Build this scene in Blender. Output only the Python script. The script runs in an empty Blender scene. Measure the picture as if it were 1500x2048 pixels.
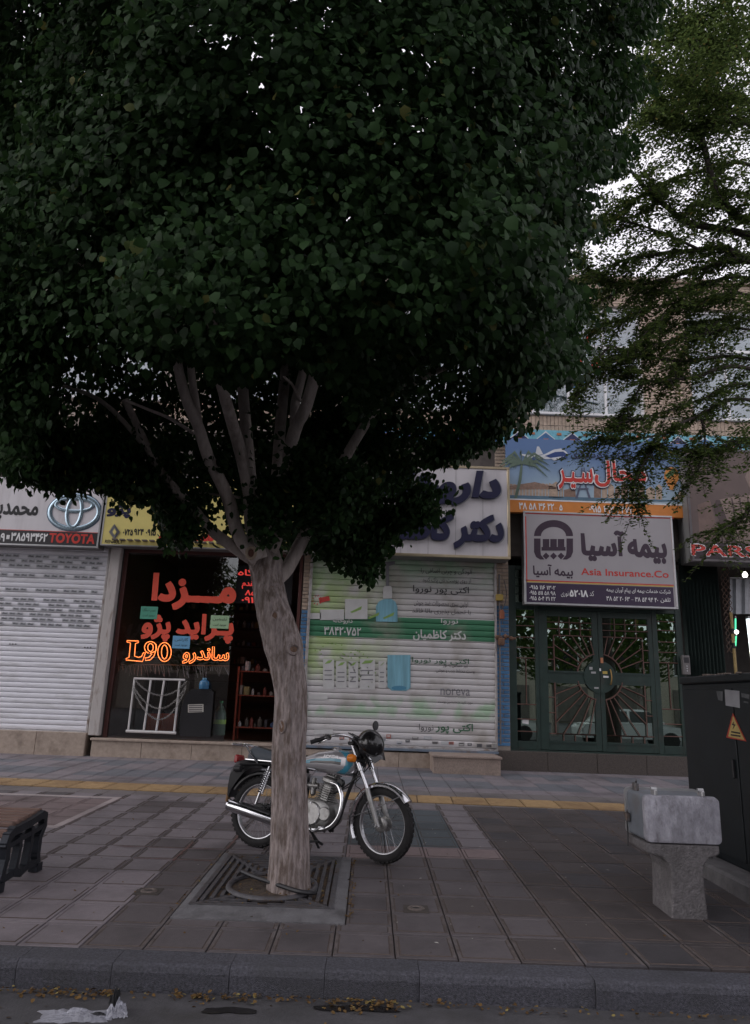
import bpy, math, random
import numpy as np
from mathutils import Vector, Matrix
from mathutils.geometry import delaunay_2d_cdt
random.seed(7); RNG = np.random.default_rng(7)
SC = bpy.context.scene
COL = SC.collection
R = math.radians
# ---------------------------------------------------------------- camera, sky, sun, exposure
CAM_H = 1.4; TILT = R(14.4); ROLL = R(2.0); FPX = 1450.0
_F = Vector((0, math.cos(TILT), math.sin(TILT)))
_X = Vector((1, 0, 0)); _U = Vector((0, -math.sin(TILT), math.cos(TILT)))
CR = _X * math.cos(ROLL) + _U * math.sin(ROLL)
CU = -_X * math.sin(ROLL) + _U * math.cos(ROLL)
cam_data = bpy.data.cameras.new('camera')
cam = bpy.data.objects.new('camera', cam_data); COL.objects.link(cam)
cam.matrix_world = Matrix(((CR.x, CU.x, -_F.x, 0), (CR.y, CU.y, -_F.y, 0), (CR.z, CU.z, -_F.z, CAM_H), (0, 0, 0, 1)))
cam_data.sensor_fit = 'VERTICAL'; cam_data.sensor_height = 36.0
cam_data.lens = FPX / 2048 * 36; cam_data.clip_end = 500; cam_data.clip_start = .05
SC.camera = cam
world = bpy.data.worlds.new('World'); SC.world = world; world.use_nodes = True
wn = world.node_tree
sky = wn.nodes.new('ShaderNodeTexSky'); sky.sky_type = 'NISHITA'; sky.sun_disc = False
SUN_EL, SUN_AZ = R(31), R(-108)
sky.sun_elevation = SUN_EL; sky.sun_rotation = SUN_AZ
sky.air_density = 1.3; sky.dust_density = 4.0; sky.ozone_density = 1.0
hs = wn.nodes.new('ShaderNodeHueSaturation'); hs.inputs['Saturation'].default_value = .22
bgn = wn.nodes['Background']; bgn.inputs['Strength'].default_value = .15
cloud = wn.nodes.new('ShaderNodeMix'); cloud.data_type = 'RGBA'; cloud.inputs['Factor'].default_value = .72   # an even overcast deck over the clear sky
cloud.inputs['B'].default_value = (6.4, 6.15, 6.7, 1)
wn.links.new(sky.outputs[0], hs.inputs['Color']); wn.links.new(hs.outputs[0], cloud.inputs['A']); wn.links.new(cloud.outputs['Result'], bgn.inputs['Color'])
sun_data = bpy.data.lights.new('sun', 'SUN'); sun_data.energy = 0.2; sun_data.angle = R(60); sun_data.color = (.98, .95, 1.0)
sun = bpy.data.objects.new('sun', sun_data); COL.objects.link(sun)
sd = Vector((math.sin(SUN_AZ) * math.cos(SUN_EL), math.cos(SUN_AZ) * math.cos(SUN_EL), math.sin(SUN_EL)))
sun.rotation_euler = sd.to_track_quat('Z', 'Y').to_euler(); sun.location = (0, 0, 30)
SC.view_settings.view_transform = 'Standard'; SC.view_settings.look = 'None'
SC.view_settings.gamma = 1.0; SC.view_settings.use_curve_mapping = False
SC.view_settings.exposure = .5
SC.render.engine = 'CYCLES'
SC.cycles.max_bounces = 6; SC.cycles.transparent_max_bounces = 8
# ---------------------------------------------------------------- metre helpers
SLOPE, Y_KERB = .022, 4.3
def zg(y): return SLOPE * (y - Y_KERB) if y > Y_KERB else 0.0
def ray(px, py): return _F * FPX + CR * (px - 750) + CU * (1024 - py)
def P(px, py, Y):
    d = ray(px, py); t = Y / d.y
    return Vector((d.x * t, Y, CAM_H + d.z * t))
def G(px, py):
    d = ray(px, py); t = (CAM_H + SLOPE * Y_KERB) / (SLOPE * d.y - d.z)
    return Vector((d.x * t, d.y * t, CAM_H + d.z * t))
def rect(x0, y0, x1, y1, Y):
    """photo rectangle standing at depth Y -> x0, x1, z0, z1 in metres"""
    c = [P(x0, y0, Y), P(x1, y0, Y), P(x1, y1, Y), P(x0, y1, Y)]
    return ((c[0].x + c[3].x) / 2, (c[1].x + c[2].x) / 2, (c[2].z + c[3].z) / 2, (c[0].z + c[1].z) / 2)
# ---------------------------------------------------------------- materials
MATS = {}
def M(name, col, rough=.65, metal=0.0, var=.12, scale=6.0, bump=0.0, bscale=60.0, spec=.4, emit=0.0, stretch=(1, 1, 1), dirt=None, dscale=2.0, dlo=.52, dhi=.7, objvar=0.0, coat=0.0):
    if name in MATS: return MATS[name]
    m = bpy.data.materials.new(name); m.use_nodes = True; MATS[name] = m
    nt = m.node_tree; N = nt.nodes.new; L = nt.links.new
    b = nt.nodes['Principled BSDF']
    b.inputs['Roughness'].default_value = rough; b.inputs['Metallic'].default_value = metal
    b.inputs['Specular IOR Level'].default_value = spec; b.inputs['Coat Weight'].default_value = coat
    geo = N('ShaderNodeNewGeometry'); mp = N('ShaderNodeMapping'); mp.inputs['Scale'].default_value = stretch
    L(geo.outputs['Position'], mp.inputs['Vector'])
    no = N('ShaderNodeTexNoise'); no.inputs['Scale'].default_value = scale; no.inputs['Detail'].default_value = 5; no.inputs['Roughness'].default_value = .62
    L(mp.outputs[0], no.inputs['Vector'])
    rmp = N('ShaderNodeMapRange'); rmp.inputs['From Min'].default_value = .28; rmp.inputs['From Max'].default_value = .72
    rmp.inputs['To Min'].default_value = 1 - var; rmp.inputs['To Max'].default_value = 1 + var
    L(no.outputs['Fac'], rmp.inputs['Value'])
    last = rmp.outputs[0]
    if objvar:
        oi = N('ShaderNodeObjectInfo'); r2 = N('ShaderNodeMapRange'); r2.inputs['To Min'].default_value = 1 - objvar; r2.inputs['To Max'].default_value = 1 + objvar
        L(oi.outputs['Random'], r2.inputs['Value'])
        mu = N('ShaderNodeMath'); mu.operation = 'MULTIPLY'; L(last, mu.inputs[0]); L(r2.outputs[0], mu.inputs[1]); last = mu.outputs[0]
    vm = N('ShaderNodeVectorMath'); vm.operation = 'SCALE'; vm.inputs[0].default_value = col[:3]; L(last, vm.inputs['Scale'])
    out = vm.outputs[0]
    if dirt:
        dn = N('ShaderNodeTexNoise'); dn.inputs['Scale'].default_value = dscale; dn.inputs['Detail'].default_value = 7; dn.inputs['Roughness'].default_value = .65
        L(mp.outputs[0], dn.inputs['Vector'])
        dr = N('ShaderNodeMapRange'); dr.inputs['From Min'].default_value = dlo; dr.inputs['From Max'].default_value = dhi; L(dn.outputs['Fac'], dr.inputs['Value'])
        mx = N('ShaderNodeMix'); mx.data_type = 'RGBA'; L(dr.outputs[0], mx.inputs['Factor']); L(out, mx.inputs['A']); mx.inputs['B'].default_value = (*dirt, 1)
        out = mx.outputs['Result']
    L(out, b.inputs['Base Color'])
    if emit:
        b.inputs['Emission Color'].default_value = (*col[:3], 1); b.inputs['Emission Strength'].default_value = emit
    if bump:
        bn = N('ShaderNodeTexNoise'); bn.inputs['Scale'].default_value = bscale; bn.inputs['Detail'].default_value = 4
        L(mp.outputs[0], bn.inputs['Vector'])
        bp = N('ShaderNodeBump'); bp.inputs['Strength'].default_value = bump; bp.inputs['Distance'].default_value = .01
        L(bn.outputs['Fac'], bp.inputs['Height']); L(bp.outputs[0], b.inputs['Normal'])
    return m
def glass_mat(name, tint, refl=.9, base=.05, wob=.02):
    m = bpy.data.materials.new(name); m.use_nodes = True; nt = m.node_tree; N = nt.nodes.new; L = nt.links.new
    nt.nodes.remove(nt.nodes['Principled BSDF'])
    tr = N('ShaderNodeBsdfTransparent'); tr.inputs[0].default_value = (*tint, 1)
    gl = N('ShaderNodeBsdfGlossy'); gl.inputs['Roughness'].default_value = .01; gl.inputs[0].default_value = (refl * (.8 if base > .25 else 1), refl, refl * (.9 if base > .25 else 1), 1)
    fr = N('ShaderNodeFresnel'); fr.inputs['IOR'].default_value = 1.5
    mr = N('ShaderNodeMapRange'); mr.inputs['To Min'].default_value = base; mr.inputs['To Max'].default_value = 1; L(fr.outputs[0], mr.inputs['Value'])
    mx = N('ShaderNodeMixShader'); L(mr.outputs[0], mx.inputs[0]); L(tr.outputs[0], mx.inputs[1]); L(gl.outputs[0], mx.inputs[2])
    no = N('ShaderNodeTexNoise'); no.inputs['Scale'].default_value = 1.5; bp = N('ShaderNodeBump'); bp.inputs['Strength'].default_value = wob
    geo = N('ShaderNodeNewGeometry'); L(geo.outputs['Position'], no.inputs['Vector']); L(no.outputs['Fac'], bp.inputs['Height']); L(bp.outputs[0], gl.inputs['Normal']); L(bp.outputs[0], fr.inputs['Normal'])
    L(mx.outputs[0], nt.nodes['Material Output'].inputs['Surface'])
    return m
def leaf_mat(name, c_dark, c_light, c_old, trans=.35, rough=.42, old=.01):
    m = bpy.data.materials.new(name); m.use_nodes = True; nt = m.node_tree; N = nt.nodes.new; L = nt.links.new
    b = nt.nodes['Principled BSDF']; b.inputs['Roughness'].default_value = rough; b.inputs['Specular IOR Level'].default_value = .08
    at = N('ShaderNodeAttribute'); at.attribute_name = 'rnd'
    oi = N('ShaderNodeObjectInfo')
    ad = N('ShaderNodeMath'); ad.operation = 'ADD'; L(at.outputs['Fac'], ad.inputs[0]); ad.inputs[1].default_value = 0
    cr = N('ShaderNodeValToRGB'); L(ad.outputs[0], cr.inputs[0])
    cr.color_ramp.elements[0].color = (*c_dark, 1); cr.color_ramp.elements[1].color = (*c_light, 1); cr.color_ramp.elements[1].position = 1 - 3 * old
    e = cr.color_ramp.elements.new(1 - old); e.color = (*c_old, 1)
    L(cr.outputs[0], b.inputs['Base Color'])
    t = N('ShaderNodeBsdfTranslucent'); hsn = N('ShaderNodeHueSaturation'); hsn.inputs['Hue'].default_value = .485; hsn.inputs['Value'].default_value = 1.5
    L(cr.outputs[0], hsn.inputs['Color']); L(hsn.outputs[0], t.inputs[0])
    mx = N('ShaderNodeMixShader'); mx.inputs[0].default_value = trans
    L(b.outputs[0], mx.inputs[1]); L(t.outputs[0], mx.inputs[2]); L(mx.outputs[0], nt.nodes['Material Output'].inputs['Surface'])
    return m
# ---------------------------------------------------------------- objects
def tag(o, label=None, cat=None, group=None, kind=None):
    for k, v in (('label', label), ('category', cat), ('group', group), ('kind', kind)):
        if v: o[k] = v
    return o
def thing(name, loc, label, cat, group=None, rot=None):
    o = bpy.data.objects.new(name, None); COL.objects.link(o); o.empty_display_size = .1
    o.location = loc
    if rot: o.rotation_euler = rot
    return tag(o, label, cat, group)
def root_of(o):
    while o.parent: o = o.parent
    return o
def link(name, mesh, parent=None, loc=(0, 0, 0)):
    o = bpy.data.objects.new(name, mesh); COL.objects.link(o); o.location = loc
    if parent: o.parent = parent
    return o
class MB:
    """collects shapes; build() links them as ONE mesh object"""
    def __init__(s): s.v = []; s.f = []; s.m = []; s.mi = 0
    def add(s, vs, fs):
        n = len(s.v); s.v += [tuple(p) for p in vs]; s.f += [tuple(i + n for i in q) for q in fs]; s.m += [s.mi] * len(fs); return s
    def box(s, x0, x1, y0, y1, z0, z1, b=0.0, rot=None):
        if b <= 0:
            vs = [(x, y, z) for z in (z0, z1) for y in (y0, y1) for x in (x0, x1)]
            fs = [(0, 2, 3, 1), (4, 5, 7, 6), (0, 1, 5, 4), (2, 6, 7, 3), (0, 4, 6, 2), (1, 3, 7, 5)]
        else:
            vs = []; 
            cx, cy, cz, hx, hy, hz = (x0 + x1) / 2, (y0 + y1) / 2, (z0 + z1) / 2, (x1 - x0) / 2, (y1 - y0) / 2, (z1 - z0) / 2
            b = min(b, hx * .9, hy * .9, hz * .9); idx = {}
            for sx in (-1, 1):
                for sy in (-1, 1):
                    for sz in (-1, 1):
                        for a in range(3):
                            o = [hx - b, hy - b, hz - b]; o[a] += b
                            idx[sx, sy, sz, a] = len(vs); vs.append((cx + sx * o[0], cy + sy * o[1], cz + sz * o[2]))
            fs = []
            for a in range(3):
                u, w = [(1, 2), (0, 2), (0, 1)][a]
                for sg in (-1, 1):
                    q = []
                    for su, sw in ((-1, -1), (1, -1), (1, 1), (-1, 1)):
                        k = [0, 0, 0]; k[a] = sg; k[u] = su; k[w] = sw; q.append(idx[k[0], k[1], k[2], a])
                    fs.append(tuple(q))
                for s1 in (-1, 1):
                    for s2 in (-1, 1):
                        q = []
                        for (sa, ax) in ((-1, u), (1, u), (1, w), (-1, w)):
                            k = [0, 0, 0]; k[a] = sa; k[u] = s1; k[w] = s2; q.append(idx[k[0], k[1], k[2], ax])
                        fs.append(tuple(q))
            for k in ((sx, sy, sz) for sx in (-1, 1) for sy in (-1, 1) for sz in (-1, 1)):
                fs.append(tuple(idx[k[0], k[1], k[2], a] for a in range(3)))
        if rot:
            mtx, c = rot; vs = [tuple(mtx @ (Vector(p) - Vector(c)) + Vector(c)) for p in vs]
        return s.add(vs, fs)
    def tube(s, path, rad, n=8, cap=True, closed=False, squash=None):
        path = [Vector(p) for p in path]; k = len(path)
        if not isinstance(rad, (list, tuple)): rad = [rad] * k
        vs, fs, up = [], [], None
        for i, p in enumerate(path):
            a = path[(i - 1) % k] if (i > 0 or closed) else p; c = path[(i + 1) % k] if (i < k - 1 or closed) else p
            t = (c - a); t = t.normalized() if t.length > 1e-9 else Vector((0, 0, 1))
            if up is None:
                up = Vector((0, 0, 1)) if abs(t.z) < .9 else Vector((1, 0, 0))
            up = (up - t * up.dot(t)); up = up.normalized() if up.length > 1e-6 else t.orthogonal().normalized()
            sd_ = t.cross(up)
            for j in range(n):
                an = 2 * math.pi * j / n
                vs.append(p + (up * math.cos(an) + sd_ * math.sin(an)) * rad[i])
        for i in range(k if closed else k - 1):
            for j in range(n):
                i2 = (i + 1) % k
                fs.append((i * n + j, i * n + (j + 1) % n, i2 * n + (j + 1) % n, i2 * n + j))
        if cap and not closed: fs += [tuple(range(n))[::-1], tuple((k - 1) * n + j for j in range(n))]
        return s.add(vs, fs)
    def bar(s, a, b, w, h=None): return s.tube([a, b], w, 4) if h is None else s.add(*_bar(a, b, w, h))
    def lathe(s, prof, c=(0, 0, 0), axis='Z', n=24):
        """prof: (radius, height) pairs turned about an axis through c"""
        vs = []
        for r_, h in prof:
            for j in range(n):
                a = 2 * math.pi * j / n; u, w = r_ * math.cos(a), r_ * math.sin(a)
                vs.append({'Z': (c[0] + u, c[1] + w, c[2] + h), 'Y': (c[0] + u, c[1] + h, c[2] + w), 'X': (c[0] + h, c[1] + u, c[2] + w)}[axis])
        fs = [(i * n + j, i * n + (j + 1) % n, (i + 1) * n + (j + 1) % n, (i + 1) * n + j) for i in range(len(prof) - 1) for j in range(n)]
        ring_ = prof[0] == prof[-1]
        if prof[0][0] > 1e-6 and not ring_: fs.append(tuple(range(n))[::-1])
        if prof[-1][0] > 1e-6 and not ring_: fs.append(tuple((len(prof) - 1) * n + j for j in range(n)))
        return s.add(vs, fs)
    def prism(s, poly, a0, a1, axis='Y'):
        """polygon in the two other axes, extruded from a0 to a1"""
        n = len(poly); mk = {'Y': lambda u, w, a: (u, a, w), 'X': lambda u, w, a: (a, u, w), 'Z': lambda u, w, a: (u, w, a)}[axis]
        vs = [mk(u, w, a) for a in (a0, a1) for u, w in poly]
        fs = [tuple(range(n)), tuple(range(2 * n - 1, n - 1, -1))] + [(i, i + n, (i + 1) % n + n, (i + 1) % n) for i in range(n)]
        return s.add(vs, fs)
    def loft(s, rings, cap=True, closed=True):
        n = len(rings[0]); vs = [p for r_ in rings for p in r_]
        fs = [(i * n + j, i * n + (j + 1) % n, (i + 1) * n + (j + 1) % n, (i + 1) * n + j) for i in range(len(rings) - 1) for j in range(n if closed else n - 1)]
        if cap: fs += [tuple(range(n))[::-1], tuple((len(rings) - 1) * n + j for j in range(n))]
        return s.add(vs, fs)
    def quad(s, *p): return s.add(p, [tuple(range(len(p)))])
    def mesh(s, name, mats, off=(0, 0, 0), smooth=False):
        me = bpy.data.meshes.new(name)
        me.from_pydata([(p[0] - off[0], p[1] - off[1], p[2] - off[2]) for p in s.v], [], s.f)
        for m in (mats if isinstance(mats, (list, tuple)) else [mats]): me.materials.append(m)
        if any(s.m): me.polygons.foreach_set('material_index', s.m)
        me.validate(); fix_normals(me)
        if smooth: smooth_by_angle(me, R(42))
        return me
    def build(s, name, mats, parent=None, local=False, smooth=False, label=None, cat=None, kind=None, group=None):
        off = (0, 0, 0)
        if parent is not None and not local: off = root_of(parent).location
        o = link(name, s.mesh(name, mats, off, smooth), parent)
        return tag(o, label, cat, group, kind)
def _bar(a, b, w, h):
    a, b = Vector(a), Vector(b); t = (b - a).normalized(); up = Vector((0, 1, 0)) if abs(t.y) < .9 else Vector((0, 0, 1))
    u = t.cross(up).normalized(); q = u.cross(t)
    vs = [p + u * su * w / 2 + q * sq * h / 2 for p in (a, b) for su, sq in ((-1, -1), (1, -1), (1, 1), (-1, 1))]
    return vs, [(0, 1, 2, 3), (7, 6, 5, 4)] + [(i, i + 4, (i + 1) % 4 + 4, (i + 1) % 4) for i in range(4)]
def fix_normals(me):
    import bmesh
    bm = bmesh.new(); bm.from_mesh(me); bmesh.ops.recalc_face_normals(bm, faces=bm.faces); bm.to_mesh(me); bm.free()
def smooth_by_angle(me, ang):
    import bmesh
    bm = bmesh.new(); bm.from_mesh(me)
    for f in bm.faces: f.smooth = True
    for e in bm.edges:
        if len(e.link_faces) == 2 and e.calc_face_angle(0) > ang: e.smooth = False
    bm.to_mesh(me); bm.free()
def spline(pts, n=6):
    """Catmull-Rom through points"""
    pts = [Vector(p) for p in pts]; out = []
    for i in range(len(pts) - 1):
        p0 = pts[max(i - 1, 0)]; p1 = pts[i]; p2 = pts[i + 1]; p3 = pts[min(i + 2, len(pts) - 1)]
        for k in range(n):
            t = k / n
            out.append(.5 * ((2 * p1) + (p2 - p0) * t + (2 * p0 - 5 * p1 + 4 * p2 - p3) * t * t + (3 * p1 - p0 - 3 * p2 + p3) * t ** 3))
    out.append(pts[-1]); return out
def lerp_list(vals, n=6):
    out = []
    for i in range(len(vals) - 1): out += [vals[i] + (vals[i + 1] - vals[i]) * k / n for k in range(n)]
    return out + [vals[-1]]
# ---------------------------------------------------------------- Persian lettering
_FM = {}
for ch, base, n in (('ا', 0xFE8D, 2), ('آ', 0xFE81, 2), ('ب', 0xFE8F, 4), ('پ', 0xFB56, 4), ('ت', 0xFE95, 4), ('ث', 0xFE99, 4), ('ج', 0xFE9D, 4), ('چ', 0xFB7A, 4), ('ح', 0xFEA1, 4),
                    ('خ', 0xFEA5, 4), ('د', 0xFEA9, 2), ('ذ', 0xFEAB, 2), ('ر', 0xFEAD, 2), ('ز', 0xFEAF, 2), ('ژ', 0xFB8A, 2), ('س', 0xFEB1, 4), ('ش', 0xFEB5, 4), ('ص', 0xFEB9, 4),
                    ('ض', 0xFEBD, 4), ('ط', 0xFEC1, 4), ('ظ', 0xFEC5, 4), ('ع', 0xFEC9, 4), ('غ', 0xFECD, 4), ('ف', 0xFED1, 4), ('ق', 0xFED5, 4), ('ک', 0xFB8E, 4), ('گ', 0xFB92, 4),
                    ('ل', 0xFEDD, 4), ('م', 0xFEE1, 4), ('ن', 0xFEE5, 4), ('و', 0xFEED, 2), ('ه', 0xFEE9, 4), ('ی', 0xFBFC, 4)):
    _FM[ch] = [chr(base + i) for i in range(n)]
_FM['ـ'] = ['ـ'] * 4
def shape_fa(s):
    out = []
    for i, c in enumerate(s):
        if c not in _FM: out.append(c); continue
        prev = i > 0 and s[i - 1] in _FM and len(_FM[s[i - 1]]) == 4
        nxt = i < len(s) - 1 and s[i + 1] in _FM and len(_FM[c]) == 4
        f = _FM[c]; out.append(f[3] if prev and nxt else f[1] if prev else f[2] if nxt else f[0])
    out = out[::-1]
    dig = set('۰۱۲۳۴۵۶۷۸۹.')
    i = 0
    while i < len(out):
        if out[i] in dig:
            j = i
            while j < len(out) and out[j] in dig: j += 1
            out[i:j] = out[i:j][::-1]; i = j
        else: i += 1
    return ''.join(out)
TEXT_JOBS = []
def text(s, x0, x1, z0, z1, y, mat, parent, depth=.004, bold=0.0, shear=0.0, outline=None, name='lettering', raw=False, keep=None):
    """lettering fitted into x0..x1, z0..z1, its back on the plane y, read from the street"""
    TEXT_JOBS.append((s if raw else shape_fa(s), x0, x1, z0, z1, y, mat, parent, depth, bold, shear, outline, name, keep))
def ptext(s, x0, y0, x1, y1, Y, mat, parent, **k):
    a = rect(x0, y0, x1, y1, Y); text(s, a[0], a[1], a[2], a[3], Y, mat, parent, **k)
def run_text_jobs():
    objs = {}
    for j in TEXT_JOBS:
        if j[0] in objs: continue
        c = bpy.data.curves.new('lettering_outline', 'FONT'); c.body = j[0]; c.size = 1; c.resolution_u = 3
        o = bpy.data.objects.new('lettering_outline', c); COL.objects.link(o); objs[j[0]] = o
        c.dimensions = '3D'; c.fill_mode = 'HALF'
    dg = bpy.context.evaluated_depsgraph_get(); dg.update()
    cont = {}
    for k, o in objs.items():
        me = bpy.data.meshes.new_from_object(o.evaluated_get(dg))
        nb = {}
        for e in me.edges:
            a, b = e.vertices; nb.setdefault(a, []).append(b); nb.setdefault(b, []).append(a)
        seen = set(); loops = []
        for v in nb:
            if v in seen: continue
            loop = [v]; seen.add(v); cur = v
            while True:
                nx = [w for w in nb[cur] if w not in seen]
                if not nx: break
                nx = nx[0] if len(loop) > 1 else min(nx) if True else nx[0]
                loop.append(nx); seen.add(nx); cur = nx
            if len(loop) >= 3:
                if loop[1] < loop[0] or (loop[1] != loop[0] + 1): loop = [loop[0]] + loop[1:][::-1]
                loops.append(np.array([me.vertices[i].co[:2] for i in loop]))
        cont[k] = loops
        bpy.data.meshes.remove(me)
    for k, o in objs.items():
        c = o.data; bpy.data.objects.remove(o); bpy.data.curves.remove(c)
    tri_cache = {}
    for (s, x0, x1, z0, z1, y, mat, parent, depth, bold, shear, outline, name, keep) in TEXT_JOBS:
        key = (s, bold)
        if key not in tri_cache: tri_cache[key] = _fill(cont[s], bold)
        pts, tris, edges = tri_cache[key]
        if len(pts) == 0: continue
        q = pts.copy(); q[:, 0] += shear * q[:, 1]
        lo, hi = q.min(0), q.max(0); q = (q - lo) / (hi - lo)
        q[:, 0] = x0 + q[:, 0] * (x1 - x0); q[:, 1] = z0 + q[:, 1] * (z1 - z0)
        off = Vector((0, 0, 0)) if keep == 'local' else root_of(parent).location
        if outline:
            o = _neon(q, edges, y, outline, name, mat, parent, off); continue
        n = len(q); vs = [(a - off.x, y - depth - off.y, b - off.z) for a, b in q]; fs = [tuple(t) for t in tris]
        if depth > .0025:
            vs += [(a - off.x, y - off.y, b - off.z) for a, b in q]; fs += [(a, b, b + n, a + n) for a, b in edges]
        me = bpy.data.meshes.new(name); me.from_pydata(vs, [], fs); me.materials.append(mat)
        me.validate(); fix_normals(me)
        link(name, me, parent)
def _neon(q, edges, y, rad, name, mat, parent, off):
    nb = {}
    for a, b in edges: nb.setdefault(a, []).append(b)
    seen = set(); mb = MB()
    for st in list(nb):
        if st in seen: continue
        loop = [st]; seen.add(st); cur = st
        while True:
            nx = [w for w in nb.get(cur, []) if w not in seen]
            if not nx: break
            cur = nx[0]; loop.append(cur); seen.add(cur)
        if len(loop) > 5: mb.tube([(q[i][0], y, q[i][1]) for i in loop], rad, 5, closed=True)
    mb.build(name, mat, parent, smooth=True)
def _fill(loops, bold):
    L2 = []
    BS = -1.0 if sum(float((l[:, 0] * np.roll(l[:, 1], -1) - l[:, 1] * np.roll(l[:, 0], -1)).sum()) for l in loops) > 0 else 1.0
    for l in loops:
        if bold:
            d = np.roll(l, -1, 0) - l; ln = np.linalg.norm(d, axis=1); keep = ln > 1e-5; l = l[keep]
            if len(l) < 3: continue
            d = np.roll(l, -1, 0) - l; d /= np.linalg.norm(d, axis=1)[:, None]
            nrm = np.stack([-d[:, 1], d[:, 0]], 1); nn = nrm + np.roll(nrm, 1, 0); nl = np.linalg.norm(nn, axis=1)[:, None]; nn = nn / np.maximum(nl, .35)
            l = l + nn * bold * BS
        L2.append(l)
    pts, edg, n = [], [], 0
    for l in L2:
        pts += [Vector((float(a), float(b))) for a, b in l]; edg += [(n + i, n + (i + 1) % len(l)) for i in range(len(l))]; n += len(l)
    if not pts: return np.zeros((0, 2)), [], []
    v, e, f, *_ = delaunay_2d_cdt(pts, edg, [], 0, 1e-5)
    V = np.array([(p.x, p.y) for p in v]); F = np.array([q for q in f if len(q) == 3])
    C = V[F].mean(1); W = np.zeros(len(C))
    for l in L2:
        a, b = l, np.roll(l, -1, 0)
        for i in range(len(l)):
            up = (a[i, 1] <= C[:, 1]) & (b[i, 1] > C[:, 1]); dn = (a[i, 1] > C[:, 1]) & (b[i, 1] <= C[:, 1])
            cr = (b[i, 0] - a[i, 0]) * (C[:, 1] - a[i, 1]) - (C[:, 0] - a[i, 0]) * (b[i, 1] - a[i, 1])
            W += (up & (cr > 0)).astype(int) - (dn & (cr < 0)).astype(int)
    F = F[np.abs(W) > .5]
    ec = {}
    for t in F:
        for a, b in ((t[0], t[1]), (t[1], t[2]), (t[2], t[0])): ec[(a, b)] = 1
    be = [(a, b) for a, b in ec if (b, a) not in ec]
    used = np.unique(F); rm = -np.ones(len(V), int); rm[used] = np.arange(len(used))
    return V[used], [tuple(int(x) for x in rm[t]) for t in F], [(int(rm[a]), int(rm[b])) for a, b in be]
# ---------------------------------------------------------------- ground: road, kerb, pavement
ROAD_Z = -.14
m_road = M('asphalt', (.036, .035, .040), .8, var=.3, scale=3, bump=.5, bscale=180, dirt=(.028, .027, .029), dscale=1.3, dlo=.5, dhi=.62)
mb = MB(); mb.quad((-60, -40, ROAD_Z), (60, -40, ROAD_Z), (60, Y_KERB + .05, ROAD_Z), (-60, Y_KERB + .05, ROAD_Z))
road = mb.build('road', m_road, kind='structure')
m_gut = M('gutter_concrete', (.060, .058, .063), .8, var=.25, scale=5, bump=.4, bscale=90, dirt=(.04, .038, .038), dscale=2.2)
mb = MB(); mb.box(-40, 40, Y_KERB - .42, Y_KERB - .004, ROAD_Z - .1, ROAD_Z + .012)
mb.build('gutter', m_gut, kind='structure')
# kerb: bush-hammered granite stones laid end to end
m_kerb = M('granite_kerb', (.062, .062, .076), .75, var=.62, scale=70, bump=.8, bscale=160, dirt=(.045, .045, .05), dscale=1.6, dlo=.48, dhi=.75, objvar=.14)
mb = MB(); mb.box(-40, 40, Y_KERB + .02, Y_KERB + .2, ROAD_Z - .2, -.03)
kerb = mb.build('kerb', M('kerb_mortar', (.05, .05, .056), .9), kind='structure')
def kerb_y(x): return Y_KERB + .01 - .018 * x if x > 0 else Y_KERB + .01
kx = -6.4; kms = None
while kx < 6.5:
    w = random.choice((.5, .62, .78, .92))
    b = MB(); ym = kerb_y(kx + w / 2)
    b.prism([(ym, ROAD_Z - .05), (ym - .012, -.035), (ym - .004, -.008), (ym + .018, .004), (ym + .2, .004), (ym + .2, ROAD_Z - .05)], kx + .0015, kx + w - .0015, 'X')
    b.build('kerb_stone', m_kerb, kerb)
    kx += w
# pavement: a dirt bed sheet with every paver on it
m_bed = M('joint_dirt', (.085, .065, .056), .95, var=.35, scale=7, bump=.3)
mb = MB(); Yb = 14.9
mb.quad((-60, Y_KERB + .1, -.013), (60, Y_KERB + .1, -.013), (60, Yb, zg(Yb) - .013), (-60, Yb, zg(Yb) - .013))
pave = mb.build('pavement', m_bed, kind='structure')
def paver(name, col, **k):
    return M(name, col, .68, var=.10, scale=26, bump=.25, bscale=120, dirt=tuple(c * .5 for c in col), dscale=1.4, dlo=.48, dhi=.74, objvar=.13, spec=.35, **k)
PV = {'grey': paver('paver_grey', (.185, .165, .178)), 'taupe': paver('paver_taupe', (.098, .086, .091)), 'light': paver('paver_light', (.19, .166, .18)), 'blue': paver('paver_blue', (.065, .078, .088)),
      'brown': paver('paver_brown', (.072, .061, .061)), 'pink': paver('paver_pink', (.19, .145, .145)), 'slate': paver('paver_slate', (.145, .15, .17)), 'dark': paver('paver_dark', (.06, .055, .06))}
TW, TD = .352, .405
m_groove = M('groove_dirt', (.078, .06, .054), .95, var=.3, scale=20)
m_rimdirt = M('rim_dirt', (.085, .068, .064), .9, var=.4, scale=14, dirt=(.11, .095, .095), dscale=4, dlo=.5, dhi=.6)
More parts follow.
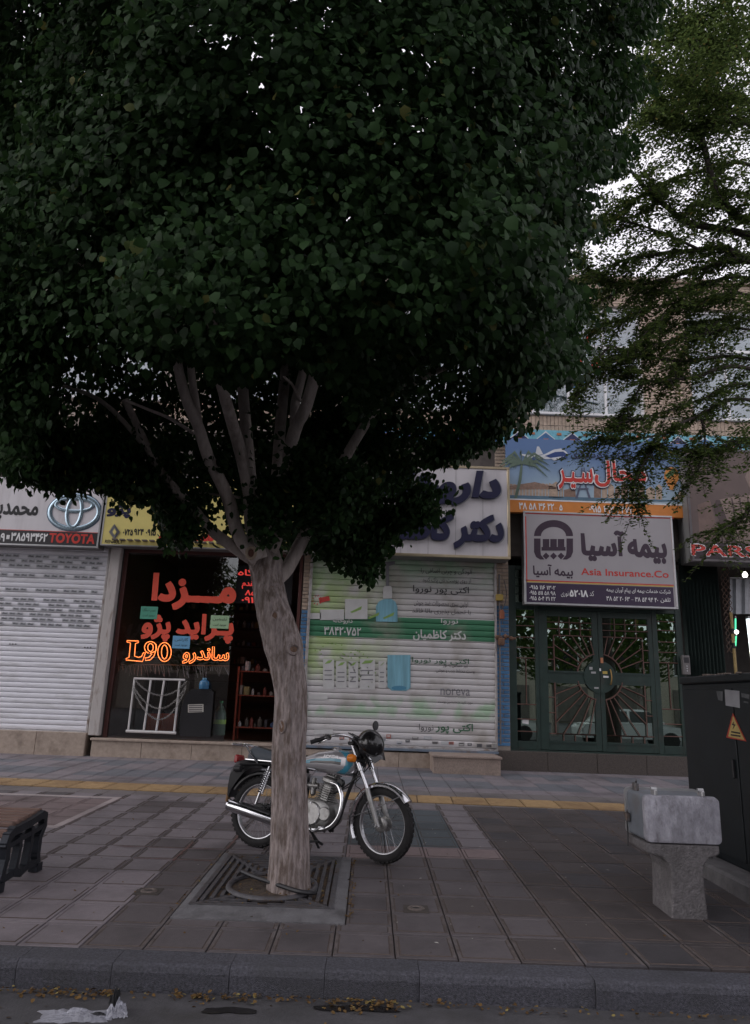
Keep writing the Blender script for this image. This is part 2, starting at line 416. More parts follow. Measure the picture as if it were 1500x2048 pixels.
def tile_mesh(name, mat, w=TW, d=TD, rim=.019, grooved=True):
    b = MB(); g = .004; x, y = w / 2 - g, d / 2 - g
    def ring(i, z, r=1): j = i * 1.75 if i > .004 else i; return [(-x + i, -y + j, z), (x - i, -y + j, z), (x - i, y - j, z), (-x + i, y - j, z)]
    rings = [ring(0, -.02), ring(0, -.003), ring(.003, 0)]
    if grooved: rings += [ring(rim, 0), ring(rim + .004, -.003), ring(rim + .007, -.003), ring(rim + .011, .0003)]
    b.loft(rings, cap=False); n = len(b.v); b.f.append((n - 4, n - 3, n - 2, n - 1)); b.m.append(0)
    me = bpy.data.meshes.new(name); me.from_pydata(b.v, [], b.f); me.materials.append(mat); me.materials.append(m_groove); me.materials.append(m_rimdirt if name.split('_')[1] in ('grey', 'brown', 'dark', 'taupe') else mat)
    if grooved:
        mi = [0] * 12 + [2, 2, 2, 2] + [1] * 8 + [0] * 4 + [0]
        mi[8] = mi[10] = 0; mi[12] = mi[14] = 0; mi[9] = mi[11] = mi[13]; mi = (mi + [0] * 40)[:len(me.polygons)]
        me.polygons.foreach_set('material_index', mi)
    return me
TM = {k: tile_mesh('paver_' + k, m) for k, m in PV.items()}
pit = None
PIT = (-1.20, -.10, 5.06, 6.82)
def zone(x, y):
    if x < -1.56 and y < 6.25: return 'light'
    if -4.45 < x < -3.06 and 7.7 < y < 9.5: return 'pink'
    if -.25 < x < 1.02 and 7.2 < y < 9.35: return 'blue'
    if -.25 < x < 1.4 and 6.75 < y < 9.35: return 'pink' if y < 7.2 else 'grey'
    if y > 11.2:
        return 'slate' if (int(y / TD) % 3 != 0 and random.random() < .8) else 'grey'
    if x > 1.3: return 'brown' if random.random() < .72 else 'dark'
    if y < 6.75 and x > -1.6: return ('brown' if random.random() < .2 else 'taupe') if x > .4 else 'taupe'  # front rows of another paver kind, crown shade and vignetting put into its tone
    return 'grey' if random.random() < .85 else 'taupe'
cand = []; CUT = []
TACT_Y0, TACT_Y1 = 9.86, 10.72
nrow = int((14.6 - 4.52) / TD) + 1
def in_view(p):
    v = Vector(p) - Vector((0, 0, CAM_H)); z = v.dot(_F)
    if z <= .1: return False
    return abs(FPX * v.dot(CR) / z) < 790 and abs(FPX * v.dot(CU) / z) < 1070
for j in range(nrow):
    y = 4.52 + (j + .5) * TD
    for i in range(-26, 26):
        x = -1.56 + (i + .5) * TW
        xa, xb, ya, yb = x - TW / 2, x + TW / 2, y - TD / 2, y + TD / 2
        if xb > PIT[0] and xa < PIT[1] and yb > PIT[2] and ya < PIT[3]:
            if ya < PIT[2] - .04: CUT.append((xa, xb, ya, PIT[2] - .004))
            if yb > PIT[3] + .04: CUT.append((xa, xb, PIT[3] + .004, yb))
            yl, yh = max(ya, PIT[2]), min(yb, PIT[3])
            if xa < PIT[0] - .04: CUT.append((xa, PIT[0] - .004, yl, yh))
            if xb > PIT[1] + .04: CUT.append((PIT[1] + .004, xb, yl, yh))
            continue
        if TACT_Y0 - TD * .4 < y < TACT_Y1 + TD * .4: continue
        cand.append((x, y))
vis = [c for c in cand if in_view((c[0], c[1], zg(c[1])))]
hid = [c for c in cand if c not in set(vis)]
vis.sort(key=lambda c: c[1])
rest_mb = {}
ang = math.atan(SLOPE)
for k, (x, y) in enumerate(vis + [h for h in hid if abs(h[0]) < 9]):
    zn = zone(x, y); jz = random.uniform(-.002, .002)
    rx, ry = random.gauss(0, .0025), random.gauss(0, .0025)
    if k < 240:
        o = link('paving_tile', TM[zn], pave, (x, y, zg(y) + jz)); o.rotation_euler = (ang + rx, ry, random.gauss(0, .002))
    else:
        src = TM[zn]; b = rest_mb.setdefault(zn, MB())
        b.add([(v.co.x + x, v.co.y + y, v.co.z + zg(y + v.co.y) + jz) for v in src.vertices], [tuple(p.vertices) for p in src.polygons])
for zn, b in rest_mb.items():
    b.build('far_paving_tiles', PV[zn], pave, kind='stuff')
# tiles cut to fit round the tree pit
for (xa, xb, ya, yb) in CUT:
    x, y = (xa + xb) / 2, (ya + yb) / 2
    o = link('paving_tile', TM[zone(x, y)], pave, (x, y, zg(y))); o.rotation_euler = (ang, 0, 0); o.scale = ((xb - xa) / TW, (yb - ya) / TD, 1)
# old red paint run along the joints left of the tree
b = MB(); random.seed(17)
for (x_, y0_, y1_) in ((-1.56, 6.5, 7.2), (-1.56 + TW, 7.0, 7.6)):
    n = 22
    for k in range(n):
        ya, yb = y0_ + (y1_ - y0_) * k / n, y0_ + (y1_ - y0_) * (k + 1) / n; w0, w1 = random.uniform(.0, .016), random.uniform(.0, .016)
        b.add([(x_ - w0, ya, zg(ya) + .0035), (x_ + w1, ya, zg(ya) + .0035), (x_ + w0, yb, zg(yb) + .0035), (x_ - w1, yb, zg(yb) + .0035)], [(0, 1, 2, 3)])
for (y_, x0_, x1_) in ((4.52 + 6 * TD, -2.2, -1.2), (4.52 + 5 * TD, -1.9, -1.25)):
    for k in range(18):
        xa, xb = x0_ + (x1_ - x0_) * k / 18, x0_ + (x1_ - x0_) * (k + 1) / 18; w0, w1 = random.uniform(.003, .012), random.uniform(.003, .012)
        b.add([(xa, y_ - w0, zg(y_) + .0036), (xb, y_ - w1, zg(y_) + .0036), (xb, y_ + w0, zg(y_) + .0036), (xa, y_ + w1, zg(y_) + .0036)], [(0, 1, 2, 3)])
b.build('paint_stain', M('red_paint_stain', (.135, .07, .063), .75, var=.4, scale=30), pave, kind='stuff')
# white strip round the pink inset
m_strip = paver('paver_strip', (.36, .31, .31))
for (xa, xb, ya, yb) in ((-4.52, -2.98, 9.42, 9.52), (-4.52, -2.98, 7.62, 7.72), (-3.06, -2.98, 7.72, 9.42), (-4.52, -4.44, 7.72, 9.42)):
    n = max(1, round(max(xb - xa, yb - ya) / .36))
    for q in range(n):
        if xb - xa > yb - ya: a0, a1, c0, c1 = xa + (xb - xa) * q / n, xa + (xb - xa) * (q + 1) / n, ya, yb
        else: a0, a1, c0, c1 = xa, xb, ya + (yb - ya) * q / n, ya + (yb - ya) * (q + 1) / n
        b = MB(); cy = (c0 + c1) / 2; z = zg(cy)
        b.add([(x, y, zg(y) + zz) for zz in (-.01, .0045) for x, y in ((a0 + .003, c0 + .003), (a1 - .003, c0 + .003), (a1 - .003, c1 - .003), (a0 + .003, c1 - .003))],
              [(4, 5, 6, 7), (0, 1, 5, 4), (1, 2, 6, 5), (2, 3, 7, 6), (3, 0, 4, 7)])
        b.build('border_strip', m_strip, pave)
# tactile strip: ribbed yellow pavers, laid at a slight slant
m_tac = M('tactile_yellow', (.31, .205, .10), .7, var=.2, scale=12, bump=.2, dirt=(.17, .10, .05), dscale=1.6, dlo=.48, dhi=.72, objvar=.12)
m_tacb = paver('tactile_bed', (.15, .135, .135))
b = MB()
for rw in range(2):
    pass
TWT = .46
me_t = None
tb = MB(); w, d = TWT / 2 - .006, .30
tb.box(-w, w, -d, d, -.02, 0)
for q in range(6):
    xx = -d + (q + .5) * 2 * d / 6
    tb.add([(-w + .02, xx - .028, .0), (w - .02, xx - .028, 0), (w - .02, xx + .028, 0), (-w + .02, xx + .028, 0), (-w + .03, xx - .016, .006), (w - .03, xx - .016, .006), (w - .03, xx + .016, .006), (-w + .03, xx + .016, .006)],
           [(4, 5, 6, 7), (0, 1, 5, 4), (1, 2, 6, 5), (2, 3, 7, 6), (3, 0, 4, 7)])
me_t = tb.mesh('tactile_paver', m_tac)
for i in range(-20, 21):
    x = i * TWT; y = 10.28 - .045 * x
    if not (-7.5 < x < 7): continue
    o = link('tactile_tile', me_t, pave, (x, y, zg(y) + .002)); o.rotation_euler = (ang, 0, -.045)
b = MB()
for i in range(-26, 26):
    for y0, y1 in ((9.3, 9.94), (10.56, 11.3)):
        x0 = -1.56 + i * TW; x1 = x0 + TW
        ys = [(10.28 - .31 - .045 * x) for x in (x0, x1)] if y0 < 10 else [(10.28 + .31 - .045 * x) for x in (x0, x1)]
        lo = TACT_Y0 - .0 if y0 < 10 else None
        if y0 < 10: q = [(x0, 9.38), (x1, 9.38), (x1, ys[1]), (x0, ys[0])]
        else: q = [(x0, ys[0]), (x1, ys[1]), (x1, 11.0), (x0, 11.0)]
        b.add([(x + (.004 if x == x0 else -.004), y, zg(y) - .0045) for x, y in q], [(0, 1, 2, 3)])
b.build('tactile_margin_tiles', m_tacb, pave, kind='stuff')
# round metal caps set in the paving
m_cap = M('rusty_cap', (.15, .125, .115), .55, .35, var=.3, scale=40, bump=.3)
for (px, py), lab in (((298, 1783), 'small round metal cover in the light paving corner left of the tree grate'), ((832, 1818), 'small round metal cover in the paving right of the tree grate')):
    g = G(px, py); t = thing('service_cover', g, lab, 'cover', 'round service covers in the paving')
    b = MB(); b.lathe([(.0, .006), (.03, .006), (.034, .012), (.052, .012), (.058, .008), (.06, -.01)], (g.x, g.y, g.z), n=24); b.build('lid', m_cap, t, smooth=True)
    b = MB(); b.lathe([(.026, .0075), (.012, .0105), (0, .0105)], (g.x, g.y, g.z), n=12); b.build('keyhole_boss', M('dark_iron', (.04, .037, .036), .6, .4), t)
    b = MB(); b.box(g.x - .085, g.x + .085, g.y - .085, g.y + .085, g.z - .012, g.z + .0035); b.build('surround', M('cover_surround', (.06, .05, .045), .85, var=.3), t)
# ---------------------------------------------------------------- tree pit: concrete surround, iron grate, soil
px0, px1, py0, py1 = PIT
cx, cy = (px0 + px1) / 2, (py0 + py1) / 2
g0 = Vector((cx, cy, zg(cy)))
m_conc = M('pit_concrete', (.135, .132, .14), .85, var=.25, scale=9, bump=.6, bscale=70, dirt=(.075, .072, .075), dscale=3)
t = thing('tree_grate', g0, 'square iron tree grate in a concrete surround at the foot of the big tree', 'tree grate')
def gz(y, h): return zg(y) + h
rim = .16; top = .014
ix0, ix1, iy0, iy1 = px0 + .055, px1 - .085, py0 + .25, py1 - .05
m_iron = M('cast_iron', (.085, .082, .09), .55, .3, var=.3, scale=18, bump=.3, bscale=90, dirt=(.09, .07, .06), dscale=5)
sides = {'front': [(px0, py0), (px1, py0), (ix1, iy0), (ix0, iy0)], 'back': [(ix0, iy1), (ix1, iy1), (px1, py1), (px0, py1)],
         'left': [(px0, py0), (ix0, iy0), (ix0, iy1), (px0, py1)], 'right': [(ix1, iy0), (px1, py0), (px1, py1), (ix1, iy1)]}
for k, q in sides.items():
    segs = 3 if k == 'front' else 2
    b = MB()
    inner = {'front': (2, 3), 'back': (0, 1), 'left': (1, 2), 'right': (0, 3)}[k]
    vt = [(x, y, gz(y, top if i in inner else .006)) for i, (x, y) in enumerate(q)]
    vm = []
    # a sloping apron with a flat crown near the grate
    cxm = [(x + (sum(q[i2][0] for i2 in inner) / 2 - x) * .0, y) for x, y in q]
    b.add(vt + [(x, y, gz(y, -.03)) for x, y in q], [(0, 1, 2, 3), (7, 6, 5, 4), (0, 4, 5, 1), (1, 5, 6, 2), (2, 6, 7, 3), (3, 7, 4, 0)])
    b.build('concrete_edge', m_conc, t)
b = MB(); b.quad(*[(x, y, gz(y, -.004)) for x, y in ((ix0 - .03, iy0 - .03), (ix1 + .03, iy0 - .03), (ix1 + .03, iy1 + .03), (ix0 - .03, iy1 + .03))])
b.build('soil', M('pit_soil', (.075, .058, .047), .95, var=.55, scale=30, bump=1.0, bscale=80, dirt=(.13, .085, .05), dscale=14, dlo=.5, dhi=.6), t)
RX, RC = .315, Vector((-.655, 5.83))
RCx = -.655; RCy = 5.83
def grate_frame():
    b = MB(); w = .035
    for (xa, xb, ya, yb) in ((ix0, ix1, iy0, iy0 + w), (ix0, ix1, iy1 - w, iy1), (ix0, ix0 + w, iy0 + w, iy1 - w), (ix1 - w, ix1, iy0 + w, iy1 - w)):
        b.add([(x, y, gz(y, z)) for z in (.0, top + .004) for x, y in ((xa, ya), (xb, ya), (xb, yb), (xa, yb))], [(4, 5, 6, 7), (0, 1, 5, 4), (1, 2, 6, 5), (2, 3, 7, 6), (3, 0, 4, 7)])
    b.build('grate_frame', m_iron, t)
grate_frame()
b = MB(); b.tube([(RCx + RX * math.cos(a), RCy + RX * 1.18 * math.sin(a), gz(RCy, top - .004)) for a in [2 * math.pi * i / 40 for i in range(40)]], .021, 8, closed=True)
b.build('ring', m_iron, t, smooth=True)
# diagonal ribs and concentric slats in four sectors
for (cxn, cyn) in ((ix0, iy0), (ix1, iy0), (ix1, iy1), (ix0, iy1)):
    a = Vector((cxn, cyn)); d = (Vector((RCx, RCy)) - a); d.normalize(); e = Vector((RCx, RCy)) - Vector((d.x * RX, d.y * RX * 1.18))
    b = MB(); b.add(*_bar((a.x, a.y, gz(a.y, top - .014)), (e.x, e.y, gz(e.y, top - .014)), .032, .03)); b.build('diagonal_rib', m_iron, t)
sl = 7
for s_ in range(sl):
    f = .062 + s_ * .056
    x0, x1, y0, y1 = ix0 + f, ix1 - f, iy0 + f * 1.25, iy1 - f * 1.25
    for side in range(4):
        if side == 0: a, c = (x0 + .02, y0), (x1 - .02, y0)
        elif side == 1: a, c = (x0 + .02, y1), (x1 - .02, y1)
        elif side == 2: a, c = (x0, y0 + .02), (x0, y1 - .02)
        else: a, c = (x1, y0 + .02), (x1, y1 - .02)
        # cut the slat where it meets the ring, and leave a gap in the middle of the front side
        n = 24; pts = [(a[0] + (c[0] - a[0]) * i / n, a[1] + (c[1] - a[1]) * i / n) for i in range(n + 1)]
        run = []
        def flush(run):
            if len(run) > 2:
                b = MB(); p, q2 = run[0], run[-1]
                b.add(*_bar((p[0], p[1], gz(p[1], top - .012)), (q2[0], q2[1], gz(q2[1], top - .012)), .026, .028)) if side < 2 else b.add(*_bar2(p, q2))
                b.build('slat', m_iron, t)
        def _bar2(p, q2):
            vs = [(x + sx * .013, y, gz(y, top - .012 + sz * .014)) for x, y in (p, q2) for sx, sz in ((-1, -1), (1, -1), (1, 1), (-1, 1))]
            return vs, [(0, 1, 2, 3), (7, 6, 5, 4)] + [(i, i + 4, (i + 1) % 4 + 4, (i + 1) % 4) for i in range(4)]
        for i, p in enumerate(pts):
            out = ((p[0] - RCx) / RX) ** 2 + ((p[1] - RCy) / (RX * 1.18)) ** 2 > 1.12
            mid = side == 0 and abs(i - 12) < 1
            if out and not mid: run.append(p)
            else: flush(run); run = []
        flush(run)
# black hose lying across the ring
hz = gz(RCy, top + .03)
pth = spline([(-.93, 6.13, gz(6.1, top + .015)), (-.8, 5.93, hz), (-.62, 5.72, hz + .005), (-.46, 5.56, hz + .004), (-.36, 5.55, hz - .005), (-.33, 5.64, hz - .02)], 6)
b = MB(); b.tube(pth, .016, 8); o = b.build('water_hose', M('black_rubber', (.018, .018, .021), .45, var=.1), smooth=True, label='black rubber hose lying across the ring of the tree grate', cat='hose')
# ---------------------------------------------------------------- the row of shops
YF = 14.0
m_brick = M('tan_brick', (.46, .36, .285), .85, var=.14, scale=9, bump=.4, bscale=90, objvar=.16, dirt=(.2, .16, .13), dscale=2.5, dlo=.55, dhi=.75)
m_mortar = M('mortar', (.33, .285, .25), .95, var=.2, bump=.3)
m_plaster = M('dark_fascia', (.11, .095, .085), .85, var=.25, scale=4, dirt=(.06, .05, .05))
m_stone = M('pale_stone', (.37, .30, .25), .6, var=.18, scale=14, bump=.15, dirt=(.2, .155, .125), dscale=2.5)
m_bluepaint = M('blue_painted_brick', (.075, .20, .38), .7, var=.16, scale=22, bump=.4, bscale=90, objvar=.14, dirt=(.12, .13, .15), dscale=6, dlo=.56, dhi=.7)
m_granite = M('dark_granite', (.075, .062, .055), .45, var=.5, scale=60, bump=.1)
m_winwhite = M('window_white', (.72, .72, .74), .45, var=.06)
m_blackgap = M('black_gap', (.012, .012, .012), .9)
BX0, BX1 = -10.5, 11.5
ROOF = P(1250, 565, YF).z
SILL = P(1150, 828, YF).z
WTOP = P(1170, 612, YF).z
wx0, wx1 = rect(1062, 612, 1284, 828, YF)[:2]
ww = wx1 - wx0; pit_w = ww + 1.0
bld = thing('brick_building', (0, YF, 0), 'tan brick building with white framed upstairs windows above the row of shops', 'building')
wins = [(wx0 + k * pit_w, wx1 + k * pit_w) for k in range(-5, 3)]
wins = [w for w in wins if w[0] > BX0 + .3 and w[1] < BX1 - .3]
FR0 = P(1250, 892, YF).z; BAND = P(1150, 866, YF).z
mb = MB()
mb.box(BX0, BX1, YF, YF + .3, FR0 - .02, SILL)
mb.box(BX0, BX1, YF, YF + .3, WTOP, ROOF)
xs = [BX0] + [x for w in wins for x in w] + [BX1]
for i in range(0, len(xs), 2): mb.box(xs[i], xs[i + 1], YF, YF + .3, SILL, WTOP)
mb.box(BX0, BX1, YF + .3, YF + 7, FR0 + .3, FR0 + .5); mb.box(BX0, BX1, YF + 6.8, YF + 7, FR0, ROOF)
mb.box(BX0, BX1, YF + .3, YF + 6.8, ROOF - .25, ROOF - .1)
mb.box(BX0, BX0 + .2, YF + .3, YF + 6.8, FR0 + .5, ROOF - .25); mb.box(BX1 - .2, BX1, YF + .3, YF + 6.8, FR0 + .5, ROOF - .25)
mb.build('upper_wall', m_mortar, bld)
mb = MB(); mb.box(BX0 - .05, BX1 + .05, YF - .09, YF + .4, ROOF + .002, ROOF + .1, .012); mb.build('parapet_coping', m_stone, bld)
mb = MB(); mb.box(BX0, BX1, YF - .05, YF - .002, SILL - .45, SILL - .40); mb.build('string_course', m_stone, bld)
m_wglass = glass_mat('upper_glass', (.62, .7, .74), .95, .16, .01)
m_curtain = M('net_curtain', (.72, .74, .77), .9, var=.15, scale=3, stretch=(6, 1, .4))
for (a, c) in wins:
    vis_ = a > 2.0
    fr = MB(); t_ = .055; y0, y1 = YF + .06, YF + .13
    ztr = SILL + (WTOP - SILL) * .63
    fr.box(a, c, y0, y1, SILL, SILL + t_); fr.box(a, c, y0, y1, WTOP - t_, WTOP); fr.box(a, a + t_, y0, y1, SILL + t_, WTOP - t_); fr.box(c - t_, c, y0, y1, SILL + t_, WTOP - t_)
    fr.box(a + t_, c - t_, y0 + .003, y1 - .003, ztr - .03, ztr + .03)
    for q in (1 / 3, 2 / 3): fr.box(a + (c - a) * q - .024, a + (c - a) * q + .024, y0 + .006, y1 - .006, SILL + t_, WTOP - t_)
    w = fr.build('window', m_winwhite, bld)
    for (z0, z1) in ((SILL + t_, ztr - .03), (ztr + .03, WTOP - t_)):
        for q in range(3):
            xa = a + (c - a) * q / 3 + .03; xb = a + (c - a) * (q + 1) / 3 - .03
            pn = MB(); pn.box(xa, xb, YF + .09, YF + .098, z0, z1); pn.build('pane', m_wglass, w)
    s_ = MB(); s_.box(a - .06, c + .06, YF - .07, YF + .06, SILL - .052, SILL - .002, .008); s_.build('sill', m_winwhite, w)
    cu = MB(); n = 60
    cu.add([(a + .05 + (c - a - .1) * i / n, YF + .2 + .025 * math.sin(i * 1.3) + .01 * math.sin(i * .47), z) for z in (SILL + .05, ztr + .4) for i in range(n + 1)], [(i, i + 1, i + n + 2, i + n + 1) for i in range(n)])
    cu.build('curtain', m_curtain, w)
    if vis_ and a < 5:
        rd = M('red_print', (.62, .06, .05), .6); bl = M('blue_print', (.04, .14, .36), .6)
        text('املاک', a + .1, a + ww * .55, SILL + 1.55, SILL + 1.85, YF + .089, rd, w, bold=.03); text('ساختمان', a + .05, a + ww * .62, SILL + 1.0, SILL + 1.35, YF + .089, rd, w, bold=.03)
        lg = MB(); lg.lathe([(.16, 0), (.16, -.004), (.09, -.004), (.09, 0)], (a + ww * .42, YF + .089, SILL + .75), 'Y', 24); lg.build('round_logo', bl, w)
# interior backing so the upper rooms are dark rooms and not sky
mb = MB(); mb.box(BX0 + .2, BX1 - .2, YF + 2.5, YF + 2.6, FR0 + .5, ROOF - .25); mb.build('room_wall', M('room_paint', (.3, .29, .27), .9), bld)
# --- bricks that can be told apart
stretch_me, soldier_me, blue_me = MB(), MB(), MB()
stretch_me.box(-.105, .105, -.012, .02, -.027, .027, .004); soldier_me.box(-.033, .033, -.012, .02, -.105, .105, .004)
STR = stretch_me.mesh('stretcher_brick', m_brick); SOL = soldier_me.mesh('soldier_brick', m_brick)
bb = MB(); bb.box(-.105, .105, -.012, .02, -.029, .029, .004); BLU = bb.mesh('painted_brick', m_bluepaint)
spots = []
PIL = []
# blue painted pillars
def pillar(px_l, px_r, ybot, ytop, name, zblue=3.05):
    x0, x1 = rect(px_l, ytop, px_r, ybot, YF - .02)[:2]
    PIL.append((x0, x1))
    b = MB(); b.box(x0, x1, YF, YF + .4, .1, FR0 + .3); b.build('pillar', m_mortar, bld)
    z = .66; r_ = 0
    wdt = x1 - x0
    while z < FR0:
        nb = max(1, round(wdt / .225)); bw = wdt / nb
        off = (r_ % 2) * bw / 2
        x = x0 - off
        while x < x1 - .02:
            a, c = max(x, x0), min(x + bw, x1)
            if c - a > .05: spots.append((((a + c) / 2, YF - .001, z), (c - a - .012) / .21, BLU if z < zblue else STR, 0 if z < zblue + .8 else 3))
            x += bw
        z += .072; r_ += 1
pillar(993, 1019, 1500, 1130, 'right', 3.25)
pillar(598, 622, 1480, 1130, 'mid', 3.0)
# soldier course under the windows, stretcher bricks on the pier beside the window
x = -6.0; k = 0
while x < 9.5:
    for r_ in range(2):
        spots.append(((x + (k % 2) * 0, YF - .001, SILL - .17 - .222 * r_ + (.0 if k % 2 else -.0)), 1, SOL, 1 if 3.2 < x < 6.8 and r_ == 0 else 4))
    x += .078; k += 1
for (xa, xb) in ((wins[-1][0] - 0, 0),) if False else []: pass
for i in range(0, len(xs), 2):
    xa, xb = xs[i], xs[i + 1]
    if xb < 1 or xa > 9.5: continue
    z = SILL + .035; r_ = 0
    while z < ROOF - .03:
        lo, hi = (xa, xb) if z < WTOP else (xa, xb + (ww if i + 2 < len(xs) else 0))
        x = lo - (r_ % 2) * .11
        while x < hi - .02:
            a, c = max(x, lo), min(x + .222, hi)
            if c - a > .05: spots.append((((a + c) / 2, YF - .001, z), (c - a - .012) / .21, STR, 2 if 5.0 < (a + c) / 2 < 6.6 else 5))
            x += .222
        z += .066; r_ += 1
spots.sort(key=lambda s: s[3])
rest = {}
for i, (c, sx, me, pr) in enumerate(spots):
    if i < 288:
        o = link('brick', me, bld, (c[0], c[1] - YF, c[2])); o.scale = (sx, 1, 1)
    else:
        b = rest.setdefault(me.name, (me, MB()))[1]
        jy = random.uniform(-.002, .002)
        b.add([(v.co.x * sx + c[0], v.co.y + c[1] + jy, v.co.z + c[2]) for v in me.vertices], [tuple(p.vertices) for p in me.polygons])
for me, b in rest.values():
    b.build('brickwork', me.materials[0], bld, kind='stuff')
# --- shop-unit partitions, plinths, floors
UX = {'u1': (BX0, rect(222, 1090, 188, 1465, YF)[0])}
U1R = (P(222, 1100, YF).x + P(188, 1460, YF).x) / 2; U2L = (P(246, 1100, YF).x + P(210, 1460, YF).x) / 2
U2R, U3L = PIL[1]; U3R, U4L = PIL[0]; U4R = (P(1366, 1130, YF).x + P(1372, 1500, YF).x) / 2
ZS1 = P(100, 1088, YF).z
SILLZ = P(350, 1480, YF).z
m_soffit = M('soffit', (.16, .14, .125), .8, var=.2)
mb = MB(); mb.box(BX0, U2R, YF + .02, YF + .35, ZS1 + .06, FR0 + .25); mb.box(U2R, BX1, YF + .02, YF + .35, P(900, 1112, YF).z + .05, FR0 + .25); mb.build('fascia', m_plaster, bld)
for (x0, x1, zt, mt, nm) in ((BX0, U1R - .02, P(100, 1460, YF).z - .02, m_stone, 'plinth'), (U2L - .12, U2R, SILLZ - .045, m_stone, 'plinth'), (U3L - .1, U3R + .0, P(800, 1500, YF).z - .03, m_stone, 'plinth'), (U3R + .002, U4R + .02, P(1200, 1506, YF).z - .012, m_granite, 'plinth')):
    n = max(1, round((x1 - x0) / .95))
    for q in range(n):
        a, c = x0 + (x1 - x0) * q / n, x0 + (x1 - x0) * (q + 1) / n
        b = MB(); b.box(a + .003, c - .003, YF - .17 if mt is m_stone else YF - .12, YF + .3, .05, zt, .006); b.build('plinth_slab', mt, bld)
mb = MB(); mb.box(U2L - .14, U2R + .02, YF - .21, YF + .3, SILLZ - .044, SILLZ + .002, .008); mb.build('stone_sill', m_stone, bld)
mb = MB(); mb.box(U3L, U3R, YF - .19, YF - .02, P(800, 1497, YF).z - .028, P(800, 1497, YF).z + .01); mb.build('shutter_sill', M('blue_grey_steel', (.17, .21, .27), .5, .3, var=.2, dirt=(.16, .12, .1)), bld)
mb = MB()
mb.box(BX0, BX1, YF + 4.4, YF + 4.6, 0, FR0 + .3)                 # back wall
for x in (U1R + .05, U2R + .1, U3R + .06, U4R + .05, BX0 + .1, BX1 - .1): mb.box(x - .06, x + .06, YF + .42, YF + 4.4, .1, FR0 + .3)
mb.box(BX0, BX1, YF + .36, YF + 4.4, ZS1 + .35, ZS1 + .45)
mb.build('inner_wall', M('inner_paint', (.13, .12, .115), .9, var=.15), bld)
mb = MB(); mb.box(BX0, BX1, YF + .31, YF + 4.4, SILLZ - .15, SILLZ - .01); mb.build('shop_floor', M('shop_floor_tile', (.2, .17, .15), .5, var=.2), bld)
mb = MB(); mb.box(BX0, BX1, YF + .02, YF + .36, -.1, .19); mb.build('footing', m_blackgap, bld)
mb = MB(); mb.box(U1R + .005, U2L - .02, YF - .16, YF + .3, P(200, 1468, YF).z - .02, ZS1 + .05, .01); mb.build('painted_post', M('worn_white_paint', (.48, .45, .44), .6, var=.1, scale=4, stretch=(3, 3, .5), dirt=(.22, .17, .14), dscale=4), bld)
# ribbed soffit under the yellow sign
for q in range(26):
    x = U2L - .1 + (U2R - U2L) * q / 25
    b = MB(); b.box(x, x + .09, YF - .5, YF + .05, ZS1 + .035, ZS1 + .055); b.build('soffit_slat', m_soffit, bld)
# blue Persian tile band
m_tb = M('tile_blue', (.06, .16, .33), .3, var=.3, scale=10); m_tc = M('tile_cyan', (.16, .42, .52), .3, var=.2, scale=10); m_tr = M('tile_rust', (.45, .16, .07), .3); m_tw = M('tile_white', (.6, .62, .62), .3); m_tn = M('tile_navy', (.03, .035, .11), .3)
fx0, fx1 = P(640, 880, YF).x, BX1 - .2
tbz0, tbz1 = P(1200, 897, YF).z, P(1200, 866, YF).z
h = tbz1 - tbz0; n = int((fx1 - fx0) / (h * 1.55))
for q in range(n):
    x0 = fx0 + (fx1 - fx0) * q / n; x1 = fx0 + (fx1 - fx0) * (q + 1) / n; w = x1 - x0
    b = MB(); b.box(x0 + .002, x1 - .002, YF - .06, YF - .003, tbz0, tbz1); panel = b.build('frieze_tile', m_tc, bld)
    cxx = (x0 + x1) / 2
    def lay(poly, y, m, nm='tile_motif'):
        b = MB(); b.prism(poly, y, y - .004, 'Y'); b.build(nm, m, panel)
    lay([(cxx - w * .42, tbz0 + .01), (cxx + w * .42, tbz0 + .01), (cxx + w * .34, tbz0 + h * .45), (cxx + w * .17, tbz0 + h * .68), (cxx, tbz1 - .02), (cxx - w * .17, tbz0 + h * .68), (cxx - w * .34, tbz0 + h * .45)], YF - .0605, m_tw)
    lay([(cxx - w * .39, tbz0 + .01), (cxx + w * .39, tbz0 + .01), (cxx + w * .31, tbz0 + h * .42), (cxx + w * .15, tbz0 + h * .63), (cxx, tbz1 - .06), (cxx - w * .15, tbz0 + h * .63), (cxx - w * .31, tbz0 + h * .42)], YF - .065, m_tn if q % 2 else m_tb)
    for (ox, oz, r_, m_) in ((0, .3, .13, m_tr), (0, .3, .06, m_tw), (-.2, .2, .06, m_tc), (.2, .2, .06, m_tc), (-.46, .75, .07, m_tr), (.46, .75, .07, m_tr)):
        lay([(cxx + ox * w + r_ * w * math.cos(i * math.pi / 4) * (1 if i % 2 else .6), tbz0 + h * oz + r_ * w * math.sin(i * math.pi / 4) * (1 if i % 2 else .6)) for i in range(8)], YF - (.0695 if r_ > .1 or abs(ox) > .1 else .074), m_)

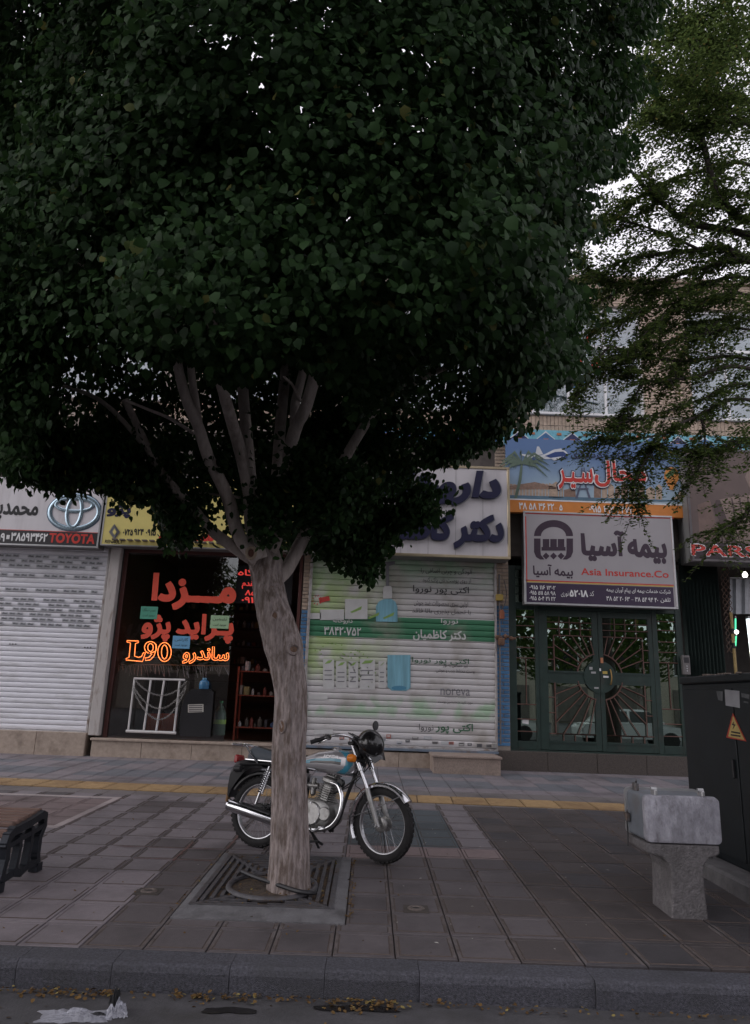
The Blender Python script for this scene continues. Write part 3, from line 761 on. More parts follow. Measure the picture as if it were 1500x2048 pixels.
# ---------------------------------------------------------------- roller shutters
def slat_mesh(name, w, h, mats):
    prof = [(.02, 0), (.0, .003), (-.007, h * .15), (-.011, h * .5), (-.009, h * .85), (-.003, h * .945), (.008, h * .975), (.02, h * .975)]
    b = MB(); b.loft([[(x, y, z) for y, z in prof] for x in (-w / 2, w / 2)], cap=False, closed=False)
    me = bpy.data.meshes.new(name); me.from_pydata(b.v, [], b.f)
    for m in mats: me.materials.append(m)
    fix_normals(me)
    for p in me.polygons: p.use_smooth = True
    return me
m_sh1 = M('shutter_white', (.74, .74, .80), .45, var=.06, scale=3, dirt=(.42, .41, .41), dscale=2.2, stretch=(.6, 1, 3), dlo=.5, dhi=.85)
m_rail = M('shutter_rail', (.42, .40, .40), .5, .2, var=.2, dirt=(.2, .15, .12), dscale=5)
def shutter(label, x0, x1, z0, z1, n, y, mat, grp):
    t = thing('roller_shutter', ((x0 + x1) / 2, y, z0), label, 'shutter')
    h = (z1 - z0) / n; me = slat_mesh('shutter_slat', x1 - x0, h, [mat])
    for i in range(n):
        o = link('slat', me, t, (0, random.uniform(-.003, .003), i * h))
    b = MB()
    b.box(x0, x1, y - .03, y + .03, z0 - .055, z0 - .002, .01); b.build('bottom_bar', m_rail, t)
    for (a, c) in ((x0 - .04, x0 + .012), (x1 - .012, x1 + .03)):
        b = MB(); b.box(a, c, y - .045, y + .05, z0 - .05, z1 + .02, .006); b.build('guide_rail', m_rail, t)
    return t, h
s1z0 = (P(0, 1457, YF).z + P(190, 1463, YF).z) / 2
sh1, h1 = shutter('white roller shutter with rows of small stickers on its upper slats', BX0 + .3, U1R - .06, s1z0, ZS1 + .06, 38, YF - .03, m_sh1, None)
m_stk = M('sticker_grey', (.42, .43, .46), .6, var=.1, scale=30); m_ink = M('sticker_ink', (.035, .035, .05), .6)
rows = [37, 36, 34, 33, 32, 30, 27, 25, 24, 23, 22, 21, 20]
for i in rows:
    b = MB(); b2 = MB(); x = -8.2 + random.random() * .3; z = s1z0 + i * h1; yy = YF - .049
    while x < U1R - .25:
        for q in range(3):
            if x + .13 > U1R - .1: break
            b.add([(x, yy, z + h1 * .2), (x + .13, yy, z + h1 * .2), (x + .13, yy, z + h1 * .82), (x, yy, z + h1 * .82)], [(0, 1, 2, 3)])
            b2.add([(x + .02, yy - .002, z + h1 * .35), (x + .035, yy - .002, z + h1 * .35), (x + .05, yy - .002, z + h1 * .7), (x + .035, yy - .002, z + h1 * .72)], [(0, 1, 2, 3)])
            b2.add([(x + .045, yy - .002, z + h1 * .66), (x + .06, yy - .002, z + h1 * .66), (x + .066, yy - .002, z + h1 * .36), (x + .054, yy - .002, z + h1 * .34)], [(0, 1, 2, 3)])
            b2.add([(x + .07, yy - .002, z + h1 * .38), (x + .112, yy - .002, z + h1 * .40), (x + .112, yy - .002, z + h1 * .56), (x + .07, yy - .002, z + h1 * .54)], [(0, 1, 2, 3)])
            x += .145
        x += .10 + (.05 if random.random() < .4 else 0)
    b.build('sticker_strip', m_stk, sh1, kind='stuff'); b2.build('sticker_print', m_ink, sh1, kind='stuff')
for (px, py) in ((25, 1288), (175, 1295)):
    c = P(px, py, YF - .06)
    for q in (-1, 0, 1):
        b = MB(); b.lathe([(.013, 0), (.013, -.004)], (c.x + q * .055, YF - .045, c.z), 'Y', 8); b.build('hole', m_blackgap, sh1)
s3 = rect(616, 1118, 990, 1491, YF)
m_sh3 = bpy.data.materials.new('printed_shutter')
def make_print_material(m, x0, x1, z0, z1):
    m.use_nodes = True; nt = m.node_tree; N = nt.nodes.new; L = nt.links.new; b = nt.nodes['Principled BSDF']; b.inputs['Roughness'].default_value = .5
    geo = N('ShaderNodeNewGeometry'); sp = N('ShaderNodeSeparateXYZ'); L(geo.outputs['Position'], sp.inputs[0])
    def mr(sock, a, c):
        r_ = N('ShaderNodeMapRange'); r_.interpolation_type = 'SMOOTHSTEP'; r_.inputs['From Min'].default_value = a; r_.inputs['From Max'].default_value = c; L(sock, r_.inputs['Value']); return r_.outputs[0]
    def mul(a, c):
        q = N('ShaderNodeMath'); q.operation = 'MULTIPLY'; L(a, q.inputs[0]); L(c, q.inputs[1]); return q.outputs[0]
    def mix(f, a, c):
        q = N('ShaderNodeMix'); q.data_type = 'RGBA'; L(f, q.inputs['Factor'])
        if isinstance(a, tuple): q.inputs['A'].default_value = (*a, 1)
        else: L(a, q.inputs['A'])
        if isinstance(c, tuple): q.inputs['B'].default_value = (*c, 1)
        else: L(c, q.inputs['B'])
        return q.outputs['Result']
    w, h = x1 - x0, z1 - z0; X, Z = sp.outputs[0], sp.outputs[2]
    no = N('ShaderNodeTexNoise'); no.inputs['Scale'].default_value = 2.5; no.inputs['Detail'].default_value = 3; L(geo.outputs['Position'], no.inputs['Vector'])
    c = (.58, .56, .57)
    c = mix(mul(mul(mr(X, x0 + w * .62, x0 + w * .05), mr(Z, z0 + h * .28, z0 + h * .42)), mr(no.outputs[0], .25, .55)), c, (.40, .52, .24))      # lime wash on the left
    c = mix(mul(mr(Z, z1 - h * .22, z1), mr(no.outputs[0], .2, .6)), c, (.26, .42, .28))                                                     # green top
    c = mix(mul(mul(mr(Z, z0 + h * .12, z0 + h * .17), mr(Z, z0 + h * .27, z0 + h * .21)), mr(no.outputs[0], .42, .6)), c, (.36, .50, .36))   # mint wash low down
    zb0, zb1 = z0 + h * .555, z0 + h * .672
    c = mix(mul(mr(Z, zb0 - .002, zb0 + .002), mr(Z, zb1 + .002, zb1 - .002)), c, (.05, .20, .105))                                           # dark green band
    dn = N('ShaderNodeTexNoise'); dn.inputs['Scale'].default_value = 1.6; dn.inputs['Detail'].default_value = 8; L(geo.outputs['Position'], dn.inputs['Vector'])
    dd = mr(dn.outputs[0], .5, .8)
    c = mix(dd, c, (.33, .30, .27))
    L(c, b.inputs['Base Color'])
make_print_material(m_sh3, *s3)
sh3, h3 = shutter('roller shutter printed in pale green with skin-care bottles and a dark green band', s3[0], s3[1], s3[2], s3[3], 31, YF - .03, m_sh3, None)
yp = YF - .0475
ink_g = M('print_green', (.05, .13, .075), .6); ink_k = M('print_black', (.05, .05, .055), .6); ink_w = M('print_white', (.62, .63, .62), .6); ink_b = M('print_aqua', (.20, .42, .52), .5, var=.3, scale=3, stretch=(6, 1, .3)); ink_b2 = M('print_aqua_dark', (.08, .25, .38), .5); ink_l = M('print_lime', (.25, .40, .12), .5); ink_p = M('print_paper', (.56, .56, .56), .55, var=.1); ink_r = M('print_red', (.55, .07, .06), .5); ink_grey = M('print_grey', (.2, .2, .22), .6)
def flat(px_pts, Y, mat, parent, name='print', d=.002):
    pts = [P(x, y, Y) for x, y in px_pts]
    b = MB(); b.prism([(p.x, p.z) for p in pts], Y, Y - d, 'Y'); return b.build(name, mat, parent)
def el(cx_, cy_, rx, ry, n=20, a0=0, a1=360): return [(cx_ + rx * math.cos(R(a0 + (a1 - a0) * i / (n if a1 - a0 < 360 else n))), cy_ + ry * math.sin(R(a0 + (a1 - a0) * i / n))) for i in range(n + (1 if a1 - a0 < 360 else 0))]
flat([(752, 1243), (752, 1212), (758, 1203), (768, 1198), (783, 1198), (791, 1204), (795, 1214), (795, 1244)], yp, ink_b, sh3, 'bottle_print')
flat([(766, 1197), (766, 1176), (769, 1172), (782, 1172), (784, 1176), (784, 1197)], yp - .003, ink_p, sh3, 'bottle_print')
flat([(772, 1172), (772, 1132), (768, 1124), (790, 1122), (790, 1128), (778, 1132), (778, 1172)], yp - .003, ink_grey, sh3, 'bottle_print')
flat([(775, 1310), (775, 1374), (783, 1381), (812, 1382), (821, 1376), (821, 1310)], yp, ink_b, sh3, 'bottle_print')
flat(el(798, 1376, 15, 4.5), yp - .003, ink_b2, sh3, 'bottle_print')
for i, (a, c, t_, bt) in enumerate(((646, 668, 1318, 1378), (672, 693, 1322, 1376), (697, 716, 1322, 1376), (720, 750, 1318, 1379), (757, 772, 1322, 1376))):
    flat([(a, t_), (c, t_ + 1), (c, bt), (a, bt)], yp, ink_p, sh3, 'carton_print')
    flat([(a + 3, t_ + 10), (a + 10, t_ + 3), (c - 3, t_ + 2), (c - 8, t_ + 8)], yp - .003, ink_l, sh3, 'carton_print')
    for q in range(3): flat([(a + 3, t_ + 22 + q * 9), (c - 4, t_ + 22 + q * 9), (c - 4, t_ + 24 + q * 9), (a + 3, t_ + 24 + q * 9)], yp - .003, ink_grey, sh3, 'carton_print')
for (a, t_, c, bt) in ((690, 1198, 735, 1238), (640, 1219, 688, 1240), (620, 1226, 642, 1238)):
    flat([(a, t_), (c, t_), (c, bt), (a, bt)], yp, ink_p, sh3, 'carton_print')
for (x, y) in ((700, 1224), (735, 1236), (765, 1236)): flat([(x, y), (x + 20, y - 10), (x + 24, y - 12), (x + 22, y - 5), (x + 4, y + 2)], yp - .003, ink_l, sh3, 'carton_print')
for k in range(110):                                                         # dotted swirl on the lime wash
    an = random.uniform(-.5, 2.6); rr = random.choice((60, 72, 84, 96, 150, 162)); x, y = 640 + rr * math.cos(an) * 1.15, 1345 - rr * math.sin(an) * .62
    if 622 < x < 765 and 1285 < y < 1470 : flat(el(x, y, 1.6, 1.5, 6), yp, ink_l, sh3, 'dot_print')
for q, (x, y) in enumerate(((629, 1394), (640, 1463),)): flat([(x - 12, y - 4), (x + 26, y - 4), (x + 26, y + 5), (x - 12, y + 5)], yp, ink_p, sh3, 'label_print')
flat([(637, 1196), (658, 1192), (660, 1201), (640, 1206)], yp, ink_r, sh3, 'stamp_print')
for an in range(0, 360, 40): flat([(634 + 5 * math.cos(R(an)), 1200 + 5 * math.sin(R(an))), (634 + 10 * math.cos(R(an)), 1200 + 10 * math.sin(R(an))), (634 + 10 * math.cos(R(an + 12)), 1200 + 10 * math.sin(R(an + 12)))], yp, ink_r, sh3, 'stamp_print')
for (s, a, t_, c, bt, m_, bo) in (('آلودگی و چربی اضافی را', 842, 1136, 945, 1150, ink_k, 0), ('از روی پوست تان پاک کنید', 845, 1156, 942, 1168, ink_k, .0), ('اکتی پور نوروا', 826, 1172, 938, 1190, ink_k, .012),
                                 ('اولین سری محصولات ضد جوش', 828, 1202, 936, 1214, ink_k, 0), ('با تحمل پذیری بالا فاقد', 824, 1218, 942, 1230, ink_k, 0), ('نوروا', 882, 1236, 916, 1250, ink_w, .01), ('داروخانه', 666, 1236, 705, 1248, ink_w, .01),
                                 ('دکتر کاظمیان', 826, 1260, 932, 1283, ink_w, .03), ('اکتی پور نوروا', 824, 1316, 938, 1330, ink_g, .01), ('غیر حساس به نور', 886, 1327, 936, 1336, ink_k, 0), ('پوست مختلط چرب و جوشی', 872, 1338, 950, 1347, ink_k, 0),
                                 ('مورد تایید متخصصین پوست', 876, 1401, 945, 1409, ink_k, 0), ('اکتی پور', 871, 1446, 946, 1468, ink_g, .02), ('نوروا', 838, 1448, 867, 1464, ink_k, .0)):
    ptext(s, a, t_, c, bt, yp, m_, sh3, depth=.002, bold=bo)
ptext('۳۸۴۲۰۷۵۲', 648, 1254, 722, 1271, yp, ink_w, sh3, depth=.002, bold=.02, raw=False)
ptext('noreva', 881, 1378, 940, 1391, yp, ink_grey, sh3, depth=.002, raw=True)
ptext('LABORATOIRES', 890, 1393, 931, 1395.5, yp, ink_grey, sh3, depth=.002, raw=True)
random.seed(5)
stk_m = [M('stk_a', (.25, .24, .24), .6), M('stk_b', (.4, .16, .13), .6), M('stk_c', (.12, .12, .13), .6), M('stk_d', (.45, .46, .50), .6)]
for k in range(20):                                                          # small trade stickers along the bottom edge
    x = 628 + k * 18 + random.uniform(-4, 4); y = 1474 + (x - 628) * .04 + random.uniform(-2, 2) + (-9 if random.random() < .2 else 0); w, h_ = random.uniform(8, 15), random.uniform(4, 8)
    o = flat([(x, y), (x + w, y), (x + w, y + h_), (x, y + h_)], yp, random.choice(stk_m), sh3, 'trade_sticker')
    for q in range(2): flat([(x + 1.5, y + 1.5 + q * 2.4), (x + w - 2, y + 1.5 + q * 2.4), (x + w - 2, y + 2.6 + q * 2.4), (x + 1.5, y + 2.6 + q * 2.4)], yp - .003, random.choice((ink_w, ink_k)), o, 'print')
c = P(989, 1490, YF - .1)
b = MB(); b.box(c.x - .05, c.x + .05, YF - .12, YF - .06, c.z - .06, c.z + .03, .008); b.build('padlock', M('galv', (.35, .34, .33), .45, .6), sh3)
# ---------------------------------------------------------------- signs on the fascia
m_alu = M('sign_alu', (.45, .45, .46), .4, .7, var=.08); m_gold = M('gold_trim', (.52, .43, .30), .3, .85, var=.1)
m_face = M('sign_white', (.64, .62, .65), .45, var=.05, scale=2, dirt=(.5, .48, .5), dscale=1.2, stretch=(2, 1, .3)); m_yel = M('sign_yellow', (.66, .57, .20), .45, var=.05)
m_navy = M('letter_navy', (.012, .012, .045), .45); m_blk = M('letter_black', (.015, .015, .018), .5); m_redl = M('letter_red', (.55, .045, .035), .5); m_whl = M('letter_white', (.75, .75, .76), .5)
m_band = M('sign_black_band', (.03, .028, .032), .45)
def signbox(name, label, x0, x1, z0, z1, yf, yb, face, trim, tw, cat='sign'):
    t = thing(name, ((x0 + x1) / 2, yf, z0), label, cat)
    b = MB(); b.box(x0 + .01, x1 - .01, yf + .02, yb, z0 + .01, z1 - .01); b.build('sign_box', M('sign_back', (.2, .2, .2), .6, .3), t)
    b = MB(); b.box(x0 + tw, x1 - tw, yf + .008, yf + .02, z0 + tw, z1 - tw); b.build('sign_face', face, t)
    b = MB()
    b.box(x0, x1, yf - .006, yf + .06, z0, z0 + tw, .004); b.box(x0, x1, yf - .006, yf + .06, z1 - tw, z1, .004)
    b.box(x0, x0 + tw, yf - .005, yf + .058, z0 + tw, z1 - tw, .004); b.box(x1 - tw, x1, yf - .005, yf + .058, z0 + tw, z1 - tw, .004)
    b.build('sign_frame', trim, t)
    for xx in (x0 + (x1 - x0) * .2, x0 + (x1 - x0) * .8):
        b = MB(); b.box(xx - .02, xx + .02, yb - .01, YF + .1, z1 - .12, z1 - .08); b.build('bracket', M('bracket_steel', (.1, .1, .1), .6, .5), t)
    return t
Y1 = 13.6
r1 = rect(-160, 955, 205, 1090, Y1)
t = signbox('shop_sign', 'white sign with an oval chrome emblem and a black phone band over the white shutter', *r1, Y1, YF - .05, m_face, m_alu, .03)
bz = P(100, 1063, Y1).z
b = MB(); b.box(r1[0] + .03, r1[1] - .03, Y1 + .003, Y1 + .0075, r1[2] + .03, bz); b.build('phone_band', m_band, t)
ye = Y1 + .008
b = MB(); b.box(r1[0] + .03, r1[1] - .03, Y1 + .001, Y1 + .0074, bz + .002, bz + .012); b.build('red_line', m_redl, t)
ptext('محمدپور', -32, 1006, 76, 1043, ye, m_blk, t, bold=.035)
ptext('۳۸۵۹۳۴۶۲', 22, 1066, 95, 1083, Y1 + .003, m_whl, t, bold=.03)
ptext('۵۹', -8, 1066, 10, 1083, Y1 + .003, m_whl, t, bold=.03)
b = MB(); c = P(16, 1074, Y1); b.box(c.x - .03, c.x + .03, Y1 - .001, Y1 + .003, c.z - .04, c.z + .04); b.build('phone_icon', m_whl, t)
ptext('TOYOTA', 98, 1067, 190, 1087, Y1 + .003, m_redl, t, bold=.045, raw=True)
m_chr = M('emblem_chrome', (.36, .47, .55), .25, .75, var=.15, scale=4)
m_chrd = M('emblem_edge', (.10, .14, .19), .4, .4)
def ring_el(cx_, cy_, rx, ry, w, Y, mat, parent, name='emblem', tilt=0, d=.02, n=40):
    c = P(cx_, cy_, Y); kx = (P(cx_ + 10, cy_, Y).x - c.x) / 10; kz = abs(P(cx_, cy_ + 10, Y).z - c.z) / 10
    b = MB(); rings = []
    for (o, yy) in ((w / 2, 0), (w / 2, -d * .6), (w / 4, -d), (-w / 4, -d), (-w / 2, -d * .6), (-w / 2, 0)):
        rings.append([(c.x + (rx + o) * kx * math.cos(2 * math.pi * i / n), Y + yy, c.z + (ry + o) * kz * math.sin(2 * math.pi * i / n)) for i in range(n)])
    b.loft(rings, cap=False); return b.build(name, mat, parent, smooth=True)
ring_el(149, 1024, 50, 34, 11, ye + .001, m_chrd, t, 'emblem_rim', d=.008)  # dark edging ring, slightly wider than the chrome oval
ring_el(149, 1024, 49, 33.5, 8, ye, m_chr, t)
ring_el(149, 1010, 37, 13, 7, ye - .001, m_chr, t); ring_el(149, 1024, 14.5, 31, 7, ye - .003, m_chr, t)
Y2 = 13.6
r2 = rect(208, 955, 640, 1098, Y2)
t = signbox('shop_sign', 'yellow car parts sign with a grey diamond emblem beside the white sign, half behind leaves', *r2, Y2, YF - .05, m_yel, m_alu, .025)
ye = Y2 + .008
ptext('پژو', 214, 1008, 262, 1036, ye, m_navy, t, bold=.05)
ptext('RENAULT', 210, 1080, 245, 1087, ye, m_blk, t, bold=.02, raw=True)
ptext('۰۹۱۵ ۹۲۴', 268, 1058, 312, 1071, ye, m_blk, t, bold=.035); ptext('۰۷۲۵', 246, 1058, 266, 1071, ye, m_blk, t, bold=.035)
ptext('سـمـنـد', 318, 1055, 430, 1082, ye, m_redl, t, bold=.05)
m_dia = M('diamond_grey', (.32, .32, .35), .3, .7, var=.2, scale=20); m_diad = M('diamond_dark', (.12, .12, .14), .4, .5)
flat([(229, 1048), (240, 1064), (229, 1079), (218, 1064)], ye, m_dia, t, 'emblem', .01); flat([(229, 1048), (240, 1064), (229, 1079), (233, 1064)], ye - .011, m_diad, t, 'emblem', .004)
flat([(229, 1057), (233, 1064), (229, 1070), (225, 1064)], ye - .016, m_yel, t, 'emblem', .002)
# pharmacy lightbox with thick letters
Y3 = 13.45
r3 = rect(640, 928, 1020, 1112, Y3)
m_panel = M('panel_white', (.58, .555, .58), .4, var=.05, scale=2, stretch=(1, 1, .2), dirt=(.44, .42, .44), dscale=1.5)
t = signbox('pharmacy_sign', 'big white lightbox with gold frame and thick navy letters over the printed shutter', *r3, Y3, YF - .06, m_panel, m_gold, .05)
for q in range(1, 7):
    xx = r3[0] + (r3[1] - r3[0]) * q / 7
    b = MB(); b.box(xx - .004, xx + .004, Y3 + .005, Y3 + .0085, r3[2] + .051, r3[3] - .051); b.build('panel_joint', M('joint_grey', (.3, .29, .3), .6), t)
m_halo = M('letter_side', (.3, .3, .33), .4, .5)
for (s, a, t_, c, bt) in (('داروخانه', 742, 940, 1001, 1010), ('دکتر کاظمیان', 712, 1026, 1007, 1096)):
    ptext(s, a, t_, c, bt, Y3 + .006, m_navy, t, depth=.06, bold=.062, shear=.18, name='channel_letters')
    ptext(s, a - 3, t_ - 1.5, c + 3, bt + 2, Y3 + .006, m_halo, t, depth=.012, bold=.08, shear=.18, name='letter_back')
# travel agency banner: print on a flat board
Y4 = 13.7
r4 = rect(1013, 882, 1377, 1030, Y4)
m_sky = bpy.data.materials.new('banner_sky_print')
def sky_print(m, z0, z1):
    m.use_nodes = True; nt = m.node_tree; N = nt.nodes.new; L = nt.links.new; b = nt.nodes['Principled BSDF']; b.inputs['Roughness'].default_value = .5
    geo = N('ShaderNodeNewGeometry'); sp = N('ShaderNodeSeparateXYZ'); L(geo.outputs['Position'], sp.inputs[0])
    r_ = N('ShaderNodeMapRange'); r_.inputs['From Min'].default_value = z0; r_.inputs['From Max'].default_value = z1; L(sp.outputs[2], r_.inputs['Value'])
    no = N('ShaderNodeTexNoise'); no.inputs['Scale'].default_value = 1.7; no.inputs['Detail'].default_value = 5; L(geo.outputs['Position'], no.inputs['Vector'])
    ad = N('ShaderNodeMath'); ad.operation = 'MULTIPLY_ADD'; L(no.outputs[0], ad.inputs[0]); ad.inputs[1].default_value = .5; L(r_.outputs[0], ad.inputs[2])
    cr = N('ShaderNodeValToRGB'); L(ad.outputs[0], cr.inputs[0]); cr.color_ramp.elements[0].position = .25; cr.color_ramp.elements[0].color = (.36, .48, .57, 1); cr.color_ramp.elements[1].position = 1.05; cr.color_ramp.elements[1].color = (.10, .18, .36, 1)
    L(cr.outputs[0], b.inputs['Base Color'])
sky_print(m_sky, P(1200, 1000, Y4).z, r4[3])
t = thing('travel_sign', ((r4[0] + r4[1]) / 2, Y4, r4[2]), 'blue travel agency sign with airplane and palm print and an orange phone strip', 'sign')
zs = P(1200, 1003, Y4).z
b = MB(); b.box(r4[0], r4[1], Y4, Y4 + .1, zs, r4[3]); b.build('printed_board', m_sky, t)
m_or = M('banner_orange', (.62, .22, .045), .5, var=.06)
b = MB(); b.box(r4[0], r4[1], Y4 - .01, Y4 + .1, r4[2], zs - .002, .004); b.build('phone_strip', m_or, t)
b = MB(); b.box(r4[0], r4[1], Y4 - .014, Y4 - .011, zs - .03, zs - .004); b.build('white_line', m_whl, t)
yp4 = Y4 - .001
pr = {'sand': M('print_sand', (.45, .34, .26), .55, var=.25, scale=14), 'sand2': M('print_sand_dark', (.26, .17, .13), .55, var=.3, scale=14), 'sea': M('print_sea', (.10, .18, .25), .5, var=.2), 'palm': M('print_palm', (.12, .17, .13), .55, var=.2), 'plane': M('print_plane', (.6, .62, .66), .4), 'hull': M('print_hull', (.03, .06, .2), .4), 'iron': M('print_iron', (.10, .11, .17), .5), 'sunb': M('print_balloon', (.62, .25, .06), .5), 'green': M('print_leaf', (.12, .25, .10), .5)}
flat([(1016, 990), (1375, 1001), (1375, 1003), (1016, 1001)], yp4 - .003, pr['sea'], t)
random.seed(11)
x = 1020
while x < 1112:                                                               # colonnade on the left
    flat([(x, 968 + random.uniform(-3, 3)), (x + 5, 968), (x + 5, 996), (x, 996)], yp4, pr['sand'], t); x += 6.5
flat([(1018, 972), (1070, 964), (1112, 974), (1112, 978), (1018, 979)], yp4 - .003, pr['sand2'], t)
flat([(1096, 974), (1112, 963), (1128, 974)], yp4 - .003, pr['sand'], t)
for q in range(6): flat([(1098 + q * 5, 975), (1101 + q * 5, 975), (1101 + q * 5, 996), (1098 + q * 5, 996)], yp4 - .003, pr['sand'], t)
flat([(1128, 980), (1150, 974), (1152, 998), (1128, 997)], yp4, pr['sand2'], t)
for s in (-1, 1): flat([(1166 + s * 16, 997), (1166 + s * 11, 997), (1166 + s * 4, 972), (1166 + s * 1, 935), (1166 + s * 3, 935), (1166 + s * 7, 972)], yp4 - .006, pr['iron'], t, 'tower_print')
flat([(1155, 976), (1177, 976), (1177, 979), (1155, 979)], yp4 - .009, pr['iron'], t, 'tower_print')
for (x, w, tp) in ((1188, 14, 972), (1204, 10, 966), (1216, 12, 974), (1230, 10, 977), (1242, 14, 970), (1258, 12, 976), (1275, 14, 973), (1292, 18, 979), (1312, 12, 974)):
    flat([(x, tp), (x + w * .5, tp - 6), (x + w, tp), (x + w, 1000), (x, 999)], yp4, pr['sand' if x % 3 else 'sand2'], t, 'skyline_print')
flat([(1346, 999), (1366, 975), (1376, 984), (1376, 1001)], yp4, pr['sand'], t, 'pyramid_print'); flat([(1366, 975), (1376, 984), (1376, 1001), (1370, 1001)], yp4 - .003, pr['sand2'], t, 'pyramid_print')
flat([(1042, 925), (1046, 925), (1043, 960), (1034, 997), (1028, 997), (1037, 960)], yp4 - .006, pr['palm'], t, 'palm_print')
for an in (-170, -150, -125, -95, -60, -35, -15, 5, 25, 150, 172):
    a = R(an); L_ = 50 if abs(an) > 40 else 58
    e = (1044 + L_ * math.cos(a), 926 + L_ * .62 * math.sin(a) + 14); m1 = (1044 + L_ * .5 * math.cos(a), 926 + L_ * .4 * math.sin(a) - 6)
    flat([(1044, 924), (m1[0], m1[1] - 2.5), e, (m1[0], m1[1] + 3.5), (1044, 928)], yp4 - .009 - .0003 * abs(an) / 10, pr['palm'], t, 'palm_print')
    for q in range(7):
        f = .25 + q * .1; x = 1044 + (e[0] - 1044) * f; y = 926 + (m1[1] - 926) * min(1, f * 2) if f < .5 else m1[1] + (e[1] - m1[1]) * (f - .5) * 2
        flat([(x - 1, y), (x + 1.2, y), (x + 3 * math.cos(a), y + 11 - q)], yp4 - .0125, pr['palm'], t, 'palm_print')
flat([(1064, 915), (1090, 908), (1108, 899), (1122, 897), (1132, 903), (1136, 908), (1130, 914), (1110, 918), (1088, 918)], yp4 - .003, pr['plane'], t, 'plane_print')
flat([(1090, 912), (1110, 904), (1126, 903), (1135, 909), (1128, 915), (1108, 918)], yp4 - .006, pr['hull'], t, 'plane_print')
flat([(1070, 912), (1074, 893), (1078, 893), (1086, 908)], yp4 - .006, pr['plane'], t, 'plane_print')
flat([(1064, 918), (1042, 910), (1044, 908), (1090, 913)], yp4 - .009, pr['plane'], t, 'plane_print'); flat([(1100, 916), (1130, 912), (1134, 914), (1108, 921)], yp4 - .009, pr['plane'], t, 'plane_print')
for (x, y) in ((1068, 917), (1125, 916), (1131, 914)): flat(el(x, y, 4, 3.4, 10), yp4 - .012, pr['hull'], t, 'plane_print')
flat(el(1343, 952, 15, 18, 20), yp4, pr['sunb'], t, 'balloon_print'); flat([(1333, 966), (1353, 966), (1346, 980), (1340, 980)], yp4, pr['sunb'], t, 'balloon_print')
for (x, y) in ((1330, 950), (1338, 944)): flat([(x, y), (x + 10, y - 8), (x + 14, y), (x + 6, y + 8)], yp4 - .003, pr['green'], t)
m_wout = M('title_white', (.72, .72, .74), .5)
for (s, a, t_, c, bt) in (('سـیـر', 1117, 936, 1186, 979), ('محال', 1189, 922, 1292, 975)):
    ptext(s, a - 5, t_ - 4, c + 5, bt + 4, yp4 - .013, m_navy, t, depth=.002, bold=.085); ptext(s, a - 2.5, t_ - 2, c + 2.5, bt + 2, yp4 - .016, m_wout, t, depth=.002, bold=.06); ptext(s, a, t_, c, bt, yp4 - .019, m_redl, t, depth=.002, bold=.025)
ptext('خدمات مسافرت و گردشگری', 1142, 903, 1335, 921, yp4 - .013, m_navy, t, depth=.002, bold=.03)
ptext('۳۸ ۵۸ ۳۶ ۲۲', 1038, 1006, 1108, 1020, Y4 - .0155, m_whl, t, depth=.002, bold=.03, raw=True); ptext('– ۵', 1108, 1009, 1125, 1021, Y4 - .0155, m_whl, t, depth=.002, bold=.03, raw=True)
ptext('۰۹۱۵ ۳۱۲ ۳۴۷۲', 1178, 1012, 1266, 1026, Y4 - .0155, m_whl, t, depth=.002, bold=.03, raw=True)
# insurance sign
Y5 = 13.66
r5 = rect(1048, 1027, 1350, 1213, Y5)
m_pur = M('insurance_purple', (.045, .028, .062), .45, var=.08)
m_face5 = M('insurance_white', (.38, .36, .38), .45, var=.05, scale=2)
t = signbox('insurance_sign', 'white and dark purple insurance sign with an arched emblem above the green double door', *r5, Y5, YF - .06, m_face5, m_alu, .035)
ye = Y5 + .008
def pbox(a, t_, c, bt, Y, mat, name, d=.003):
    q = rect(a, t_, c, bt, Y); b = MB(); b.box(q[0], q[1], Y - d, Y, q[2], q[3]); return b.build(name, mat, t)
pbox(1051, 1170, 1347, 1209, ye, m_pur, 'purple_band')
pbox(1051, 1167, 1347, 1169, ye, M('yellow_line', (.6, .42, .1), .5), 'yellow_line')
for a in ((1051, 1030, 1347, 1032.5), (1051, 1032.7, 1053.5, 1164.3), (1344.5, 1032.7, 1347, 1164.3), (1051, 1164.5, 1347, 1166.5)): pbox(*a, ye, m_redl, 'red_border')
m_logo = M('emblem_plum', (.05, .03, .05), .5)
LX, LY = 1107, 1072
flat([(LX + 39 * math.cos(R(a)), LY - 32 * math.sin(R(a))) for a in range(0, 181, 9)] + [(LX + 25 * math.cos(R(a)), LY - 18 * math.sin(R(a))) for a in range(180, -1, -9)], ye, m_logo, t, 'emblem')
for s in (-1, 1):
    flat([(LX + s * 39, LY + 5), (LX + s * 39, LY + 32), (LX + s * 35, LY + 42), (LX + s * 27, LY + 47), (LX + s * 18, LY + 47), (LX + s * 25, LY + 38), (LX + s * 26, LY + 30), (LX + s * 26, LY + 5)], ye, m_logo, t, 'emblem')
for s in (-15, 0, 15): flat([(LX + s - 6.5, LY + 6), (LX + s + 6.5, LY + 6), (LX + s + 6.5, LY + 29), (LX + s - 6.5, LY + 29)], ye, m_logo, t, 'emblem')
flat([(LX - 24, LY + 22), (LX + 24, LY + 22), (LX + 24, LY + 29), (LX - 24, LY + 29)], ye - .003, m_logo, t, 'emblem')
for s in (-15, 0, 15): flat([(LX + s, LY + 33), (LX + s + 7, LY + 40), (LX + s, LY + 47), (LX + s - 7, LY + 40)], ye, m_logo, t, 'emblem')
ptext('بیمه', 1255, 1079, 1334, 1127, ye, m_logo, t, depth=.002, bold=.05); ptext('آسیا', 1162, 1060, 1250, 1123, ye, m_logo, t, depth=.002, bold=.05)
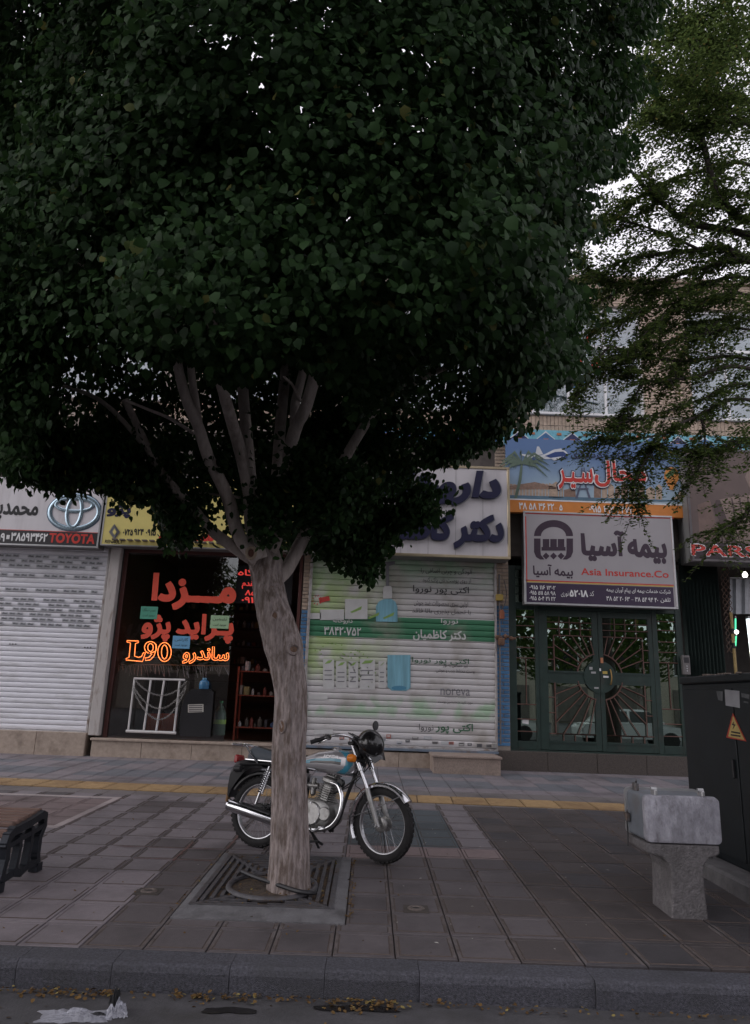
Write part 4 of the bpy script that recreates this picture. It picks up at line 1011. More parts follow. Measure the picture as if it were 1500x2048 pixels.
ptext('بیمه آسیا', 1066, 1129, 1146, 1156, ye, m_logo, t, depth=.002, bold=.03)
ptext('Asia Insurance.Co', 1162, 1139, 1337, 1153, ye, m_redl, t, depth=.002, bold=.02, raw=True)
yb5 = ye - .003
for i, s in enumerate(('۰۹۱۵ ۱۱۶ ۱۳۰۲', '۰۹۱۵ ۵۱۱ ۵۸ ۹۸', '۰۹۱۵ ۵۰۴ ۳۱ ۲۲')): ptext(s, 1059, 1171 + i * 11, 1111, 1179 + i * 11, yb5, m_whl, t, depth=.002, bold=.02, raw=True)
ptext('۵۲۰۱۸', 1139, 1180, 1176, 1194, yb5, m_whl, t, depth=.002, bold=.04, raw=True); ptext('کد', 1179, 1182, 1188, 1192, yb5, m_whl, t, depth=.002); ptext('نوری', 1122, 1183, 1137, 1194, yb5, m_whl, t, depth=.002)
ptext('شرکت خدمات بیمه ای پیام آوران بیمه', 1213, 1176, 1341, 1189, yb5, m_whl, t, depth=.002, bold=.01)
ptext('۳۸ ۵۲ ۲۰ ۶۳ – ۳۸ ۵۴ ۹۴ ۴۰', 1213, 1194, 1316, 1203, yb5, m_whl, t, depth=.002, bold=.02, raw=True); ptext('تلفن', 1321, 1195, 1341, 1206, yb5, m_whl, t, depth=.002, bold=.01)
# car seat sign on the right
Y6 = 13.4
r6 = rect(1377, 903, 1760, 1128, Y6)
m_brown = M('photo_brown', (.12, .085, .078), .5, var=.2, scale=1.2)
t = signbox('seat_cover_sign', 'brown sign printed with padded car seats and red letters at the right edge', *r6, Y6, YF - .05, m_brown, M('sign_dark_trim', (.12, .11, .115), .5, .4), .04)
ye = Y6 + .008
seat1, seat2, seat3 = M('seat_print', (.22, .16, .14), .5, var=.2, scale=3), M('seat_print_shade', (.16, .105, .09), .5, var=.2), M('seat_print_seam', (.07, .045, .045), .5)
flat([(1436, 1000), (1470, 992), (1500, 990), (1540, 998), (1552, 1040), (1545, 1085), (1480, 1088), (1455, 1062)], ye, seat1, t, 'seat_print')
flat([(1432, 1000), (1440, 1000), (1462, 1062), (1478, 1087), (1466, 1088), (1448, 1060), (1428, 1020)], ye - .003, seat3, t, 'seat_print')
for q in range(4): flat([(1462 + q * 16, 996), (1464.5 + q * 16, 996), (1476 + q * 14, 1060), (1473 + q * 14, 1060)], ye - .003, seat3, t, 'seam_print')
flat([(1500, 930), (1560, 925), (1600, 935), (1610, 985), (1505, 988), (1490, 955)], ye, seat1, t, 'seat_print'); flat([(1395, 1010), (1420, 1000), (1440, 1080), (1400, 1086)], ye, seat2, t, 'seat_print')
flat([(1380, 1084), (1720, 1095), (1720, 1130), (1380, 1123)], ye - .006, M('seat_band', (.035, .022, .028), .5), t, 'letter_band')
for (s, a, c) in (('PARS', 1383, 1517), ('SEAT', 1560, 1700)):
    if s == 'SEAT': continue
    ptext(s, a - 2, 1088.5, c + 2, 1115, ye - .009, m_wout, t, depth=.002, bold=.045, raw=True); ptext(s, a, 1090.5, c, 1113, ye - .012, m_redl, t, depth=.002, bold=.02, raw=True)
# small dark sign above the white sign, high on the left; sliver of a light sign over the pharmacy
r7 = rect(-120, 876, 92, 922, 13.75)
t = signbox('upper_sign', 'dark upstairs sign with white handwriting showing under the leaves at the left edge', *r7, 13.75, YF - .05, m_band, m_alu, .02)
ptext('دکتر لطیفی', 30, 886, 86, 915, 13.757, m_whl, t, depth=.002, bold=.01)
r8 = rect(655, 884, 720, 925, 13.75)
t = signbox('small_sign', 'small light blue and red sign half hidden by leaves above the pharmacy lightbox', *r8, 13.75, YF - .07, M('pale_blue', (.35, .5, .58), .5), m_alu, .02)
q = rect(657, 908, 718, 923, 13.757); b = MB(); b.box(q[0], q[1], 13.752, 13.7575, q[2], q[3]); b.build('red_band', m_redl, t)
for (yy, zz) in ((0, 0),):
    pass
# sagging cable under the frieze
b = MB(); a, c = P(640, 862, YF - .1), P(1560, 884, YF - .1)
b.tube([a.lerp(c, i / 24) + Vector((0, 0, -.22 * math.sin(math.pi * i / 24))) for i in range(25)], .014, 6)
b.build('overhead_cable', M('cable_black', (.02, .02, .02), .6), label='black cable sagging along the wall under the upstairs windows', cat='cable', smooth=True)

# ---------------------------------------------------------------- car parts shop: window, doorway, things inside
m_rfr = M('oxblood_frame', (.085, .032, .028), .5, var=.15); m_pglass = glass_mat('shop_glass', (.78, .82, .82), .95, .035, .015)
xl, xr = U2L + .01, U2R - .02
zt = ZS1 + .02; zb = SILLZ
yg = YF + .02
xm = P(462, 1300, yg).x
t = thing('shop_window', (xl, yg, zb), 'car parts shop window in a dark red frame with red painted words', 'shop window')
for (a, c, z0, z1) in ((xl, xr, zt - .13, zt), (xl, xl + .07, zb, zt - .13), (xr - .06, xr, zb, zt - .13)):
    b = MB(); b.box(a, c, yg - .04, yg + .06, z0, z1, .006); b.build('frame', m_rfr, t)
b = MB(); b.box(xl - .12, xl - .003, yg - .02, yg + .2, zb, zt, .005); b.build('jamb', M('dark_jamb', (.055, .05, .048), .6, var=.3), t)
b = MB(); b.box(xl + .07, xm, yg, yg + .01, zb + .005, zt - .13); b.build('pane', m_pglass, t)
yl = yg - .001
m_dec = M('decal_red', (.76, .10, .06), .5, var=.05)
for (s, a, t_, c, bt, bo) in (('مـــزدا', 303, 1148, 473, 1221, .06), ('پـراید', 352, 1228, 468, 1286, .05), ('پژو', 283, 1229, 342, 1283, .05)):
    ptext(s, a, t_, c, bt, yl, m_dec, t, depth=.002, bold=bo)
m_redglow = M('red_glow_letters', (.75, .06, .05), .5, emit=.5)  # faint glow put into the red of plain board letters
# sign board inside the doorway top with red letters
t2 = thing('red_letter_board', (P(520, 1170, YF + .25).x, YF + .25, P(520, 1215, YF).z), 'dark board of red letters hanging in the shop doorway behind the trunk', 'sign')
q = rect(468, 1132, 585, 1208, YF + .25); b = MB(); b.box(q[0], q[1], YF + .25, YF + .27, q[2], q[3]); b.build('board', m_band, t2)
ptext('فروشگاه', 476, 1138, 572, 1156, YF + .248, m_redglow, t2, depth=.002, bold=.02); ptext('مقدم', 484, 1162, 516, 1178, YF + .248, m_redglow, t2, depth=.002, bold=.02); ptext('۸۵', 490, 1180, 512, 1191, YF + .248, m_redglow, t2, depth=.002, bold=.03, raw=True); ptext('۰۹۱۵', 483, 1194, 520, 1206, YF + .248, m_redglow, t2, depth=.002, bold=.03, raw=True)
for (a, t_, c, bt, col, lab, s) in ((281, 1213, 315, 1238, (.10, .35, .25), 'green paper note on the shop window under the top red word', 'نصب سلاک'), (421, 1231, 458, 1257, (.35, .52, .32), 'pale green paper note stuck over the right red word in the shop window', 'تضمین'), (345, 1272, 380, 1297, (.16, .38, .60), 'light blue paper note in the middle of the shop window above the neon', 'گارانتی')):
    q = rect(a, t_, c, bt, yl - .004); n = thing('paper_note', (q[0], yl - .004, q[2]), lab, 'paper note', 'paper notes on the shop window')
    b = MB(); b.box(q[0], q[1], yl - .006, yl - .004, q[2], q[3]); b.build('sheet', M('note_%d' % a, col, .8, var=.05), n)
    h_ = q[3] - q[2]
    text(shape_fa(s) and s, q[0] + .04, q[1] - .04, q[2] + h_ * .55, q[2] + h_ * .85, yl - .006, m_blk, n, depth=.002); text('موجود است', q[0] + .05, q[1] - .05, q[2] + h_ * .15, q[2] + h_ * .4, yl - .006, m_blk, n, depth=.002)
# neon
def neon_mat(name, col, e):
    m = bpy.data.materials.new(name); m.use_nodes = True; b = m.node_tree.nodes['Principled BSDF']; b.inputs['Base Color'].default_value = (*col, 1); b.inputs['Emission Color'].default_value = (*col, 1); b.inputs['Emission Strength'].default_value = e; return m
m_neon = neon_mat('neon_orange', (1.0, .20, .05), 3.6); m_neonc = neon_mat('neon_core', (1.0, .5, .16), 2.6)
yn = yg + .06
tn = thing('neon_sign', P(355, 1300, yn), 'glowing orange outlined neon sign reading L90 inside the shop window', 'neon sign')
def ntube(pts, closed=True):
    pts = [P(x, y, yn) for x, y in pts]
    b = MB(); b.tube(pts, .007, 6, closed=closed); o = b.build('neon_tube', m_neon, tn, smooth=True)
ntube([(254, 1281), (277, 1282), (277, 1285), (271, 1287), (269, 1312), (277, 1315), (283, 1313), (287, 1305), (291, 1305), (285, 1323), (252, 1320), (252, 1317), (258, 1315), (261, 1286), (254, 1284)])
def ell(cx_, cy_, rx, ry, a0=0, a1=360, n=22): return [(cx_ + rx * math.cos(R(a)), cy_ - ry * math.sin(R(a))) for a in [a0 + (a1 - a0) * i / n for i in range(n + (0 if a1 - a0 == 360 else 1))]]
ntube(ell(329, 1304, 13.5, 19)); ntube(ell(329, 1304, 6, 14))
ntube(ell(301, 1295, 12, 12, -40, 250) [::-1] + [(300, 1307), (304, 1305)], False); ntube(ell(301, 1295, 5.5, 8)); ntube([(312, 1288), (312, 1300), (308, 1312), (300, 1320), (291, 1321), (290, 1316), (297, 1315), (304, 1308)], False)
ptext('ساندرو', 366, 1293, 458, 1328, yn, m_neon, tn, outline=.0062, name='neon_tube', bold=.02)
b = MB(); a, c = rect(248, 1276, 462, 1330, yn + .02)[:2], rect(248, 1276, 462, 1330, yn + .02)[2:]
for z in (c[0] + .12, c[1] - .1): b.box(a[0], a[1], yn + .02, yn + .026, z, z + .012)
b.build('support_rail', M('clear_rail', (.08, .08, .09), .3), tn)
# window display on the outer sill: white guard with chains
m_wm = M('white_tube', (.62, .60, .60), .4, var=.08); m_chain = M('chain_steel', (.32, .31, .30), .35, .8)
yd = YF - .11
t = thing('bull_bar_guard', P(310, 1465, yd), 'white tubular bumper guard draped with chains standing on the sill of the shop window', 'bumper guard')
def L3(px, py, dy=0): return P(px, py, yd + dy)
b = MB(); b.tube([L3(268, 1357), L3(370, 1360)], .02, 8); b.build('top_rail', m_wm, t, smooth=True); b = MB(); b.tube([L3(252, 1462), L3(352, 1466)], .026, 8); b.build('bottom_rail', m_wm, t, smooth=True)
for a, c in ((269, 256), (302, 287), (329, 312), (360, 348)):
    b = MB(); b.tube([L3(a, 1358), L3(c, 1464)], .019, 8); b.build('upright', m_wm, t, smooth=True)
for (x0, y0, x1, y1, sag) in ((266, 1372, 372, 1372, 45), (266, 1378, 372, 1376, 62), (270, 1360, 374, 1362, 30)):
    b = MB(); n = 34
    pp = [L3(x0 + (x1 - x0) * i / n, y0 + (y1 - y0) * i / n + sag * 4 * (i / n) * (1 - i / n), -.05) for i in range(n + 1)]
    for i in range(n):
        d = (pp[i + 1] - pp[i]); mid = (pp[i] + pp[i + 1]) / 2; ex = d.normalized(); ey = Vector((0, 1, 0)) if i % 2 else ex.cross(Vector((0, 1, 0)))
        b.tube([mid + ex * d.length * .62 * math.cos(q * math.pi / 4) + ey * .014 * math.sin(q * math.pi / 4) for q in range(8)], .0045, 4, closed=True)
    b.build('chain', m_chain, t)
t = thing('black_plastic_panel', L3(392, 1470), 'black moulded plastic panel with a small white label leaning against the shop window', 'plastic panel')
m_bp = M('black_plastic', (.02, .02, .023), .4, var=.1)
yd = YF - .09
b = MB(); pts = [(360, 1472), (362, 1420), (370, 1392), (384, 1378), (420, 1378), (427, 1384), (424, 1420), (420, 1474)]
b.prism([(L3(x, y).x, L3(x, y).z) for x, y in pts], yd, yd + .07, 'Y'); b.build('panel', m_bp, t)
for i in range(5):
    b = MB(); b.prism([(L3(x, y).x, L3(x, y).z) for x, y in ((382, 1386 + i * 5), (416, 1386 + i * 5), (416, 1388 + i * 5), (382, 1388 + i * 5))], yd - .012, yd + .01, 'Y'); b.build('rib', m_bp, t)
b = MB(); b.prism([(L3(x, y).x, L3(x, y).z) for x, y in ((376, 1409), (407, 1408), (407, 1424), (376, 1425))], yd - .006, yd - .001, 'Y'); lb = b.build('label_plate', M('label_white', (.55, .52, .48), .6), t)
for i in range(4):
    b = MB(); b.prism([(L3(x, y).x, L3(x, y).z) for x, y in ((378, 1410.5 + i * 3.6), (405, 1410.5 + i * 3.6), (405, 1412.3 + i * 3.6), (378, 1412.3 + i * 3.6))], yd - .0085, yd - .0065, 'Y'); b.build('print_line', ink_k, lb)
t = thing('water_jug', L3(408, 1378, .1), 'blue plastic water jug standing on the black plastic panel in the shop', 'water jug')
c = L3(408, 1378, .035); m_jug = M('jug_blue', (.05, .16, .30), .25, var=.1)
b = MB(); b.lathe([(.0, .0), (.085, 0), (.095, .02), (.09, .06), (.095, .08), (.085, .13), (.05, .165), (.035, .17)], (c.x, c.y - .02, c.z), n=18); b.build('body', m_jug, t, smooth=True)
b = MB(); b.lathe([(.04, .172), (.04, .2), (0, .205)], (c.x, c.y - .02, c.z), n=14); b.build('cap', M('cap_blue', (.12, .28, .42), .4), t)
t = thing('plastic_bottle', L3(437, 1470), 'clear green plastic bottle in the lower right corner of the shop window', 'bottle')
yd = YF + .2
c = L3(437, 1470, .05); m_bot = M('bottle_green', (.10, .15, .12), .2, var=.1)
b = MB(); b.lathe([(0, 0), (.11, 0), (.12, .03), (.115, .2), (.12, .3), (.105, .42), (.05, .52), (.035, .54), (.035, .58)], (c.x, c.y, c.z), n=18); b.build('body', m_bot, t, smooth=True)
b = MB(); b.lathe([(.042, .582), (.042, .62), (0, .622)], (c.x, c.y, c.z), n=12); b.build('cap', M('cap_green', (.08, .32, .14), .4), t)
b = MB(); b.lathe([(.1215, .2), (.1215, .28)], (c.x, c.y, c.z), n=18); b.build('band', M('band_lime', (.35, .55, .12), .4), t)
m_orj = M('jack_orange', (.42, .09, .03), .45, var=.1)
for k, (x, w_) in enumerate(((300, 20), (322, 24), (340, 18))):
    t = thing('jerry_can', L3(x, 1462, .25), ('left', 'middle', 'right')[k] + 'most of three orange cans standing behind the white bumper guard', 'can', 'orange cans behind the bumper guard')
    c = L3(x, 1464, .3); h_ = .34; ww_ = w_ / 105 / 2
    b = MB(); b.box(c.x - ww_, c.x + ww_, c.y, c.y + .14, c.z, c.z + h_, .02); b.build('body', m_orj, t); b = MB(); b.lathe([(.03, h_ + .001), (.03, h_ + .05), (0, h_ + .052)], (c.x, c.y + .07, c.z), n=10); b.build('cap', m_blk, t)
# shelves inside: red rack at the doorway, tall dark racks behind
m_rack = M('rack_red', (.22, .05, .03), .5, var=.15)
goods = [M('goods_%d' % i, c, .6, var=.25, scale=20) for i, c in enumerate(((.22, .2, .18), (.06, .06, .07), (.18, .05, .04), (.06, .10, .2), (.25, .22, .1), (.4, .4, .4), (.1, .09, .08)))]
ORD = ['', 'first', 'second', 'third', 'fourth', 'fifth', 'sixth', 'seventh', 'eighth', 'ninth', 'tenth', 'eleventh', 'twelfth', 'thirteenth', 'fourteenth', 'fifteenth', 'sixteenth', 'seventeenth', 'eighteenth', 'nineteenth', 'twentieth', 'last'] + ['far'] * 20
def rack(lab, x0, x1, y0, y1, z0, levels, top, mat, items, grp=None):
    t = thing('goods_rack', ((x0 + x1) / 2, y0, z0), lab, 'shelf rack', 'racks inside the car parts shop')
    for x in (x0, x1 - .035):
        for y in (y0, y1 - .035): b = MB(); b.box(x, x + .035, y, y + .035, z0, top); b.build('post', mat, t)
    for z in levels:
        b = MB(); b.box(x0 + .036, x1 - .036, y0 + .002, y1 - .002, z - .02, z); b.build('shelf', mat, t)
    random.seed(int(x0 * 100) + 3)
    cnt = 0
    for lv, z in enumerate(sorted(levels, reverse=True)):
        x = x0 + .06; pos = 0
        while x < x1 - .12:
            w = random.uniform(.05, .11); h_ = random.uniform(.06, .19)
            if cnt < 90:
                b = MB()
                if random.random() < .6: b.lathe([(0, 0), (w * .42, 0), (w * .45, h_ * .1), (w * .42, h_ * .7), (w * .18, h_ * .85), (w * .18, h_), (0, h_)], (x + w / 2, y0 + .12, z + .001), n=10); nm = 'bottle'
                else: b.box(x, x + w - .01, y0 + .04, y0 + .25, z + .001, z + h_, .004); nm = 'carton'
                gi = random.randrange(len(goods)); o = b.build(('display_' + nm), goods[gi]); tag(o, None, nm, 'goods on the shop racks'); pos += 1; cnt += 1
                o['label'] = '%s %s, %s along the %s shelf down, %s' % (('grey brown', 'black', 'dull red', 'navy blue', 'mustard', 'pale grey', 'charcoal')[gi], nm, ORD[pos], ORD[lv + 1], 'red doorway rack' if mat is m_rack else 'dark back rack')
            x += w + random.uniform(.0, .05)
xa = P(470, 1400, YF + .5).x
rack('red steel rack of bottles and tools inside the shop doorway beside the trunk', xa, U2R - .05, YF + .55, YF + 1.0, SILLZ, [SILLZ + .25, P(500, 1390, YF + .6).z, P(500, 1342, YF + .6).z], P(500, 1338, YF + .6).z + .04, m_rack, 1)
m_dr = M('rack_dark', (.05, .045, .04), .6)
rack('tall dark rack of boxes deep inside the shop behind the neon sign', U2L + .35, U2R - .55, YF + 3.6, YF + 4.1, SILLZ, [SILLZ + .3 + .42 * i for i in range(7)], SILLZ + 3.1, m_dr, 1)
# wire basket rail behind the neon
t = thing('wire_rack', P(350, 1335, YF + .5), 'grey wire rail of hanging tools across the shop window below the neon', 'rail')
b = MB(); a, c = P(238, 1328, YF + .5), P(458, 1332, YF + .5); b.tube([a, c], .012, 6); b.build('rail', m_chain, t)
b = MB(); random.seed(3)
for i in range(46):
    p = a.lerp(c, i / 45); b.tube([p, p + Vector((random.uniform(-.03, .1), random.uniform(-.02, .02), -random.uniform(.1, .24)))], .006, 4)
b.build('hanging_tools', m_dia, t)
# ---------------------------------------------------------------- green double door
m_dg = M('door_green', (.022, .042, .036), .42, var=.2, scale=5, dirt=(.05, .045, .04), dscale=4, dlo=.55, dhi=.8); m_bar = M('bar_redbrown', (.125, .064, .052), .55, var=.2, scale=20)
m_dglass = glass_mat('door_glass', (.22, .32, .28), 1.0, .30, .012)
yd = YF + .1
dz0 = P(1195, 1504, yd).z; dz1 = P(1195, 1137, yd).z
def dx(px, py=1360): return P(px, py, yd).x
def dzz(py, px=1195): return P(px, py, yd).z
t = thing('double_door', (dx(1195), yd, dz0), 'dark green double door with rusty sunburst bars and glass side lights', 'door')
X = {k: dx(v) for k, v in dict(o0=1018, s0=1033, s1=1071, l0=1078, lg0=1096, lg1=1187, c=1199, rg0=1208, rg1=1300, r1=1309, t0=1319, t1=1357, o1=1369).items()}
ztr = dzz(1218)
def fbox(a, c, z0, z1, name, parent, m=m_dg, y0=-.04, y1=.04, b_=.006):
    b = MB(); b.box(a, c, yd + y0, yd + y1, z0, z1, b_); return b.build(name, m, parent)
fbox(X['o0'], X['s0'], dz0, dz1, 'frame', t); fbox(X['t1'], X['o1'], dz0, dz1, 'frame', t); fbox(X['s1'], X['l0'], dz0, dz1, 'frame', t); fbox(X['r1'], X['t0'], dz0, dz1, 'frame', t)
for (a, c) in (('s0', 's1'), ('l0', 'r1'), ('t0', 't1')):
    fbox(X[a] + .001, X[c] - .001, ztr - .05, ztr + .08, 'transom_bar', t, y0=-.036, y1=.036); fbox(X[a] + .001, X[c] - .001, dz1 - .08, dz1, 'head', t, y0=-.036, y1=.036)
    b = MB(); b.box(X[a], X[c], yd, yd + .008, ztr + .081, dz1 - .081); b.build('transom_pane', m_dglass, t)
    for k in range(1, 4):
        z = ztr + .08 + (dz1 - ztr - .16) * k / 4; b = MB(); b.tube([(X[a], yd - .02, z), (X[c], yd - .02, z)], .009, 6); b.build('bar', m_dg, t)
# side lights
for (a, c) in (('s0', 's1'), ('t0', 't1')):
    xa, xc = X[a], X[c]; z0, z1 = dzz(1487), ztr - .055
    fbox(xa + .001, xc - .001, dz0, z0, 'kick_rail', t, y0=-.036, y1=.036)
    b = MB(); b.box(xa + .002, xc - .002, yd, yd + .008, z0 + .002, z1); s = b.build('side_light', m_dglass, t)
    for f in (.06, .13, .22, .30, .38, .73, .84, .93):
        z = z1 - (z1 - z0) * f; b = MB(); b.tube([(xa, yd - .02, z), (xc, yd - .02, z)], .010, 6); b.build('bar', m_bar, s)
    xm_ = (xa + xc) / 2; b = MB(); b.tube([(xm_, yd - .02, z1 - (z1 - z0) * .38), (xm_, yd - .02, z1 - (z1 - z0) * .73)], .010, 6); b.build('bar', m_bar, s)
zc = dzz(1354); z_top, z_bot = ztr - .055, dz0 + .0
RP, RQ = .30, .43
for side, (xa, ga, gc, xc) in (('L', (X['l0'] + .002, X['lg0'], X['lg1'], X['c'] - .004)), ('R', (X['c'] + .004, X['rg0'], X['rg1'], X['r1'] - .002))):
    lf = None
    gz = [(dzz(1346), z_top - .10), (dz0 + .16, dzz(1367))]
    b = MB(); yA, yB = yd - .03, yd + .03
    b.box(xa, ga, yA, yB, z_bot + .01, z_top, .005); b.box(gc, xc, yA, yB, z_bot + .01, z_top, .005)
    b.box(ga + .0005, gc - .0005, yA + .002, yB - .002, gz[0][1], z_top - .002); b.box(ga + .0005, gc - .0005, yA + .002, yB - .002, gz[1][1], gz[0][0]); b.box(ga + .0005, gc - .0005, yA + .002, yB - .002, z_bot + .012, gz[1][0])
    lf = b.build('door_leaf', m_dg, t)
    for (z0, z1) in gz:
        b = MB(); b.box(ga + .001, gc - .001, yd + .004, yd + .012, z0 + .001, z1 - .001); b.build('pane', m_dglass, lf)
        b = MB()
        for (p, q) in (((ga, z0), (gc, z0)), ((ga, z1), (gc, z1))): b.box(ga, gc, yA - .012, yA + .004, p[1] - .018, p[1] + .018)
        b.build('bead', m_dg, lf)
    sgn = -1 if side == 'L' else 1
    # half disc plate, quarter rings, rays, frame bars
    b = MB(); pts = [(X['c'] + sgn * .004, zc - RP)] + [(X['c'] + sgn * (.004 + RP * math.cos(R(a))), zc + RP * math.sin(R(a))) for a in range(-90, 91, 10)]
    b.prism(pts[1:], yA - .02, yA - .003, 'Y'); b.build('half_disc', m_dg, lf)
    edge = ga if side == 'L' else gc; inner = edge + (.12 if side == 'L' else -.12)
    for (z0, z1), up in zip(gz, (1, -1)):
        b = MB(); a0 = [8 + i * 10 for i in range(9)]
        zr0 = gz[0][0] if up > 0 else gz[1][1]
        arc = [(X['c'] + sgn * RQ * math.cos(R(a)), yA - .006, zc + up * RQ * math.sin(R(a))) for a in range(12, 84, 6)]
        b.tube(arc, .013, 6); b.build('ring_bar', m_bar, lf, smooth=True)
        zin = (z1 - (z1 - z0) * .36) if up > 0 else (z0 + (z1 - z0) * .13)
        b = MB(); b.tube([(inner, yA - .004, zr0), (inner, yA - .004, zin)], .011, 6); b.build('bar', m_bar, lf); b = MB(); b.tube([(inner, yA - .004, zin), ((gc if side == 'L' else ga), yA - .004, zin)], .011, 6); b.build('bar', m_bar, lf)
        for a in (22, 34, 45, 56, 67, 77):
            dxr, dzr = sgn * math.cos(R(a)), up * math.sin(R(a))
            tx = (inner - X['c']) / dxr; tz = (zin - zc) / dzr; e = min(abs(tx), abs(tz))
            if e < RQ + .03: continue
            b = MB(); b.tube([(X['c'] + dxr * RQ, yA - .008, zc + dzr * RQ), (X['c'] + dxr * e, yA - .008, zc + dzr * e)], .0095, 6); b.build('ray_bar', m_bar, lf)
        if up > 0:
            for f in (.33, .66): z = zin + (z1 - zin) * f; b = MB(); b.tube([(ga, yA - .004, z), (gc, yA - .004, z)], .0095, 6); b.build('bar', m_bar, lf)
            for f in (.27, .5, .74): x = ga + (gc - ga) * f; b = MB(); b.tube([(x, yA - .003, zin), (x, yA - .003, z1)], .0095, 6); b.build('bar', m_bar, lf)
            for f in (.33, .66): z = zr0 + (zin - zr0) * f; b = MB(); b.tube([(edge, yA - .004, z), (inner, yA - .004, z)], .0095, 6); b.build('bar', m_bar, lf)
        else:
            b = MB(); b.tube([(ga, yA - .004, zin), (gc, yA - .004, zin)], .011, 6); b.build('bar', m_bar, lf)
            for f in (.3, .55, .8): x = ga + (gc - ga) * f; b = MB(); b.tube([(x, yA - .003, zin), (x, yA - .003, z0)], .0095, 6); b.build('bar', m_bar, lf)
            for f in (.3, .6): z = zr0 + (zin - zr0) * f; b = MB(); b.tube([(edge, yA - .004, z), (inner, yA - .004, z)], .0095, 6); b.build('bar', m_bar, lf)
    if side == 'R':
        b = MB(); hx = X['c'] + .19; b.tube(spline([(hx, yA - .02, zc + .14), (hx, yA - .06, zc + .13), (hx + .01, yA - .075, zc), (hx, yA - .06, zc - .12), (hx, yA - .02, zc - .13)], 5), .012, 8); b.build('handle', M('brass', (.42, .27, .10), .4, .8), lf, smooth=True)
        for (ox, oz, w, h_, m_) in ((.02, .30, .05, .1, M('st1', (.5, .2, .1), .6)), (.05, .1, .09, .05, M('st2', (.5, .38, .1), .6)), (.06, .03, .1, .035, m_whl), (-.01, .15, .03, .05, m_whl)):
            b = MB(); b.box(X['c'] + ox, X['c'] + ox + w, yA - .024, yA - .0205, zc + oz - .04, zc + oz + h_ - .04); b.build('sticker', m_, lf)
    else:
        for (ox, oz, w, h_) in ((-.17, .06, .09, .035), (-.12, -.22, .08, .03), (-.2, .13, .06, .05)):
            b = MB(); b.box(X['c'] + ox, X['c'] + ox + w, yA - .024, yA - .0205, zc + oz, zc + oz + h_); b.build('sticker', m_alu, lf)
b = MB(); b.box(X['o0'], X['o1'], yd - .07, yd + .06, dz0 - .05, dz0 - .002, .006); b.build('threshold', m_dg, t)
c = P(1051, 1443, yd - .001); b = MB(); b.box(c.x - .06, c.x + .06, yd - .004, yd - .001, c.z - .04, c.z + .04, rot=(Matrix.Rotation(.15, 3, 'Y'), c)); b.build('paper_sticker', m_whl, t)
c = P(1374, 1330, YF - .13); tb_ = thing('intercom_box', (c.x, YF - .05, c.z - .17), 'small grey intercom box on the wall right of the green door', 'intercom')
b = MB(); b.box(c.x - .07, c.x + .07, YF - .12, YF - .02, c.z - .18, c.z + .18, .012); b.build('case', M('intercom_grey', (.16, .15, .15), .5, .3, var=.15), tb_)
b = MB(); b.box(c.x - .045, c.x + .045, YF - .126, YF - .1215, c.z + .04, c.z + .14); b.build('speaker_plate', m_band, tb_)
for k in range(3): b = MB(); b.lathe([(.013, 0), (.013, -.008), (0, -.009)], (c.x, YF - .1205, c.z - .02 - k * .045), 'Y', 10); b.build('button', m_alu, tb_)
b = MB(); b.box(X['o0'], X['o1'], YF + .9, YF + .95, .4, dz1 + .3); b.build('hall_wall', M('hall_dark', (.02, .022, .021), .9), bld)
# step block before the pharmacy
a = G(868, 1549); c = G(1003, 1551)
q = rect(866, 1512, 1003, 1549, 13.05)
t = thing('stone_step', ((q[0] + q[1]) / 2, 13.05, zg(13.3)), 'single pink granite step block on the pavement below the printed shutter', 'step')
m_step = M('step_granite', (.30, .235, .20), .6, var=.25, scale=50, bump=.15, dirt=(.2, .16, .14), dscale=3)
b = MB(); b.box(q[0] + .01, q[1] - .01, 13.07, 13.82, zg(13) - .03, q[3] - .045, .006); b.build('riser', m_step, t); b = MB(); b.box(q[0] - .015, q[1] + .015, 13.04, 13.825, q[3] - .044, q[3], .01); b.build('tread', m_step, t)
# gas pipe and valve on the blue pillar
m_pipe = M('pipe_grey', (.15, .145, .15), .5, .5, var=.2, dirt=(.12, .07, .04), dscale=12); m_rustp = M('pipe_rust', (.16, .09, .06), .8, var=.3)
xp = (PIL[0][0] + PIL[0][1]) / 2
t = thing('gas_pipe', (xp, YF - .1, .3), 'grey gas riser pipe with a valve cluster on the blue brick pillar', 'gas pipe')
b = MB(); b.tube([(xp - .07, YF - .08, .66), (xp - .07, YF - .08, P(1000, 1150, YF).z)], .016, 8); b.build('riser', m_pipe, t, smooth=True)
vz = P(1000, 1276, YF).z
for (o_, r_, l_) in (((-.16, -.10, 0), .045, .13), ((0, -.10, .02), .055, .1), ((.1, -.1, -.01), .04, .14)):
    b = MB(); b.lathe([(0, 0), (r_ * .6, 0), (r_, l_ * .2), (r_, l_ * .45), (r_ * .55, l_ * .55), (r_ * .55, l_ * .9), (0, l_)], (xp + o_[0], YF + o_[1] - .02, vz + o_[2]), 'X', 12); b.build('valve_body', m_rustp, t, smooth=True)
b = MB(); b.lathe([(0, -.07), (.055, -.07), (.07, -.04), (.07, .05), (.045, .07), (0, .075)], (xp - .05, YF - .13, vz - .08), 'Z', 14); b.build('regulator', m_rustp, t, smooth=True)
b = MB(); b.tube(spline([(xp - .07, YF - .08, vz + .5), (xp + .02, YF - .12, vz + .62), (xp + .06, YF - .12, vz + .85), (xp + .02, YF - .1, vz + 1.1)], 5), .01, 6); b.build('hose', m_pipe, t, smooth=True)
c = P(1000, 1195, YF - .1); b = MB(); b.box(c.x - .08, c.x + .06, YF - .13, YF - .035, c.z - .06, c.z + .06, .01); b.build('meter_tag', M('tag_yellow', (.42, .30, .08), .6), t)
